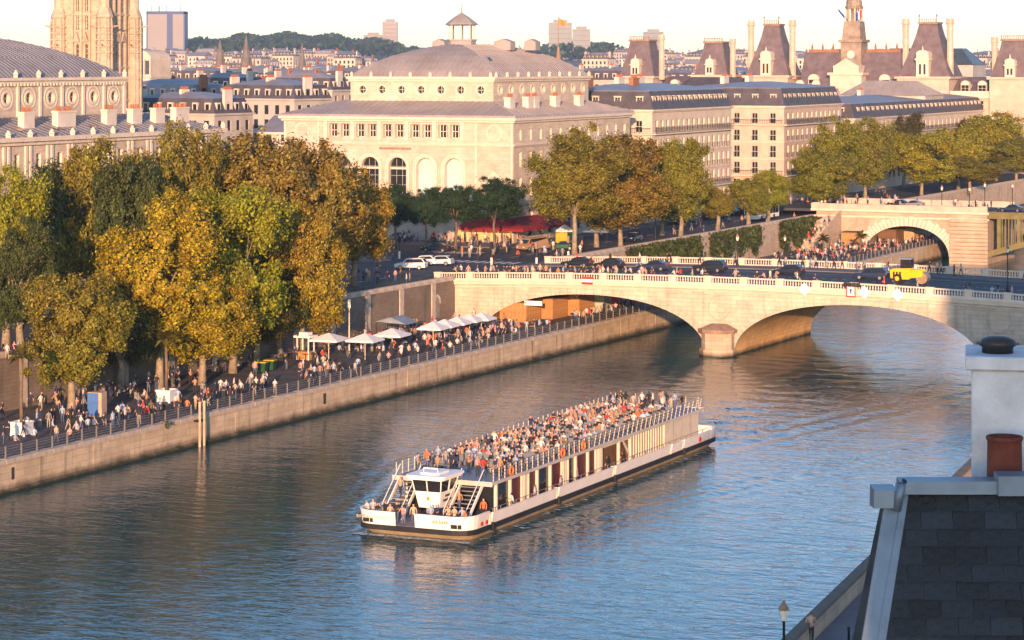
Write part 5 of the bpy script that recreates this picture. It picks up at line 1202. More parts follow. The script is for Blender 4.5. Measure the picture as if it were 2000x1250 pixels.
# ---- palms
def palm(label, p, h, box=True):
    g = thing('palm_tree', label, 'palm tree', p, rnd.uniform(0, 6), 'potted palms on the quay'); z0 = 1.25 if box else 0
    mb = MB(); mb.tube([(0, 0, z0 - .2), (.05, .05, z0 + h * .4), (.12, 0, z0 + h)], [.2, .16, .15], 7); ob('trunk', mb.mesh('trunk', ['bark'], True), g)
    mb = MB()
    for k in range(26):
        a = 2 * pi * k / 26 * 2.4; el = rnd.uniform(-.5, 1.1); L_ = rnd.uniform(1.1, 1.7); d = Vector((math.cos(a) * math.cos(el), math.sin(a) * math.cos(el), math.sin(el))); o_ = Vector((.12, 0, z0 + h)); q = d.cross(Vector((0, 0, 1))).normalized() * .34
        m_ = o_ + d * L_ * .6 + Vector((0, 0, -.05)); e = o_ + d * L_ + Vector((0, 0, -.35)); mb.add([o_ - q * .2, o_ + q * .2, m_ + q, e, m_ - q], [(0, 1, 2, 3, 4)])
    c = ob('crown', mb.mesh('crown', ['leaf']), g); c.color = (.10, .085, .015, 1)
    return g
def planter(label, p):
    g = thing('planter', label, 'planter', p, RZ + .1, 'white planters on the quay'); mb = MB(); mb.box(-.8, .8, -.8, .8, .12, 1.25, skip='t'); mb.box(-.7, .7, -.7, .7, .2, 1.12, 1)
    ob('box', mb.mesh('box', ['canvas_white', 'stain_dark']), g); mb = MB(); mb.box(-.86, .86, -.86, -.78, 1.15, 1.3); mb.box(-.86, .86, .78, .86, 1.15, 1.3); mb.box(-.86, -.78, -.78, .78, 1.15, 1.3); mb.box(.78, .86, -.78, .78, 1.15, 1.3); ob('rim', mb.mesh('rim', ['canvas_white']), g)
    for x in (-.7, .7):
        for y in (-.7, .7): mb = MB(); mb.box(x - .1, x + .1, y - .1, y + .1, 0, .12); ob('foot', mb.mesh('foot', ['canvas_white']), g)
for lab, lab2, px, py, h in (('potted palm in the white planter by the promenade middle', 'white square planter holding the middle palm', 325, 785, 5.4), ('potted palm in the white planter at the left edge', 'white square planter at the left edge of the quay', 42, 850, 6.2)):
    p = at(px, py, ZQ); planter(lab2, p); palm(lab, p, h)
p = at(634, 690, ZQ); palm('tall bare-stemmed palm among the terrace parasols', p, 8.5, False)
for px, py, n in ((1608, 505, 'left'), (1680, 500, 'right')): palm(f'small palm before the far arch, {n} of two', at(px, py, ZQ), 3.6, False)
# ---- ivy on the wall between the bridges
def ivy(label, px0, px1, drop, dens):
    s0, s1 = s_at(px0, UW), s_at(px1, UW); r = random.Random(int(px0)); mb = MB(); n = int((s1 - s0) * dens)
    for k in range(n):
        y = r.uniform(0, s1 - s0); x = .15 + abs(r.gauss(0, .45)); lim = drop * (.75 + .25 * math.sin(y * .9 + px0) + .12 * math.sin(y * 2.7)); z = ZG + .7 - r.random() ** .8 * lim
        c = Vector((x, y, z)); a = Vector((r.gauss(0, .5), r.gauss(0, 1), r.gauss(0, 1))).normalized() * .34; b = a.cross(Vector((1, r.gauss(0, .6), r.gauss(0, .6)))).normalized() * .24; mb.quad(c - a, c - b, c + a, c + b)
    ob('ivy', mb.mesh('ivy', ['ivy']), None, R(UW, s0), RZ, label, 'ivy', 'ivy hanging on the wall between the bridges')
ivy('wide ivy curtain on the wall nearest the bridge', 1220, 1310, 5.4, 160); ivy('ivy clump on the pale wall, second from the bridge', 1318, 1365, 5.2, 170); ivy('ivy clump in the middle of the pale wall', 1383, 1432, 5.2, 170); ivy('ivy clump, fourth along the pale wall', 1440, 1480, 4.6, 170); ivy('thick ivy clump nearest the stair and palms', 1520, 1585, 5.4, 200)
# ================================================================== PEOPLE
def body(pose):
    """one continuous skinned figure 1.72 m tall facing -y; returns the mesh with skin/hair/top/legs/shoes by nearest bone"""
    V_ = {}; E = []
    sit = pose.startswith('sit'); hip = .50 if sit else .93
    def a(n, x, y, z, r): V_[n] = (x, y, z, r)
    a('pelvis', 0, 0, hip, .125); a('waist', 0, .0, hip + .17, .115); a('chest', 0, -.01, hip + .40, .135); a('neck', 0, 0, hip + .56, .055); a('chin', 0, -.015, hip + .63, .07); a('head', 0, -.01, hip + .72, .098); a('crown', 0, 0, hip + .80, .062)
    E += [('pelvis', 'waist', 'top'), ('waist', 'chest', 'top'), ('chest', 'neck', 'top'), ('neck', 'chin', 'skin'), ('chin', 'head', 'skin'), ('head', 'crown', 'hair')]
    sh = hip + .49
    arms = {'stand': ((.24, .02, -.26), (.26, -.08, -.52), (.25, -.05, -.24), (.27, -.06, -.50)), 'walk': ((.24, .10, -.26), (.25, .06, -.50), (.24, -.12, -.25), (.24, -.28, -.45)), 'point': ((.26, .03, -.26), (.27, -.08, -.50), (.27, -.16, -.05), (.16, -.30, .16)), 'chat': ((.25, -.03, -.26), (.12, -.27, -.22), (.25, -.02, -.26), (.14, -.25, -.30)), 'sit': ((.23, -.06, -.26), (.18, -.30, -.36), (.23, -.07, -.26), (.16, -.31, -.34)), 'sit_turn': ((.25, -.04, -.25), (.30, -.25, -.20), (.23, -.05, -.26), (.12, -.28, -.28)), 'lean': ((.24, -.15, -.22), (.20, -.40, -.25), (.24, -.15, -.22), (.20, -.40, -.25))}[pose]
    for sg, (el, ha) in ((1, arms[:2]), (-1, arms[2:])):
        k = 'l' if sg > 0 else 'r'; a('sh' + k, sg * .185, 0, sh, .062); a('el' + k, sg * el[0], el[1], sh + el[2], .046); a('wr' + k, sg * ha[0], ha[1], sh + ha[2], .034); h2 = Vector(ha) * 1.0; a('hd' + k, sg * ha[0] * .98, ha[1] - .05, sh + ha[2] - .05, .036)
        E += [('chest', 'sh' + k, 'top'), ('sh' + k, 'el' + k, 'top'), ('el' + k, 'wr' + k, 'skin'), ('wr' + k, 'hd' + k, 'skin')]
        st = {'stand': (0, 0, 0), 'walk': (-.17 * sg, .05 * sg, 0), 'point': (0.02 * sg, 0, 0), 'chat': (-.05 * sg, 0, 0), 'lean': (.06, .1, 0)}.get(pose, (0, 0, 0))
        a('hp' + k, sg * .095, 0, hip - .06, .098)
        if sit: a('kn' + k, sg * .13, -.42, hip - .02, .07); a('an' + k, sg * .13, -.40, .09, .045); a('ft' + k, sg * .14, -.55, .035, .036)
        else:
            dy = st[0]; a('kn' + k, sg * .105, dy * .6 - (.05 if pose == 'walk' and sg > 0 else .01), .49, .068); a('an' + k, sg * .11, dy + (.10 if pose == 'walk' and sg < 0 else 0), .09, .043); a('ft' + k, sg * .13, dy - .14 + (.10 if pose == 'walk' and sg < 0 else 0), .035, .036)
        E += [('pelvis', 'hp' + k, 'legs'), ('hp' + k, 'kn' + k, 'legs'), ('kn' + k, 'an' + k, 'legs'), ('an' + k, 'ft' + k, 'shoe')]
    if pose == 'lean':
        for n in V_:
            x, y, z, r = V_[n]
            if z > hip: V_[n] = (x, y - (z - hip) * .28, z - (z - hip) * .05, r)
    names = list(V_); me = bpy.data.meshes.new('skel'); me.from_pydata([V_[n][:3] for n in names], [(names.index(p), names.index(q)) for p, q, _ in E], [])
    o = bpy.data.objects.new('skel', me); col.objects.link(o); o.modifiers.new('Skin', 'SKIN'); 
    for i, n in enumerate(names): me.skin_vertices[0].data[i].radius = (V_[n][3],) * 2; me.skin_vertices[0].data[i].use_root = n == 'pelvis'
    ss = o.modifiers.new('Sub', 'SUBSURF'); ss.levels = 1; ss.render_levels = 1
    dg = bpy.context.evaluated_depsgraph_get(); dg.update(); out = bpy.data.meshes.new_from_object(o.evaluated_get(dg)); bpy.data.objects.remove(o); bpy.data.meshes.remove(me)
    seg = [(Vector(V_[p][:3]), Vector(V_[q][:3]), k, V_[p][3] + V_[q][3]) for p, q, k in E]; idx = {'skin': 0, 'hair': 1, 'top': 2, 'legs': 3, 'shoe': 4}
    out.materials.clear()
    for k in ('skin', 'hair', 'cloth', 'trousers', 'shoe'): out.materials.append(MATS[k])
    hd = V_['head']
    for f in out.polygons:
        c = f.center; best = None
        for p, q, k, r in seg:
            d = q - p; t = max(0, min(1, (c - p).dot(d) / d.length_squared)); e = (c - p - d * t).length - r * .5
            if best is None or e < best[0]: best = (e, k)
        k = best[1]
        if k in ('skin', 'hair') and c.z > V_['chin'][2]: k = 'hair' if (c.y > hd[1] - .02 or c.z > hd[2] + .05) else 'skin'
        f.material_index = idx[k]; f.use_smooth = True
    out.name = 'person_' + pose; return out
POSES = {p: body(p) for p in ('stand', 'walk', 'point', 'chat', 'sit', 'sit_turn', 'lean')}
TOPS = [('white', (.60, .58, .55), 6), ('pale blue', (.28, .38, .52), 6), ('navy', (.02, .03, .08), 7), ('black', (.02, .02, .022), 9), ('beige', (.48, .36, .25), 4), ('red', (.48, .04, .03), 2), ('orange', (.62, .17, .05), 2), ('grey', (.22, .22, .23), 3), ('pink', (.58, .28, .26), 3), ('olive', (.10, .10, .04), 1), ('light grey', (.38, .38, .38), 2), ('tan', (.40, .22, .12), 2)]
TOPW = [t for t in TOPS for _ in range(t[2])]
NP = [0]; ORD = ('first', 'second', 'third', 'fourth', 'fifth', 'sixth', 'seventh', 'eighth', 'ninth', 'tenth', 'eleventh', 'twelfth', 'thirteenth', 'fourteenth', 'fifteenth', 'sixteenth', 'seventeenth', 'eighteenth', 'nineteenth', 'twentieth', 'twenty-first', 'twenty-second', 'twenty-third', 'twenty-fourth', 'twenty-fifth', 'twenty-sixth', 'twenty-seventh', 'twenty-eighth', 'twenty-ninth', 'thirtieth', 'thirty-first', 'thirty-second', 'thirty-third', 'thirty-fourth', 'thirty-fifth', 'thirty-sixth', 'thirty-seventh', 'thirty-eighth', 'thirty-ninth', 'fortieth', 'forty-first', 'forty-second', 'forty-third', 'forty-fourth')
VERB = {'stand': 'standing', 'walk': 'walking', 'point': 'raising an arm', 'chat': 'standing, arms bent,', 'sit': 'sitting', 'sit_turn': 'sitting', 'lean': 'leaning forward'}
def person(p, pose, rot, where, group, top=None):
    n, c, _ = top or rnd.choice(TOPW); NP[0] += 1; k = rnd.uniform(.92, 1.06)
    o = ob('person', POSES[pose], None, p, rot, f'person in {n} {VERB[pose]} {where}', 'person', group, None, k); o.color = (*c, 1); return o
def crowd(name, label, places):
    """many small figures as one mass: places = (point, pose, rot)"""
    vs_, fs_, ms_, cs_ = [], [], [], []
    cache = {p: (np.array([v.co for v in m.vertices]), [tuple(f.vertices) for f in m.polygons], [f.material_index for f in m.polygons]) for p, m in POSES_LOW.items()}
    pants = [(.02, .025, .05), (.018, .018, .02), (.06, .09, .16), (.30, .26, .2), (.03, .03, .035)]; hair = [(.018, .011, .008), (.05, .028, .014), (.16, .09, .04)]; o_ = 0
    for p, pose, rot in places:
        v, f, m = cache[pose]; k = rnd.uniform(.92, 1.05); c, s = math.cos(rot) * k, math.sin(rot) * k
        q = np.stack([v[:, 0] * c - v[:, 1] * s + p[0], v[:, 0] * s + v[:, 1] * c + p[1], v[:, 2] * k + p[2]], 1)
        vs_.extend(q.tolist()); fs_.extend([tuple(i + o_ for i in g) for g in f]); o_ += len(v)
        pal = [(.50, .29, .19), rnd.choice(hair), rnd.choice(TOPW)[1], rnd.choice(pants), (.05, .045, .04)]; cs_.extend([pal[i] for i in m])
    me = bpy.data.meshes.new(name); me.from_pydata(vs_, [], fs_); me.materials.append(MATS['crowd_cloth']); at_ = me.attributes.new('cloth_colour', 'FLOAT_COLOR', 'FACE')
    at_.data.foreach_set('color', np.array([(*c, 1) for c in cs_], dtype=np.float32).ravel()); me.update()
    return ob(name, me, None, label=label, cat='crowd', kind='stuff')
def lower(m):
    bm = bmesh.new(); bm.from_mesh(m); bmesh.ops.triangulate(bm, faces=bm.faces); me = bpy.data.meshes.new(m.name + '_low'); bm.to_mesh(me); bm.free()
    o = bpy.data.objects.new('t', me); col.objects.link(o); d = o.modifiers.new('d', 'DECIMATE'); d.ratio = .22; dg = bpy.context.evaluated_depsgraph_get(); dg.update(); out = bpy.data.meshes.new_from_object(o.evaluated_get(dg)); bpy.data.objects.remove(o); return out
POSES_LOW = {p: lower(m) for p, m in POSES.items()}

# ================================================================== TOUR BOAT
boat = thing('tour_boat', 'long white river tour boat crowded with passengers on its open upper deck', 'boat', BOW, -BA)
def bp(name, mb, mats, parent=None, **k): return ob(name, mb.mesh(name, mats if isinstance(mats, list) else [mats]), parent or boat, **k)
def rounded(w, y0, y1, rb, rs):
    P = []
    for cx_, cy_, r, a0 in ((w - rb, y0 + rb, rb, -pi / 2), (w - rs, y1 - rs, rs, 0), (-w + rs, y1 - rs, rs, pi / 2), (-w + rb, y0 + rb, rb, pi)):
        for k in range(5): a = a0 + pi / 2 * k / 4; P.append((cx_ + r * math.cos(a), cy_ + r * math.sin(a)))
    return P
DZ = .85
mb = MB(); o_ = rounded(5.0, .25, 56.2, 1.4, .8); i_ = rounded(4.3, 1.6, 55.4, 1.2, .8); n = len(o_)
mb.add([(x, y, .46) for x, y in o_] + [(x, y, -.5) for x, y in i_], [(k, n + k, n + (k + 1) % n, (k + 1) % n) for k in range(n)]); bp('hull', fixn and mb, 'hull_tan')
mb = MB(); mb.prism(rounded(5.18, 0, 56.5, 1.6, .9), .44, DZ, 0, 'z'); ob('rubbing_strake', fixn(mb.mesh('rubbing_strake', ['hull_black'])), boat)
mb = MB(); mb.prism(rounded(4.98, .2, 56.3, 1.5, .8), DZ, DZ + .02, 0, 'z'); ob('main_deck', fixn(mb.mesh('main_deck', ['deck_grey'])), boat)
def bulwark(pts, h0, h1, flare=.10, th=.12):
    """wall along a plan polyline with a rail on top"""
    mb = MB(); P = [Vector((x, y, 0)) for x, y in pts]; N = []
    for i in range(len(P)):
        d = (P[min(i + 1, len(P) - 1)] - P[max(0, i - 1)]).normalized(); N.append(Vector((d.y, -d.x, 0)))
    rings = [(0, h0), (flare, h1), (flare + .05, h1 + .03), (flare + .05, h1 + .1), (flare - th - .05, h1 + .1), (flare - th, h1), (-th, h0)]
    vs_ = [(P[i].x + N[i].x * e, P[i].y + N[i].y * e, z) for i in range(len(P)) for e, z in rings]; m = len(rings)
    fs_ = [(i * m + k, (i + 1) * m + k, (i + 1) * m + k + 1, i * m + k + 1) for i in range(len(P) - 1) for k in range(m - 1)] + [tuple(range(m)), tuple((len(P) - 1) * m + k for k in range(m))[::-1]]
    mb.add(vs_, fs_); return ob('bulwark', fixn(mb.mesh('bulwark', ['hull_white'])), boat)
rc = [(5.05 - 1.5 + 1.5 * math.sin(a), 1.6 - 1.5 * math.cos(a)) for a in (0, .4, .8, 1.2, pi / 2)]
bulwark([(.3, .1)] + rc + [(5.05, 3.6)], DZ, 1.85, .14)
bulwark([(-5.05, 3.6)] + [(-x, y) for x, y in rc[::-1]] + [(-1.45, .1)], DZ, 1.85, .14)
for y0, y1 in ((4.3, 17), (17.6, 29.5), (30.2, 43.6), (44.1, 46.8), (47.3, 54.6)): bulwark([(5.05, y0), (5.05, y1)], DZ, 1.62)
for y0, y1 in ((4.3, 29.5), (30.2, 54.6)): bulwark([(-5.05, y1), (-5.05, y0)], DZ, 1.62)
bulwark([(5.05, 54.7)] + [(5.05 - .8 + .8 * math.cos(a), 55.6 + .8 * math.sin(a)) for a in (0, .5, 1.0, pi / 2)] + [(-4.2, 56.4)], DZ, 1.75)
for y in (3.95, 17.3, 29.85, 43.85, 47.05):
    mb = MB(); mb.tube([(4.95, y, DZ), (4.95, y, 1.75)], .2, 8); bp('bollard', mb, 'boat_cream')
mb = MB(); [mb.box(5.0, 5.32, y, y + .3, .3, .95) for y in (4.1, 17.2, 29.7, 46.9)]; bp('fender', mb, 'hull_black', kind='stuff')
# lettering and marks on the bow
lm = text_mesh('BATEAUX MOUCHES', .36, 'hull_tan', .006); ob('lettering', lm, boat, (-3.2, -.03, 1.42), (pi / 2 - .1, 0, 0))
mb = MB(); x = 1.9
for w_ in (.12, .05, .16, 0, .14, .17, .12, .15): (mb.box(x, x + w_, -.06, -.02, 1.32, 1.55) if w_ else None); x += w_ + .06
bp('name_marks', mb, 'hull_tan', kind='stuff')
for sg in (1, -1): mb = MB(); mb.box(sg * 3.9 - .42, sg * 3.9 + .1, -.0, .1, 1.0, 1.32); mb.box(sg * 3.9 + .2, sg * 3.9 + .45, .0, .16, 1.0, 1.32); bp('hawse_port', mb, 'hull_black', kind='stuff')
for y in (2.2, 3.1): mb = MB(); mb.tube([(5.14, y, 1.15), (5.2, y, 1.15)], .18, 10); bp('red_emblem', mb, 'sign_red')
mb = MB(); mb.tube([(5.12, 51.5, 1.2), (5.19, 51.5, 1.2)], .26, 10); bp('red_emblem', mb, 'sign_red')
# deck rail of the bow and side guard rail
mb = MB(); mb.tube([(5.0, 4.4, 2.0), (5.0, 54, 2.0)], .028, 5); mb.tube([(-5.0, 4.4, 2.0), (-5.0, 54, 2.0)], .028, 5); bp('side_rail', mb, 'rail_metal', kind='stuff')
pm = MB(); pm.box(-.025, .025, -.025, .025, 0, .4); pm = pm.mesh('stanchion', ['rail_metal'])
for k in range(33): ob('stanchion', pm, boat, (5.0, 4.6 + k * 1.5, 1.62))
# cabin
CX = 4.05
mb = MB(); mb.box(-3.6, 3.6, 8, 46, DZ, DZ + .06); bp('cabin_floor', mb, 'deck_grey')
post = MB(); post.box(-.13, .13, -.11, .11, DZ, 3.62); post = post.mesh('cabin_post', ['boat_cream']); k = 0
ys = [7.2 + 2.72 * i for i in range(9)] + [33.4, 36.2]
pane_d = MB(); pane_d.box(-.03, .03, .13, 2.58, DZ + .05, 3.5); pane_d = pane_d.mesh('pane', ['glass_dark']); pane_r = MB(); pane_r.box(-.03, .03, .13, 2.58, DZ + .05, 3.5); pane_r = pane_r.mesh('pane', ['burgundy'])
for sg in (1, -1):
    for i, y in enumerate(ys): ob('cabin_post', post, boat, (sg * CX, y, 0))
    for i in range(8):
        ob('pane', (pane_d, pane_r, pane_r, pane_d, pane_r)[i % 5], boat, (sg * (CX - .12), ys[i], 0))
    for y in (12.2, 20.5, 28.0):                      # cream door frames
        mb = MB(); [mb.box(sg * CX - .1, sg * CX + .1, y + d, y + d + .12, DZ, 3.5) for d in (0, .55, .75, 1.3)]; mb.box(sg * CX - .1, sg * CX + .1, y, y + 1.4, 3.4, 3.6); bp('door_frame', mb, 'boat_cream')
    mb = MB(); mb.box(sg * CX - .08, sg * CX + .08, 29.2, 29.5, DZ, 3.55); mb.box(sg * CX - .1, sg * CX + .1, 29.2, 36.2, 3.3, 3.6); bp('lobby_frame', mb, 'boat_cream')
    mb = MB(); mb.box(sg * CX - 1.2, sg * CX - 1.0, 31.2, 33.0, DZ, 3.3); bp('lobby_panel', mb, 'bin_yellow')
    for k in range(12): mb = MB(); mb.box(sg * CX - .06, sg * CX + .06, 37.0 + k * .62, 37.16 + k * .62, DZ, 3.55); bp('slat', mb, 'boat_cream')
    mb = MB(); mb.add([(sg * CX, 34.0, 3.5), (sg * CX, 34.5, 3.5), (sg * CX, 37.2, DZ + .1), (sg * CX, 36.7, DZ + .1)], [(0, 1, 2, 3)]); bp('stair_stringer', mb, 'boat_cream')
    mb = MB(); mb.box(sg * CX - .12, sg * CX + .12, 44.6, 53.6, DZ, 3.55); bp('aft_panel', mb, 'boat_cream'); mb = MB(); mb.box(sg * CX - .5, sg * CX - .45, 37.0, 44.6, DZ, 3.5); bp('dark_glazing', mb, 'glass_dark'); mb = MB(); [mb.box(sg * CX + sg * .12, sg * CX + sg * .15, y_, y_ + .05, DZ + .4, 3.5) for y_ in (46.8, 49.0, 51.3)]; bp('panel_seam', mb, 'rail_metal', kind='stuff')
mb = MB(); mb.box(-CX, CX, 29.0, 29.1, DZ, 3.55); mb.box(-CX, CX, 37.2, 37.3, DZ, 3.55); mb.box(-3.2, 3.2, 29.1, 37.2, DZ, 3.5); bp('inner_wall', mb, 'wood_dark'); mb = MB(); mb.box(-CX, CX, 53.5, 53.6, DZ, 3.55); bp('stern_wall', mb, 'boat_cream')
mb = MB(); mb.box(-CX + .1, CX - .1, 7.1, 7.2, DZ, 3.55); bp('front_wall', mb, 'glass_dark')
# upper deck
UD = 3.8
mb = MB(); mb.box(-4.45, 4.45, 5.6, 54.2, 3.6, UD); bp('upper_deck', mb, 'deck_blue'); mb = MB(); mb.box(4.45, 4.53, 5.6, 54.2, 3.62, 3.88); mb.box(-4.53, -4.45, 5.6, 54.2, 3.62, 3.88); mb.box(-4.53, 4.53, 54.2, 54.3, 3.52, 3.9); mb.box(-4.53, 4.53, 5.5, 5.6, 3.52, 3.9); bp('deck_edge', mb, 'edge_pale')
sp = MB(); sp.add([(-.03, -.05, 0), (.03, -.05, 0), (.03, .05, 0), (-.03, .05, 0), (.10, .18, 1.12), (.16, .18, 1.12), (.16, .28, 1.12), (.10, .28, 1.12)], [(3, 2, 1, 0), (4, 5, 6, 7), (0, 1, 5, 4), (1, 2, 6, 5), (2, 3, 7, 6), (3, 0, 4, 7)]); sp = sp.mesh('rail_post', ['boat_cream'])
st_ = MB(); st_.box(-.03, .03, -.04, .04, 0, 1.08); st_ = st_.mesh('rail_post', ['boat_cream'])
for sg in (1, -1):
    for k in range(44):
        y = 6.0 + k * 1.1; ob('rail_post', sp if y > 26 else st_, boat, (sg * 4.4, y, UD), scale=(sg, 1, 1))
    mb = MB(); [mb.tube([(sg * 4.42, 5.6, UD + h), (sg * 4.42, 25.5, UD + h), (sg * (4.42 + .12 * h), 26.5, UD + h), (sg * (4.42 + .12 * h), 54.2, UD + h)], .025, 5) for h in (.3, .6, .85, 1.1)]; bp('guard_rail', mb, 'rail_metal', kind='stuff')
for k in range(7): ob('rail_post', st_, boat, (-4 + k * 1.33, 54.2, UD))
mb = MB(); [mb.tube([(-4.4, 54.2, UD + h), (4.4, 54.2, UD + h)], .025, 5) for h in (.4, .75, 1.1)]; bp('guard_rail', mb, 'rail_metal', kind='stuff')
mb = MB(); mb.box(-1.25, 1.25, -.02, .42, .38, .46); mb.box(-1.25, 1.25, .40, .46, .46, .95); mb.box(-1.1, -1.0, 0, .4, 0, .38); mb.box(1.0, 1.1, 0, .4, 0, .38); bench = mb.mesh('bench', ['bench_grey'])
for k in range(36):
    for x in (-2.75, -.02, 2.75):
        if not (k < 3 and x == -.02): ob('bench', bench, boat, (x * .98, 10 + k * 1.05, UD))
for y in (9.0, 19.5, 24.0):
    mb = MB()
    for j in range(14): a, b = 2 * pi * j / 14, 2 * pi * (j + 1) / 14; mb.tube([(4.62, y + .36 * math.cos(a), UD + .55 + .36 * math.sin(a)), (4.62, y + .36 * math.cos(b), UD + .55 + .36 * math.sin(b))], .085, 6, cap=False)
    bp('life_ring', mb, 'life_orange')
# wheelhouse on its column, between the two flights of stairs
wh = ob('wheelhouse', None, boat, (.2, .5, 0), scale=(.80, .86, 1.12))
def taper(mb, b, t, z0, z1, m=0): return mb.frustum(b, t, z0, z1, m)
mb = MB(); taper(mb, (-1.15, 1.15, 2.7, 5.4), (-1.45, 1.45, 2.35, 5.6), 1.75, 2.95); mb.quad((-1.15, 2.7, 1.75), (-1.15, 5.4, 1.75), (1.15, 5.4, 1.75), (1.15, 2.7, 1.75)); bp('console', mb, 'hull_white', wh)
mb = MB(); taper(mb, (-1.42, 1.42, 2.38, 5.6), (-1.62, 1.62, 2.12, 5.65), 2.95, 3.85); bp('windscreen', mb, 'glass_dark', wh)
for a, b in (((-1.45, 2.35), (-1.66, 2.08)), ((1.45, 2.35), (1.66, 2.08)), ((0, 2.34), (0, 2.07)), ((1.46, 4.0), (1.66, 4.0)), ((-1.46, 4.0), (-1.66, 4.0)), ((1.46, 5.6), (1.64, 5.65))): mb = MB(); mb.tube([(*a, 2.95), (*b, 3.9)], .06, 5); bp('window_post', mb, 'hull_white', wh)
mb = MB(); mb.prism(rounded(2.05, 1.6, 6.2, .5, .4), 3.85, 4.0, 0, 'z'); mb.prism(rounded(2.2, 1.45, 6.3, .6, .4), 4.0, 4.16, 0, 'z'); ob('wheelhouse_roof', fixn(mb.mesh('wheelhouse_roof', ['hull_white'])), wh)
mb = MB(); mb.prism(rounded(1.1, 2.4, 5.2, .5, .4), 4.16, 4.3, 0, 'z'); mb.tube([(-.8, 3, 4.3), (-.8, 3, 4.55), (.8, 3, 4.55), (.8, 3, 4.3)], .05, 5); ob('roof_hatch', fixn(mb.mesh('roof_hatch', ['hull_white'])), wh)
mb = MB(); mb.box(-.6, .6, 3.2, 5.2, DZ, 1.76); bp('column', mb, 'deck_grey', wh)
mb = MB(); mb.tube([(0, 2.42, 2.45), (0, 2.52, 2.45)], .16, 12); bp('emblem', mb, 'gold', wh)
mb = MB()
for z, ws in ((2.62, (.2, .0, .18, .2, .2)), (2.3, (.25, .2, .12, .3, .22, .2))):
    y = 3.3 if z > 2.5 else 3.0
    for w_ in ws: (mb.box(1.395 + (z - 2.3) * .2, 1.42 + (z - 2.3) * .25, y, y + w_, z - .08, z + .08) if w_ else None); y += w_ + .07
bp('side_marks', mb, 'stain_dark', wh, kind='stuff')
mb = MB(); mb.box(-1.4, 1.4, 5.6, 7.2, 3.5, 3.62); bp('gangway', mb, 'deck_blue', wh)
# stairs to the upper deck
for x0, x1 in ((1.6, 3.4), (-4.0, -2.3)):
    stt = ob('stairs', None, boat)
    for k in range(10): mb = MB(); mb.box(x0, x1, 2.9 + k * .34, 3.22 + k * .34, DZ + .28 * (k + 1) - .05, DZ + .28 * (k + 1)); bp('tread', mb, 'deck_grey', stt)
    for x in (x0 - .08, x1 + .08):
        mb = MB(); mb.add([(x - .05, 2.6, DZ), (x - .05, 2.95, DZ), (x - .05, 6.4, 3.75), (x - .05, 6.05, 3.85), (x + .05, 2.6, DZ), (x + .05, 2.95, DZ), (x + .05, 6.4, 3.75), (x + .05, 6.05, 3.85)], [(0, 1, 2, 3), (7, 6, 5, 4), (0, 3, 7, 4), (1, 5, 6, 2), (0, 4, 5, 1), (3, 2, 6, 7)]); bp('stringer', mb, 'hull_white', stt)
        mb = MB(); mb.tube([(x, 2.7, DZ + 1.0), (x, 6.1, 4.75)], .035, 5); mb.tube([(x, 2.7, DZ), (x, 2.7, DZ + 1.0)], .03, 5); bp('handrail', mb, 'hull_white', stt)
# passengers
REST = []
def onboat(x, y, z): return BOW + BV * x + BU * y + Vector((0, 0, z))
G = 'passengers on the tour boat'
for k in range(36):
    for bx in (-2.75, -.02, 2.75):
        if k < 3 and bx == -.02: continue
        for j, dx in enumerate((-.85, 0, .85)):
            if rnd.random() > .90: continue
            pose = rnd.choice(('sit', 'sit', 'sit_turn')); x = bx * .98 + dx + rnd.uniform(-.1, .1); y = 10.12 + k * 1.05
            if rnd.random() < .13: pose = rnd.choice(('stand', 'point', 'chat'))
            side = 'far-side' if bx < -1 else ('middle' if bx < 1 else 'near-side')
            z = UD; pt_ = onboat(x, y + (.05 if pose.startswith('sit') else -.25), z)
            if rnd.random() < .42: REST.append((pt_, pose, -BA + rnd.uniform(-.5, .5))); continue
            person(onboat(x, y + (.05 if pose.startswith('sit') else -.25), z), pose, -BA + rnd.uniform(-.5, .5) + (pi if rnd.random() < .06 else 0), f'in {side} bench row {ORD[k]} from bow', G)
for k in range(24):
    x = rnd.uniform(-3.9, 3.9); y = rnd.uniform(47.6, 53.6); person(onboat(x, y, UD), rnd.choice(('stand', 'chat', 'point', 'stand')), rnd.uniform(0, 6.2), 'at the upper deck stern, ' + ('near rail' if x > 1.3 else 'far rail' if x < -1.3 else 'middle'), G)
for x, y in ((-3.0, 7.2), (-2.2, 7.8), (-3.6, 8.3), (1.9, 8.2), (2.7, 7.6), (3.7, 8.8), (.8, 8.9), (-.6, 8.5)): person(onboat(x, y, UD), rnd.choice(('stand', 'chat')), rnd.uniform(0, 6.2), 'at the bow end of the upper deck', G)
for x in (-4.6, -4.1, -3.4, -2.9, -2.3, -1.8): person(onboat(x, rnd.uniform(.7, 1.5), DZ), rnd.choice(('stand', 'lean', 'chat')), -BA + rnd.uniform(-.6, .6), 'behind the left half of the bow bulwark', G)
for x in (1.2, 1.7, 2.8, 3.3, 3.9, 4.5): person(onboat(x, rnd.uniform(.7, 1.6), DZ), rnd.choice(('stand', 'lean', 'chat')), -BA + rnd.uniform(-.6, .6), 'behind the right half of the bow bulwark', G)
person(onboat(-.95, .5, DZ), 'lean', -BA, 'in the gap of the bow bulwark', G, TOPS[8]); person(onboat(-.2, .8, DZ), 'stand', -BA + .4, 'beside the gap of the bow bulwark', G, TOPS[4])
person(onboat(-3.2, 4.4, DZ + 1.5), 'walk', -BA, 'on the far flight of boat stairs', G, TOPS[8]); person(onboat(2.4, 3.8, DZ + .9), 'walk', -BA, 'on the near flight of boat stairs', G, TOPS[11]); person(onboat(3.9, 5.2, DZ), 'stand', -BA, 'beside the near flight of boat stairs', G, TOPS[6])
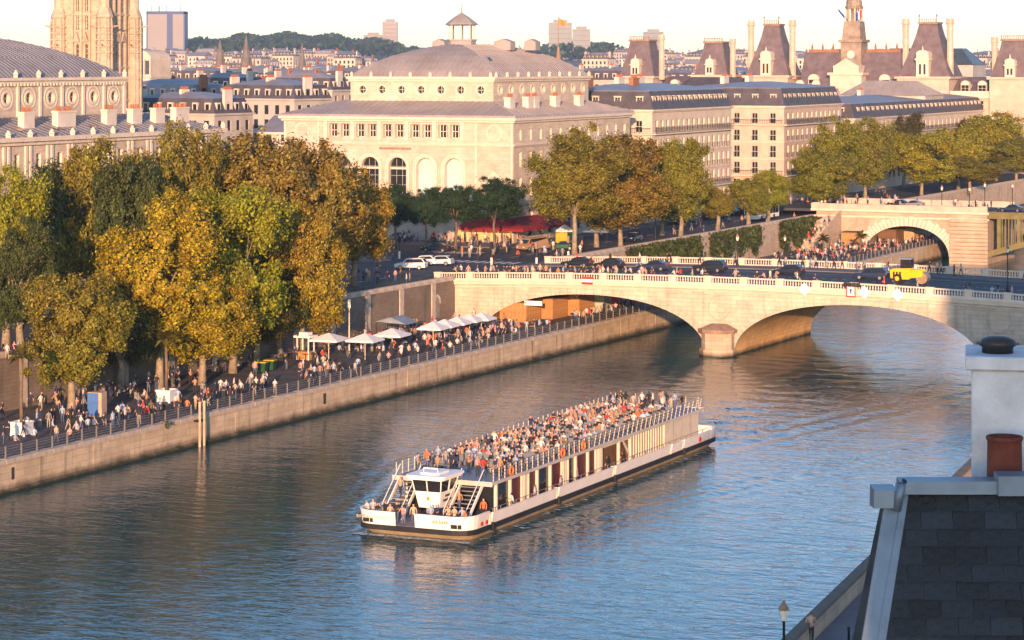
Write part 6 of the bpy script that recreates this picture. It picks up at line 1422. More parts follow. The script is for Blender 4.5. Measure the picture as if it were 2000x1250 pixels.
for y in (9.5, 13.8, 19.2, 22.8, 29.6, 33.6): person(onboat(4.55, y, DZ), rnd.choice(('stand', 'lean')), -BA - pi / 2 + rnd.uniform(-.4, .4), 'on the side walkway behind the white bulwark', G)
person(onboat(-.9, 4.0, 2.25), 'stand', -BA, 'inside the wheelhouse', G, TOPS[4])
person(onboat(2.5, 55.3, DZ), 'sit', -BA + 2, 'on the low stern deck', G, TOPS[4])
crowd('passenger_mass', 'remaining passengers packed among the bench rows of the boat', REST)
print('PERSONS', NP[0], len(REST))

# churned foam flakes behind the stern and along the hull
mb = MB(); fr_ = random.Random(77)
for k in range(1500):
    q = fr_.random()
    if q < .62: d = fr_.expovariate(1 / 16.0); x = fr_.gauss(0, 2.2 + d * .05); y = BL + .3 + d
    elif q < .86: y = fr_.uniform(0, BL + 20); x = fr_.choice((-1, 1)) * (BB + .15 + abs(fr_.gauss(0, .35)) + max(0, y - 4) * fr_.choice((0, 0, .3)))
    else: y = -fr_.random() * .5; x = fr_.uniform(-BB, BB)
    p = onboat(x, y, .05 + fr_.random() * .05); L_ = fr_.uniform(.08, .42); a = -BA + fr_.uniform(-.7, .7); u = Vector((math.cos(a), math.sin(a), 0)) * L_; v = Vector((-u.y, u.x, 0)) * fr_.uniform(.15, .45)
    pts = [p + u * math.cos(2 * pi * i / 6) * fr_.uniform(.6, 1.1) + v * math.sin(2 * pi * i / 6) * fr_.uniform(.6, 1.1) for i in range(6)]
    mb.add(pts, [tuple(range(6))])
ob('wake_foam', mb.mesh('wake_foam', ['foam']), None, label='white foam flakes in the wake behind the tour boat', cat='foam', kind='stuff')
# ================================================================== VEHICLES
def car_proto(kind):
    L_, W_, H_ = {'hatch': (4.1, 1.76, 1.47), 'sedan': (4.5, 1.8, 1.44), 'suv': (4.5, 1.86, 1.66), 'van': (5.2, 1.95, 2.1)}[kind]
    prof = {'hatch': [(-.5, .3), (-.5, .62), (-.46, .72), (-.24, .84), (-.08, 1.40), (.30, 1.47), (.44, 1.05), (.5, .95), (.5, .3)],
            'sedan': [(-.5, .3), (-.5, .62), (-.45, .72), (-.20, .82), (-.06, 1.36), (.20, 1.44), (.36, 1.02), (.49, .95), (.5, .3)],
            'suv': [(-.5, .34), (-.5, .75), (-.46, .86), (-.24, .98), (-.12, 1.56), (.38, 1.66), (.48, 1.1), (.5, .9), (.5, .34)],
            'van': [(-.5, .34), (-.5, .85), (-.46, 1.0), (-.36, 1.15), (-.24, 1.95), (.44, 2.1), (.49, 1.9), (.5, .9), (.5, .34)]}[kind]
    root = bpy.data.objects.new('car', None); col.objects.link(root)
    mb = MB(); n = len(prof); belt = prof[3][1]
    def ring(f, shrink): return [(x * L_, f * W_ / 2 * (1 if z <= belt + .05 else shrink), z) for x, z in prof]
    a, b = ring(-1, .80), ring(1, .80); mb.add(a + b, [tuple(range(n)), tuple(range(2 * n - 1, n - 1, -1))] + [((i + 1) % n, i, n + i, n + (i + 1) % n) for i in range(n)])
    body_ = ob('body', fixn(mb.mesh('body', ['car_paint'])), root)
    (x3, z3), (x4, z4), (x5, z5), (x6, z6) = prof[3], prof[4], prof[5], prof[6]
    for sg in (-1, 1):
        mb = MB(); y = sg * W_ / 2; q = [((x3 + .05) * L_, y * 1.005, z3 + .04), ((x6 - .03) * L_, y * 1.005, z6 - .02 if z6 > z3 else z3 + .04), ((x5 - .01) * L_, y * .815, z5 - .1), ((x4 + .02) * L_, y * .815, z4 - .08)]
        mb.add(q, [(0, 1, 2, 3)[::sg]]); ob('side_window', mb.mesh('side_window', ['glass_dark']), root)
    for (xa, za), (xb, zb), nm_ in ((prof[3], prof[4], 'windscreen'), (prof[6], prof[5], 'rear_window')):
        e = -.02 if nm_ == 'windscreen' else .02
        mb = MB(); w = W_ / 2 * .78; mb.quad((xa * L_ + e, -w, za + .05), (xa * L_ + e, w, za + .05), (xb * L_ + e, w * .95, zb - .05), (xb * L_ + e, -w * .95, zb - .05)); ob(nm_, mb.mesh(nm_, ['glass_dark']), root)
    tm = MB(); tm.tube([(0, -.11, 0), (0, .11, 0)], .32, 12); tm = tm.mesh('tyre', ['rubber']); rm = MB(); rm.tube([(0, -.12, 0), (0, .12, 0)], .2, 10); rm = rm.mesh('rim', ['alloy'])
    for x in (-.31, .31):
        for y in (-1, 1): w = ob('wheel', tm, root, (x * L_, y * (W_ / 2 - .08), .32)); ob('rim', rm, w)
    for y in (-1, 1):
        mb = MB(); mb.box(-.5 * L_ - .02, -.47 * L_, y * W_ * .36 - .16, y * W_ * .36 + .16, .58, .72); ob('headlight', mb.mesh('headlight', ['lamp_glass']), root); mb = MB(); mb.box(.485 * L_, .5 * L_ + .02, y * W_ * .4 - .12, y * W_ * .4 + .12, .72, .92); ob('tail_light', mb.mesh('tail_light', ['tail_red']), root)
    return root
CARS = {k: car_proto(k) for k in ('hatch', 'sedan', 'suv', 'van')}
def car(kind, p, rot, colr, label, group, cat='car'):
    c = copytree(CARS[kind], p, rot, label, group, colr); c['category'] = cat; c.name = 'car' if cat != 'van' else 'van'; return c
BLK, WHT, GRY, NVY, BRN_ = (.016, .017, .02), (.72, .72, .72), (.20, .21, .23), (.02, .03, .06), (.30, .19, .10)
def on_deck(px, py):
    z = 9.0
    for _ in range(6): p = at(px, py, z); t, s = ts(p); z = deck_z(t)
    return R(t, s, z), t
for px, py, kind, colr, lab in ((1128, 521, 'sedan', BLK, 'black saloon on the bridge, leftmost of the queue'), (1190, 524, 'hatch', BLK, 'dark hatchback on the bridge, second of the queue'), (1277, 528, 'sedan', NVY, 'dark blue saloon on the bridge, third of the queue'), (1387, 531, 'suv', BLK, 'black sport utility car on the bridge with red tail lights'), (1541, 537, 'hatch', BLK, 'black hatchback on the bridge left of the yellow roller gap'), (1702, 546, 'suv', NVY, 'dark blue sport utility car just left of the yellow roller')):
    p, t = on_deck(px, py); tilt = 0
    car(kind, p, RZ, colr, lab, 'cars crossing the bridge')
SQ = 'cars around the square'
car('suv', at(803, 526, ZG + .03), RZ + .25, WHT, 'white car nearest the round trees, left of two white ones', SQ); car('hatch', at(826, 518, ZG + .03), RZ + .3, WHT, 'white car close behind the nearest white car', SQ); car('hatch', at(858, 518, ZG + .03), RZ + .15, (.45, .52, .6), 'pale blue-white car beside the two white cars', SQ)
car('sedan', at(852, 492, ZG + .03), RZ + .1, BLK, 'black saloon on the square before the awning trees', SQ); car('van', at(1040, 489, ZG + .03), RZ + 1.2, BRN_, 'brown van in front of the red awning', SQ, 'van'); car('hatch', at(1100, 488, ZG + .03), RZ + .2, (.03, .1, .05), 'dark green car left of the gold-brown tree', SQ); car('sedan', at(775, 470, ZG + .03), RZ + .1, GRY, 'grey car on the square under the first round tree', SQ)
car('sedan', at(1236, 471, ZG + .05), RZ + pi / 2, BLK, 'black car parked right of the gold-brown trees', SQ)
PK = 'cars parked along the far facade'
for i, px in enumerate((1322, 1352, 1382, 1408, 1430)): s = s_at(px, -55.6); car(('sedan', 'hatch', 'suv', 'van', 'sedan')[i], R(-55.6, s, ZG + .02), RZ + pi / 2, (BLK, GRY, BLK, WHT, NVY)[i], ('black saloon', 'grey hatchback', 'black sport utility car', 'white van', 'navy saloon')[i] + f' parked by the facade, {ORD[i]} from the trees', PK, 'van' if i == 3 else 'car')
for i, (px, py) in enumerate(((1755, 404), (1782, 405), (1975, 414))): car('sedan', R(*ts(at(px, py, 9.5)), 9.5), RZ, (BLK, GRY, NVY)[i], ('black car on the far bridge above the stone arch', 'grey car on the far bridge above the stone arch', 'navy car on the far bridge at the right edge')[i], 'cars on the far bridge')
for c in CARS.values():
    for ch in list(c.children):
        for g_ in list(ch.children): bpy.data.objects.remove(g_)
        bpy.data.objects.remove(ch)
    bpy.data.objects.remove(c)
def bus(label, p, rot):
    g = thing('city_bus', label, 'bus', p, rot); mb = MB(); mb.box(-6, 6, -1.27, 1.27, .35, 3.0); mb.box(-5.8, 5.8, -1.15, 1.15, 3.0, 3.15); ob('body', mb.mesh('body', ['hull_white']), g)
    for sg in (-1, 1):
        for k in range(7): mb = MB(); mb.box(-5.6 + k * 1.62, -4.15 + k * 1.62, sg * 1.28 - .02, sg * 1.28 + .02, 1.1, 2.7); ob('window', mb.mesh('window', ['glass_dark']), g)
        for x in (-3.6, 3.2): mb = MB(); mb.tube([(x, sg * 1.05, .48), (x, sg * 1.3, .48)], .48, 12); ob('wheel', mb.mesh('wheel', ['rubber']), g)
    mb = MB(); mb.box(-6.03, -5.98, -1.15, 1.15, 1.1, 2.8); ob('windscreen', mb.mesh('windscreen', ['glass_dark']), g); mb = MB(); mb.box(5.98, 6.03, -1.1, 1.1, 1.6, 2.7); ob('rear_window', mb.mesh('rear_window', ['glass_dark']), g)
bus('white city bus with dark windows beside the olive tree', R(-46.5, s_at(1488, -46.5), ZG + .02), RZ + pi / 2)
def roller():
    p, t = on_deck(1776, 553); g = thing('road_roller', 'yellow road roller with dark cab and big tan drum on the bridge', 'road roller', p, RZ)
    mb = MB(); mb.prism([(-2.3, .7), (-2.35, 1.6), (-2.1, 1.85), (.4, 2.0), (.55, .9), (.2, .55), (-1.9, .5)], -.85, .85); ob('body', fixn(mb.mesh('body', ['machine_yellow'])), g)
    for k in range(3): mb = MB(); mb.box(-1.95 + k * .42, -1.7 + k * .42, -.88, -.84, .75, 1.5); ob('grille', mb.mesh('grille', ['rubber']), g)
    mb = MB(); mb.prism([(.45, .75), (.5, 1.5), (1.2, 1.85), (1.9, 1.75), (2.15, 1.2), (1.9, .9)], -.95, -.75); mb.prism([(.45, .75), (.5, 1.5), (1.2, 1.85), (1.9, 1.75), (2.15, 1.2), (1.9, .9)], .75, .95); mb.box(.5, 1.3, -.75, .75, 1.3, 1.8); ob('drum_yoke', fixn(mb.mesh('drum_yoke', ['machine_yellow'])), g)
    mb = MB(); mb.tube([(1.85, -.74, .78), (1.85, .74, .78)], .78, 20); ob('drum', mb.mesh('drum', ['drum_steel']), g)
    for y in (-.8, .8): mb = MB(); mb.tube([(-1.35, y - .2, .62), (-1.35, y + .2, .62)], .62, 14); w = ob('wheel', mb.mesh('wheel', ['rubber']), g); mb = MB(); mb.tube([(-1.35, y - .22, .62), (-1.35, y + .22, .62)], .3, 10); ob('hub', mb.mesh('hub', ['machine_yellow']), w)
    mb = MB(); mb.box(-.95, .35, -.7, .7, 1.95, 3.1); ob('cab_glass', mb.mesh('cab_glass', ['glass_dark']), g)
    for x in (-.97, .33): 
        for y in (-.72, .68): mb = MB(); mb.box(x, x + .08, y, y + .08, 1.9, 3.15); ob('cab_post', mb.mesh('cab_post', ['iron']), g)
    mb = MB(); mb.box(-1.15, .5, -.85, .85, 3.12, 3.28); ob('cab_roof', mb.mesh('cab_roof', ['zinc']), g)
roller()

# ================================================================== STREET FURNITURE
def lamp(name, label, p, h=5.0, group=None, s=1.0):
    g = thing(name, label, 'street lamp', p, RZ, group); mb = MB(); mb.lathe([(.26, 0), (.26, .25), (.17, .35), (.15, .9), (.08, 1.1), (.065, h - .7), (.1, h - .65), (.04, h - .6)], 8); ob('post', mb.mesh('post', ['iron'], True), g)
    mb = MB(); mb.lathe([(.13, h - .6), (.24, h - .1)], 6); ob('lantern', mb.mesh('lantern', ['lamp_glass']), g); mb = MB(); mb.lathe([(.28, h - .1), (.26, h), (.12, h + .2), (.03, h + .38)], 6); ob('lantern_cap', mb.mesh('lantern_cap', ['copper']), g)
p, t = on_deck(1968, 570); lamp('street_lamp', 'tall dark street lamp on the near bridge pavement at the right', p, 5.6)
p, t = on_deck(1432, 522); lamp('street_lamp', 'street lamp on the near bridge before the ivy wall', R(t, SF - .6, p.z), 4.2)
for i, px in enumerate((1868, 1912, 1928, 1973)): q = at(px, 407, 9.6); lamp('street_lamp', f'{ORD[i]} lamp from the left on the far bridge parapet', R(ts(q)[0], S2 + (1 if i % 2 == 0 else 17), 9.5), 4.6, 'lamps on the far bridge')
lamp('street_lamp', 'globe lamp on the lower quay before the thick ivy', R(-21.5, s_at(1533, -21.5), ZQ), 6.2); lamp('street_lamp', 'lamp post on the upper quay beside the yellow-green tree', R(-40, s_at(1280, -40), ZG + .1), 5)
g = thing('light_pole', 'pale slim light pole beside the terrace parasols', 'light pole', at(682, 690, ZQ), 0); mb = MB(); mb.tube([(0, 0, 0), (0, 0, 6.2)], [.1, .06], 7); ob('pole', mb.mesh('pole', ['boat_cream']), g); mb = MB(); mb.box(-.16, .16, -.12, .12, 5.4, 6.4); ob('lamp_head', mb.mesh('lamp_head', ['lamp_glass']), g)
for i, (px, py) in enumerate(((960, 518), (1048, 518), (780, 505), (1110, 505))):
    g = thing('signal_post', f'slim signal post on the square, {ORD[i]} of four', 'signal post', at(px, py, ZG + .02), RZ, 'signal posts on the square'); mb = MB(); mb.tube([(0, 0, 0), (0, 0, 1.1)], .16, 7); ob('base', mb.mesh('base', ['sign_white']), g); mb = MB(); mb.tube([(0, 0, 1.1), (0, 0, 3.2)], .06, 6); ob('post', mb.mesh('post', ['iron']), g); mb = MB(); mb.box(-.18, .18, -.2, .1, 2.4, 3.4); ob('signal_head', mb.mesh('signal_head', ['copper' if i % 2 else 'iron']), g)
# upper quay hand rail along the wall
g = thing('street_railing', 'low green iron railing on the street above the terrace', 'railing', R(-39.4, -60, ZG + .14), RZ); mb = MB(); mb.box(-.03, .03, 0, 58, .88, .95); mb.box(-.02, .02, 0, 58, .45, .49); ob('rail', mb.mesh('rail', ['bin_green']), g); pm = MB(); pm.box(-.04, .04, -.04, .04, 0, .95); pm = pm.mesh('post', ['iron'])
for k in range(25): ob('post', pm, g, (0, k * 2.4 + .1, 0))
# the café awning round the theatre corner
aw = thing('red_awning', 'long dark red café awning wrapping the far theatre corner', 'awning', R(-61, 68, 0), RZ)
for k in range(4):
    x0 = -8.2 + k * 2.3; mb = MB(); mb.add([(x0, -.05, 12.3), (x0 + 2.2, -.05, 12.3), (x0 + 2.2, -3.4, 10.7), (x0, -3.4, 10.7), (x0, -3.4, 10.25), (x0 + 2.2, -3.4, 10.25)], [(0, 3, 2, 1), (3, 4, 5, 2)]); ob('awning_panel', mb.mesh('awning_panel', ['awning_red']), aw)
mb = MB(); mb.add([(.95, -.05, 12.3), (.05, -.05, 12.3), (.05, .9, 12.3), (3.4, -3.4, 10.7), (1.0, -3.4, 10.7), (3.4, .9, 10.7), (1.0, -3.4, 10.25), (3.4, -3.4, 10.25), (3.4, .9, 10.25)], [(1, 4, 3), (1, 3, 5, 2), (4, 6, 7, 3), (3, 7, 8, 5)]); ob('awning_corner', mb.mesh('awning_corner', ['awning_red']), aw)
for k in range(6):
    y0 = 1 + k * 2.3; mb = MB(); mb.add([(.05, y0, 12.3), (.05, y0 + 2.2, 12.3), (3.4, y0 + 2.2, 10.7), (3.4, y0, 10.7), (3.4, y0, 10.25), (3.4, y0 + 2.2, 10.25)], [(0, 3, 2, 1), (3, 4, 5, 2)]); ob('awning_panel', mb.mesh('awning_panel', ['awning_red']), aw)
for x, y in [(-9 + 3 * k, -3.2) for k in range(4)] + [(3.2, 3 + 3.5 * k) for k in range(4)]: mb = MB(); mb.tube([(x, y, 8.1), (x, y, 10.7)], .06, 6); ob('awning_pole', mb.mesh('awning_pole', ['iron']), aw)
for k in range(4): mb = MB(); mb.box(-10 + k * 2.6, -8 + k * 2.6, -.12, -.03, 8.5, 10.4); ob('lit_window', mb.mesh('lit_window', ['shop_glow']), aw)
k_ = thing('news_kiosk', 'small kiosk with a yellow poster and white top by the gold-brown tree', 'kiosk', at(1103, 483, ZG + .1), RZ); mb = MB(); mb.lathe([(1.2, 0), (1.2, 2.5)], 8); ob('body', mb.mesh('body', ['bin_green']), k_); mb = MB(); mb.box(-1.0, 1.0, -1.3, -1.2, .8, 2.4); ob('poster', mb.mesh('poster', ['bin_yellow']), k_); mb = MB(); mb.lathe([(1.5, 2.5), (1.5, 2.75), (.9, 3.1), (.2, 3.6)], 8); ob('roof', mb.mesh('roof', ['sign_white']), k_)
tent = thing('market_tent', 'blue-grey peaked market tent right of the gold-brown trunks', 'tent', at(1172, 482, ZG + .1), RZ); mb = MB(); mb.frustum((-2.2, 2.2, -2.2, 2.2), (-.1, .1, -.1, .1), 2.4, 3.9); ob('canopy', mb.mesh('canopy', ['deck_blue']), tent)
for x in (-2.1, 2.1):
    for y in (-2.1, 2.1): mb = MB(); mb.tube([(x, y, 0), (x, y, 2.45)], .05, 5); ob('pole', mb.mesh('pole', ['iron']), tent)

# ================================================================== LOWER QUAY THINGS
def parasol(label, px, py, w, sq=True):
    q = at(px, py, 5.7); g = thing('parasol', label, 'parasol', (q.x, q.y, ZQ), RZ + .1, 'white terrace parasols'); h = 2.8; r = w / 2
    mb = MB(); mb.frustum((-r, r, -r, r), (-.08, .08, -.08, .08), h - .35, h + .35)
    for a in ((-r, -r, r, -r), (r, -r, r, r), (r, r, -r, r), (-r, r, -r, -r)): mb.quad((a[0], a[1], h - .55), (a[2], a[3], h - .55), (a[2], a[3], h - .35), (a[0], a[1], h - .35))
    ob('canopy', mb.mesh('canopy', ['canvas_white']), g); mb = MB(); mb.tube([(0, 0, 0), (0, 0, h + .3)], .05, 6); ob('pole', mb.mesh('pole', ['boat_cream']), g)
    for a in (-1, 1):
        for b in (-1, 1): mb = MB(); mb.tube([(0, 0, h - .9), (a * r * .9, b * r * .9, h - .36)], .02, 4); ob('rib', mb.mesh('rib', ['boat_cream']), g)
    mb = MB(); mb.box(-.35, .35, -.35, .35, 0, .09); ob('base', mb.mesh('base', ['iron']), g)
for i, (px, py, w) in enumerate(((642, 656, 3.6), (713, 657, 3.5), (766, 647, 3.5), (846, 634, 3.1), (868, 629, 3.1), (893, 624, 3.0), (917, 619, 3.0), (940, 616, 3.0))): parasol(f'white square parasol over the terrace, {ORD[i]} from the left', px, py, w)
g = thing('grey_canopy', 'blue-grey canopy against the wall behind the third parasol', 'canopy', at(775, 668, ZQ), RZ); mb = MB(); mb.add([(-2.2, -1.6, 2.6), (-2.2, 1.6, 2.6), (2.2, 1.6, 2.4), (2.2, -1.6, 2.4), (0, -1.6, 3.2), (0, 1.6, 3.2)], [(0, 4, 5, 1), (4, 3, 2, 5), (0, 3, 4), (1, 5, 2)]); ob('cloth', mb.mesh('cloth', ['deck_blue']), g)
for x in (-2.1, 2.1):
    for y in (-1.5, 1.5): mb = MB(); mb.tube([(x, y, 0), (x, y, 2.45)], .05, 5); ob('pole', mb.mesh('pole', ['iron']), g)
k_ = thing('white_kiosk', 'small white-topped drinks kiosk at the left end of the terrace', 'kiosk', at(597, 702, ZQ), RZ); mb = MB(); mb.box(-.8, .8, -.7, .7, 0, 1.0); ob('counter', mb.mesh('counter', ['wood_orange']), k_)
for x in (-.75, .75):
    for y in (-.65, .65): mb = MB(); mb.box(x - .06, x + .06, y - .06, y + .06, 0, 2.6); ob('post', mb.mesh('post', ['canvas_white']), k_)
mb = MB(); mb.box(-1.1, 1.1, -.95, .95, 2.6, 2.85); mb.box(-.6, .6, -.5, .5, 2.85, 3.2); ob('roof', mb.mesh('roof', ['canvas_white']), k_)
b_ = thing('promenade_booth', 'narrow booth with a blue front and tan side on the promenade', 'booth', at(190, 812, ZQ), RZ + .15); mb = MB(); mb.box(-.75, .75, -.6, .6, 0, 2.35); ob('body', mb.mesh('body', ['panel_tan']), b_)
for k in range(4): mb = MB(); mb.box(-.74 + k * .3, -.48 + k * .3, -.66, -.6, .05, 2.3); ob('board', mb.mesh('board', ['panel_blue']), b_)
for i, (px, py) in enumerate(((512, 728), (528, 724))):
    g = thing('waste_bin', ('green wheeled bin with yellow lid, nearer of two', 'green wheeled bin with yellow lid, second of two')[i], 'bin', at(px, py, ZQ), RZ + .2, 'green bins by the wall'); mb = MB(); mb.frustum((-.45, .45, -.45, .45), (-.58, .58, -.58, .58), .12, 1.15); ob('body', mb.mesh('body', ['bin_green']), g); mb = MB(); mb.box(-.62, .62, -.62, .62, 1.15, 1.27); ob('lid', mb.mesh('lid', ['bin_yellow']), g)
    for x in (-.4, .4): mb = MB(); mb.tube([(x - .05, .4, .12), (x + .05, .4, .12)], .12, 8); ob('wheel', mb.mesh('wheel', ['rubber']), g)
# timber stalls beneath the near arch
def stall(label, t0, t1, s0, s1, h, m='wood_orange', grp='timber stalls beneath the near arch', doors=True):
    g = thing('timber_stall', label, 'stall', R(t0, s0, ZQ), RZ, grp); W, D = t1 - t0, s1 - s0; mb = MB(); mb.box(0, W, 0, D, 0, h); ob('body', mb.mesh('body', [m]), g); mb = MB(); mb.box(-.2, W + .25, -.2, D + .2, h, h + .12); ob('roof', mb.mesh('roof', ['wood_dark']), g)
    n = int(D / .5); pm = MB(); pm.box(W, W + .05, .04, D / n - .04, .06, h - .05); pm = pm.mesh('plank', [m])
    for k in range(n): ob('plank', pm, g, (0, k * D / n, 0))
    n = int(W / .5); pm = MB(); pm.box(.04, W / n - .04, -.05, 0, .06, h - .05); pm = pm.mesh('plank', [m])
    for k in range(n): ob('plank', pm, g, (k * W / n, 0, 0))
stall('orange-lit timber stall nearest in the arch mouth', -31.5, -27.6, 1.8, 6.4, 2.6); stall('second timber stall deeper beneath the arch', -30.3, -26.2, 7.2, 12, 2.75); stall('third timber stall deeper beneath the arch', -28.9, -24.8, 12.8, 18, 2.9)
for lab, a, b, m in (('pale green hoarding panel behind the timber stalls', 18.6, 21.0, 'panel_green'), ('bright red hoarding panel behind the timber stalls', 21.1, 24.8, 'panel_red')):
    g = thing('hoarding', lab, 'hoarding', R(-23.6, a, ZQ), RZ); mb = MB(); mb.box(-.1, .1, 0, b - a, .1, 3.3); mb.box(-2.4, .1, -.1, .0, .1, 3.3); ob('panel', mb.mesh('panel', [m]), g)
    for y in (.1, b - a - .2): mb = MB(); mb.box(-.3, -.1, y, y + .12, 0, 3.3); ob('post', mb.mesh('post', ['wood_dark']), g)
g = thing('white_banner', 'white sign board hung at the arch mouth above the stall', 'sign', R(-26.6, 1.75, ZQ + 2.35), RZ); mb = MB(); mb.box(-1.2, 1.4, -.06, 0, 0, .6); ob('board', mb.mesh('board', ['sign_white']), g); mb = MB(); mb.box(-1.1, -1.0, 0, .4, -.05, .6); mb.box(1.2, 1.3, 0, .4, -.05, .6); ob('bracket', mb.mesh('bracket', ['iron']), g)
F2 = 'stalls by the far arch'
stall('orange stall left of the far arch opening', -32.5, -29.6, 150, 153.5, 2.8, 'wood_orange', F2); stall('dark open stall inside the far arch', -28.5, -25, 160, 165, 2.8, 'wood_dark', F2); stall('tan stall deep in the far arch', -27.5, -24, 168, 176, 2.8, 'panel_tan', F2)
# stair beside the far bridge
sg_ = thing('stone_stair', 'long stone stair from the far bridge head down to the quay', 'stair', R(UW + .1, 156.5, ZQ), RZ)
for k in range(30): mb = MB(); mb.box(0, 3.0, -16.5 + k * .55, -15.95 + k * .55, 0, .18 * (k + 1)); ob('step', mb.mesh('step', ['coping_stone']), sg_)
mb = MB(); mb.add([(3.0, -16.5, 0), (3.35, -16.5, 0), (3.35, 0, 0), (3.0, 0, 0), (3.0, -16.5, 1.0), (3.35, -16.5, 1.0), (3.35, 0, 6.5), (3.0, 0, 6.5)], [(3, 2, 1, 0), (4, 5, 6, 7), (0, 1, 5, 4), (1, 2, 6, 5), (2, 3, 7, 6), (3, 0, 4, 7)]); ob('side_wall', mb.mesh('side_wall', ['old_stone']), sg_)
# café tables on the terrace
mb = MB(); mb.lathe([(.38, .72), (.38, .76)], 10); tm = mb.mesh('table_top', ['wood_dark']); mb = MB(); mb.tube([(0, 0, .03), (0, 0, .72)], .035, 6); mb.lathe([(.24, 0), (.2, .04)], 8); lm_ = mb.mesh('leg', ['iron'])
TAB = []
for k in range(34):
    t = rnd.uniform(-35.5, -24.5); s = rnd.uniform(s_at(610, -30), -2)
    if any((t - a) ** 2 + (s - b) ** 2 < 2.6 for a, b in TAB): continue
    TAB.append((t, s))
for i, (t, s) in enumerate(sorted(TAB, key=lambda q: R(*q).x / R(*q).y)): g = thing('cafe_table', f'small round café table on the terrace, {ORD[i]} from the left', 'table', R(t, s, ZQ), 0, 'café tables on the terrace'); ob('table_top', tm, g); ob('leg', lm_, g)
# stone benches at the foot of the wall
for i, px in enumerate((235, 405, 455, 545)):
    s = s_at(px, -36.9); g = thing('stone_bench', f'stone bench at the foot of the dark wall, {ORD[i]} from the left', 'bench', R(-36.9, s, ZQ), RZ, 'benches along the dark wall'); mb = MB(); mb.box(-.3, .3, -1.6, 1.6, .36, .48); ob('seat', mb.mesh('seat', ['coping_stone']), g)
    for y in (-1.3, 1.3): mb = MB(); mb.box(-.25, .25, y - .15, y + .15, 0, .36); ob('support', mb.mesh('support', ['coping_stone']), g)

# ================================================================== PEOPLE ASHORE
Q = 'people strolling on the lower quay'
spots = [(8, 868), (18, 860), (30, 872), (72, 828), (78, 838), (95, 836), (101, 832), (122, 826), (137, 828), (158, 842), (163, 838), (52, 846), (150, 808), (163, 806), (60, 800), (110, 786), (122, 790), (90, 795), (271, 824), (302, 826), (270, 800), (286, 798), (282, 784), (255, 778), (232, 775), (244, 772), (262, 770), (290, 768), (336, 765), (345, 772), (372, 750), (381, 748), (395, 745), (406, 790), (418, 786), (421, 778), (442, 772), (457, 770), (459, 780), (470, 775), (488, 765), (500, 768), (514, 758), (512, 765), (348, 758), (560, 722), (588, 735), (592, 728), (625, 740), (637, 738), (640, 730), (575, 706), (620, 725), (612, 712)]
for i, (px, py) in enumerate(spots):
    p = at(px, py, ZQ); near = landm = 'by the left-edge planter' if px < 105 else 'near the small golden tree' if px < 180 else 'right of the blue booth' if px < 300 else 'by the middle planter' if px < 360 else 'left of the mooring piles' if px < 400 else 'right of the mooring piles' if px < 480 else 'by the green bins' if px < 560 else 'at the left end of the terrace'
    sit = i in (2, 3, 17, 22, 24, 25, 31)
    person(p, 'sit' if sit else rnd.choice(('stand', 'walk', 'walk', 'chat')), rnd.uniform(0, 6.2), 'on the quay ' + near, Q)
for px, py in ((6, 700), (14, 702), (28, 698), (36, 696)): person(at(px, py, ZG + .14), rnd.choice(('stand', 'walk')), rnd.uniform(0, 6), 'on the upper street at the left edge', 'people on the upper street')
person(Vector((15.3, 131.0, ZG + .02)), 'walk', pi - .3, 'beside the river parapet at the bottom', 'people on the island quay', ('patterned beige', (.42, .30, .24), 1))
# masses of small figures
pl = []
for k in range(120): q = at(rnd.uniform(0, 640), 0 or 900, ZQ); s = rnd.uniform(s_at(-10, -28), s_at(620, -28)); pl.append((R(rnd.choice((rnd.uniform(-36.5, -20.5), rnd.uniform(-24, -20.2), rnd.uniform(-36.8, -33))), s, ZQ), rnd.choice(('stand', 'walk', 'chat', 'sit', 'walk')), rnd.uniform(0, 6.2)))
crowd('promenade_crowd', 'loose crowd of strollers and sitters under the quayside trees', pl)
pl = []
for k in range(215):
    s = rnd.triangular(s_at(600, -30), 2, -16); t = rnd.uniform(-36.3, -21.0)
    pose = rnd.choice(('sit', 'sit', 'sit_turn', 'stand', 'chat', 'walk')); pl.append((R(t, s, ZQ), pose, rnd.uniform(0, 6.2)))
for k in range(40): s = rnd.uniform(2, 40); t = rnd.uniform(-23.2, -20.2); pl.append((R(t, s, ZQ), rnd.choice(('stand', 'walk', 'chat')), rnd.uniform(0, 6.2)))
crowd('terrace_crowd', 'dense crowd of drinkers sitting and standing on the quay terrace', pl)
pl = []
for k in range(95): t = rnd.choice((rnd.uniform(-40, -10), rnd.uniform(-40, 10), rnd.uniform(-38, 45))); s = rnd.uniform(SN + .5, SN + 4.6); pl.append((R(t, s, deck_z(t) + .15), rnd.choice(('stand', 'walk', 'walk', 'chat', 'lean')), RZ + rnd.choice((pi / 2, -pi / 2, 0)) + rnd.uniform(-.4, .4)))
for k in range(28): t = rnd.uniform(-36, 45); s = rnd.uniform(SF - 4.6, SF - .6); pl.append((R(t, s, deck_z(t) + .15), rnd.choice(('stand', 'walk', 'walk')), RZ + rnd.choice((pi / 2, -pi / 2)) + rnd.uniform(-.4, .4)))
crowd('bridge_walkers', 'stream of pedestrians crossing the near bridge pavements', pl)
pl = []
for k in range(150): s = rnd.uniform(s_at(1560, -28), 156); t = rnd.uniform(-34, -20); pl.append((R(t, s, ZQ), rnd.choice(('stand', 'walk', 'chat', 'sit')), rnd.uniform(0, 6.2)))
for k in range(26): s = rnd.uniform(157, 176); t = rnd.uniform(-23.5, -20); pl.append((R(t, s, ZQ), rnd.choice(('stand', 'walk', 'chat')), rnd.uniform(0, 6.2)))
for k in range(14): q = rnd.randrange(2, 28); pl.append((R(UW + rnd.uniform(.6, 2.6), 156.5 - 16.2 + q * .55, ZQ + .18 * (q + 1)), 'walk', rnd.uniform(0, 6)))
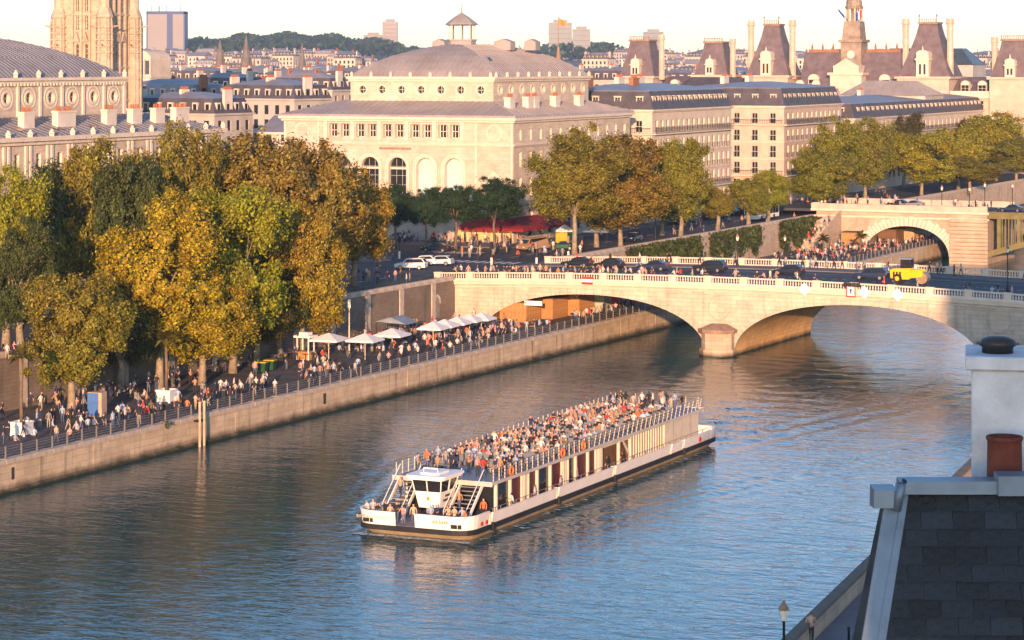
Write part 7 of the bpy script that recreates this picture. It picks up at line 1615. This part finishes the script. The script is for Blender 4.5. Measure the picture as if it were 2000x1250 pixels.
crowd('far_quay_crowd', 'crowd gathered on the quay before the far stone arch', pl)
pl = []
for k in range(60): pl.append((R(rnd.uniform(-80, -56), rnd.uniform(58.5, 67), ZG + .14), rnd.choice(('sit', 'stand', 'walk', 'chat')), rnd.uniform(0, 6.2)))
for k in range(30): pl.append((R(rnd.uniform(-56, -39.2), rnd.uniform(32, 60), ZG + .14), rnd.choice(('stand', 'walk', 'chat')), rnd.uniform(0, 6.2)))
for k in range(16): pl.append((R(rnd.uniform(-57, -41), rnd.uniform(-8, 3), ZG + .05), rnd.choice(('stand', 'walk')), rnd.uniform(0, 6.2)))
for k in range(50): pl.append((R(rnd.uniform(-56, -39.2), rnd.uniform(70, 240), ZG + .05), rnd.choice(('stand', 'walk')), rnd.uniform(0, 6.2)))
for k in range(45): t = rnd.uniform(-55, -8); pl.append((R(t, rnd.uniform(S2 + 1, S2F - 1), 9.52 if t > -41 else ZG + 1.52), rnd.choice(('stand', 'walk')), rnd.uniform(0, 6.2)))
crowd('street_crowd', 'scattered pedestrians around the square, riverside road and far bridge', pl)
mat('slate_near', (.012, .019, .026), .6, .22, 2.2, bump=.35, bscale=16, spec=.35, kind='object')
mat('zinc_near', (.17, .235, .30), .42, .22, 1.6, metal=.35, bump=.08, bscale=4)
mat('white_plaster', (.66, .67, .68), .85, .16, 2.2, bump=.12, bscale=20)
mat('terracotta', (.19, .05, .03), .75, .25, 5, bump=.15, bscale=30)
mat('cowl_dark', (.03, .033, .038), .45, .25, 6)
mat('island_paving', (.20, .18, .19), .85, .2, .3, bump=.3, bscale=8)
# ================================================================== ISLAND QUAY, BOTTOM CORNER
A_, B_ = Vector((6.75, 106.3, 0)), Vector((60.0, 262.0, 0))
dv = (B_ - A_).normalized(); nv = Vector((dv.y, -dv.x, 0))       # nv points inland
mb = MB(); C_ = [A_ - dv * 60, B_ + dv * 30, B_ + dv * 30 + nv * 60, A_ - dv * 60 + nv * 60]
mb.add([(p.x, p.y, ZG + .015) for p in C_], [(3, 2, 1, 0)]); ob('island_quay_street', mb.mesh('island_quay_street', ['island_paving']), kind='structure')
w = thing('river_parapet', 'low stone parapet wall of the island quay at the bottom right', 'wall', A_ - dv * 60, -math.atan2(dv.x, dv.y)); LL = (B_ - A_).length + 90
mb = MB(); mb.box(-.45, -.02, 0, LL, -1.5, ZG + .02); ob('masonry', mb.mesh('masonry', ['quay_stone']), w); mb = MB(); mb.box(-.42, .0, 0, LL, ZG + .02, ZG + .95); ob('parapet', mb.mesh('parapet', ['old_stone']), w)
n = int(LL / 2.5); mb = MB(); mb.box(-.5, .08, .015, LL / n - .015, ZG + .95, ZG + 1.15); cm = mb.mesh('coping_stone', ['upper_wall_stone'])
for k in range(n): ob('coping_stone', cm, w, (0, k * LL / n, 0))
lamp('street_lamp', 'single street lamp with pale lantern at the bottom edge', Vector((12.85, 121.0, ZG)), 4.05)
for i, (x, y) in enumerate(((17.9, 131.5), (17.1, 130.0))):
    g = thing('bollard', ('thin dark bollard beside the slate roof', 'shorter thin bollard left of its neighbour')[i], 'bollard', (x, y, ZG + .015), 0, 'bollards on the island quay'); mb = MB(); mb.lathe([(.07, 0), (.06, 1.0), (.09, 1.02), (.09, 1.1), (.03, 1.16)], 8); ob('post', mb.mesh('post', ['iron'], True), g)

# ================================================================== SLATE ROOF AND CHIMNEY IN FRONT
def foreground():
    b = thing('slate_roof_house', 'dark slate mansard roof with zinc edging in the bottom right corner', 'building', (0, 0, 0), 0)
    T = Vector((3.7485, 24.5, 33.835)); dn = Vector((0, -.422, -1.305)).normalized()   # down the slope
    out = Vector((0, -dn.z, dn.y)).normalized() if False else dn.cross(Vector((1, 0, 0))).normalized(); out = out if out.y < 0 else -out
    # boarding under the slates
    mb = MB(); L_ = 2.6; e = dn * L_; lx = -.53
    mb.quad(T - out * .03 + Vector((-.02, 0, 0)), T + Vector((2.4, 0, 0)) - out * .03, T + Vector((2.4, 0, 0)) + e - out * .03, T + e + Vector((lx - .02, 0, 0)) - out * .03); ob('roof_boarding', mb.mesh('roof_boarding', ['slate_near']), b)
    w, h = .304, .166; rot = Matrix((Vector((1, 0, 0)), -dn, out)).transposed().to_4x4()
    ms = []
    for v in range(5):
        r = random.Random(60 + v); mb = MB(); j = [r.uniform(-.004, .004) for _ in range(4)]
        lift = .007
        mb.add([(.002, -.165 + j[0], lift), (w - .003, -.165 + j[1], lift + j[2]), (w - .003, .10, -.006), (.002, .10, -.006), (.002, -.165 + j[0], lift + .008), (w - .003, -.165 + j[1], lift + j[2] + .008), (w - .003, .10, .001), (.002, .10, .001)], [(3, 2, 1, 0), (4, 5, 6, 7), (0, 1, 5, 4), (1, 2, 6, 5), (2, 3, 7, 6), (3, 0, 4, 7)])
        ms.append(mb.mesh('slate', ['slate_near']))
    for row in range(15):
        p0 = T + dn * (row * h); xl = lx * row * h / L_
        x = -w * (.5 if row % 2 else 0) + (-.0 if row % 2 else 0)
        k = int((xl - x) / w) - 1
        while x + k * w < 2.35:
            xa = x + k * w
            if xa + w > xl + .03:
                m = ms[rnd.randrange(5)]
                if xa < xl:                          # cut slate at the hip
                    mb = MB(); c = xl - xa + .002; mb.add([(c, -.165, .007), (w - .003, -.165, .007), (w - .003, .1, -.006), (c, .1, -.006), (c, -.165, .015), (w - .003, -.165, .015), (w - .003, .1, .001), (c, .1, .001)], [(3, 2, 1, 0), (4, 5, 6, 7), (0, 1, 5, 4), (1, 2, 6, 5), (2, 3, 7, 6), (3, 0, 4, 7)]); m = mb.mesh('slate', ['slate_near'])
                o = ob('slate', m, b); sh = rnd.choice((.55, .75, .9, 1.0, 1.1, 1.25, 1.6)); o.color = (sh, sh, sh * rnd.uniform(.97, 1.06), 1)
                M = rot.copy(); M.translation = p0 + Vector((xa, 0, 0)) + out * rnd.uniform(0, .004); o.matrix_local = M @ Matrix.Rotation(rnd.gauss(0, .006), 4, 'Z')
            k += 1
    # zinc hip: flat strip, bead and outer fold
    top = T + Vector((0, 0, 0)); bot = T + e + Vector((lx, 0, 0))
    for name, x0, x1, o0, o1, rise_ in (('hip_flashing', -.02, .045, .0, .0, .022), ('hip_strip', -.13, -.025, .0, .0, .012), ('hip_fold', -.165, -.135, .0, .0, .03)):
        mb = MB(); a, c = top + Vector((x0, 0, 0)), top + Vector((x1, 0, 0)); d, f = bot + Vector((x0 - .03, 0, 0)), bot + Vector((x1, 0, 0)); q = out * rise_
        mb.add([a - out * .05, c - out * .05, f - out * .05, d - out * .05, a + q, c + q, f + q, d + q], [(0, 1, 2, 3), (7, 6, 5, 4), (0, 4, 5, 1), (1, 5, 6, 2), (2, 6, 7, 3), (3, 7, 4, 0)]); ob(name, fixn(mb.mesh(name, ['zinc_near'])), b)
    mb = MB(); a = top + Vector((-.15, 0, 0)); d = bot + Vector((-.17, 0, 0)); mb.quad(a, a + Vector((.5, 2.5, -1.6)), d + Vector((.4, 2.5, -1.6)), d); ob('side_slope', mb.mesh('side_slope', ['zinc_near']), b)
    # ridge caps
    def cap(px0, px1, y0, y1, Y, depth, tilt=0.0):
        x0, x1 = (px0 - CXP) * Y / F, (px1 - CXP) * Y / F; z0, z1 = CH - (y1 - HY) * Y / F, CH - (y0 - HY) * Y / F
        mb = MB(); mb.add([(x0, Y, z0), (x1, Y, z0 - tilt), (x1, Y + depth, z0 - .02), (x0, Y + depth, z0 - .02), (x0 + .004, Y + .015, z1), (x1, Y + .015, z1 - tilt), (x1, Y + depth, z1 + .012), (x0 + .004, Y + depth, z1 + .012)], [(3, 2, 1, 0), (4, 5, 6, 7), (0, 1, 5, 4), (1, 2, 6, 5), (2, 3, 7, 6), (3, 0, 4, 7)]); return mb
    ob('hip_cap', cap(1707, 1752, 958, 993, 24.36, .30).mesh('hip_cap', ['zinc_near']), b); ob('ridge_cap', cap(1757, 1951, 941, 966, 24.40, .22).mesh('ridge_cap', ['zinc_near']), b); ob('ridge_cap', cap(1950, 2080, 931, 969, 24.36, .26).mesh('ridge_cap', ['zinc_near']), b)
    mb = MB(); mb.tube([(3.66, 24.40, 33.70), (3.70, 24.37, 33.95), (3.74, 24.42, 33.97)], [.05, .05, .03], 8); ob('hip_bead', mb.mesh('hip_bead', ['zinc_near'], True), b)
    # back slope and walls
    mb = MB(); mb.quad((3.6, 24.75, 33.86), (9, 24.75, 33.86), (9, 31, 28.5), (3.6, 31, 28.5)); ob('back_slope', mb.mesh('back_slope', ['zinc_near']), b)
    mb = MB(); mb.box(3.6, 9, 24.3, 27.5, ZG, 29.0); ob('house_wall', mb.mesh('house_wall', ['pale_render']), b)
    # chimney stack
    c = ob('chimney_stack', None, b, (4.575, 25.5, 0), rad(-10.2))
    mb = MB(); mb.box(0, 1.9, 0, 1.0, 30, 34.90); ob('stack', mb.mesh('stack', ['white_plaster']), c).modifiers.new('bevel', 'BEVEL').width = .012; mb = MB(); mb.box(-.06, 1.96, -.06, 1.06, 34.905, 35.04); ob('stack_cap', mb.mesh('stack_cap', ['white_plaster']), c).modifiers.new('bevel', 'BEVEL').width = .012
    mb = MB(); mb.lathe([(.155, 0), (.155, .055), (.185, .075), (.19, .105), (.16, .14), (.09, .165), (.01, .172)], 20, (.26, .35, 35.04)); ob('cowl', mb.mesh('cowl', ['cowl_dark'], True), c)
    mb = MB(); mb.lathe([(.172, -.05), (.166, .30), (.168, .335), (.178, .345), (.182, .365), (.176, .38), (.160, .38), (.150, .30), (.148, .1)], 24, (.32, -.40, 33.93), cap=False); ob('chimney_pot', mb.mesh('chimney_pot', ['terracotta'], True), c)
    mb = MB(); mb.quad((-.2, -.85, 33.84), (1.6, -.85, 33.84), (1.6, .1, 33.86), (-.1, .1, 33.80)); ob('flashing', mb.mesh('flashing', ['zinc_near']), c)
foreground()
# two unseen blocks added to shade the slate roof and the bridge's right end
g = thing('rear_shade_block', 'unseen pale block added behind the camera to shade the slate roof', 'building', (.4, -40, 0), 0); mb = MB(); mb.box(0, 12, 0, 24, ZG, 41.2); ob('wall', mb.mesh('wall', ['pale_render']), g); mb = MB(); mb.box(-.1, 12.1, -.1, 24.1, 41.2, 41.5); ob('roof', mb.mesh('roof', ['zinc']), g)
g = thing('side_shade_block', 'unseen stone block added outside the frame to shade the bridge end', 'tower', (38.5, 92, 0), 0); mb = MB(); mb.box(0, 26, 0, 14, ZG, 44); ob('wall', mb.mesh('wall', ['cream_stone']), g); hip_roof(g, -.4, 26.4, -.4, 14.4, [(44, 0), (50, 4), (53, 6.8)], 'slate_far')
# ---- evening haze
mb = MB(); mb.box(-4200, 4200, -120, 6600, -3, 135)
hz = fixn(mb.mesh('haze', ['iron'])); hz.materials.clear(); hm = bpy.data.materials.new('haze'); hm.use_nodes = True; hn = hm.node_tree.nodes; hn.clear()
pv = hn.new('ShaderNodeVolumePrincipled'); pv.inputs['Color'].default_value = (.62, .80, 1.0, 1); pv.inputs['Density'].default_value = .00008; pv.inputs['Anisotropy'].default_value = .2
hm.node_tree.links.new(pv.outputs[0], hn.new('ShaderNodeOutputMaterial').inputs['Volume']); hz.materials.append(hm); ob('haze', hz, kind='stuff')

# ---- like-named neighbours are told apart by their order in the picture
by = {}
for o in scene.objects:
    if o.parent is None and o.get('label') and o.name.split('.')[0] in ('person', 'town_house'): by.setdefault(o['label'], []).append(o)
for lab, os_ in by.items():
    if len(os_) < 2: continue
    os_.sort(key=lambda o: o.location.x / o.location.y)
    for i, o in enumerate(os_):
        nl = lab.replace('person in ', f'{ORD[i]} person from left in ') if lab.startswith('person') else f'{ORD[i]} from left, {lab}'
        if len(nl.split()) <= 16: o['label'] = nl
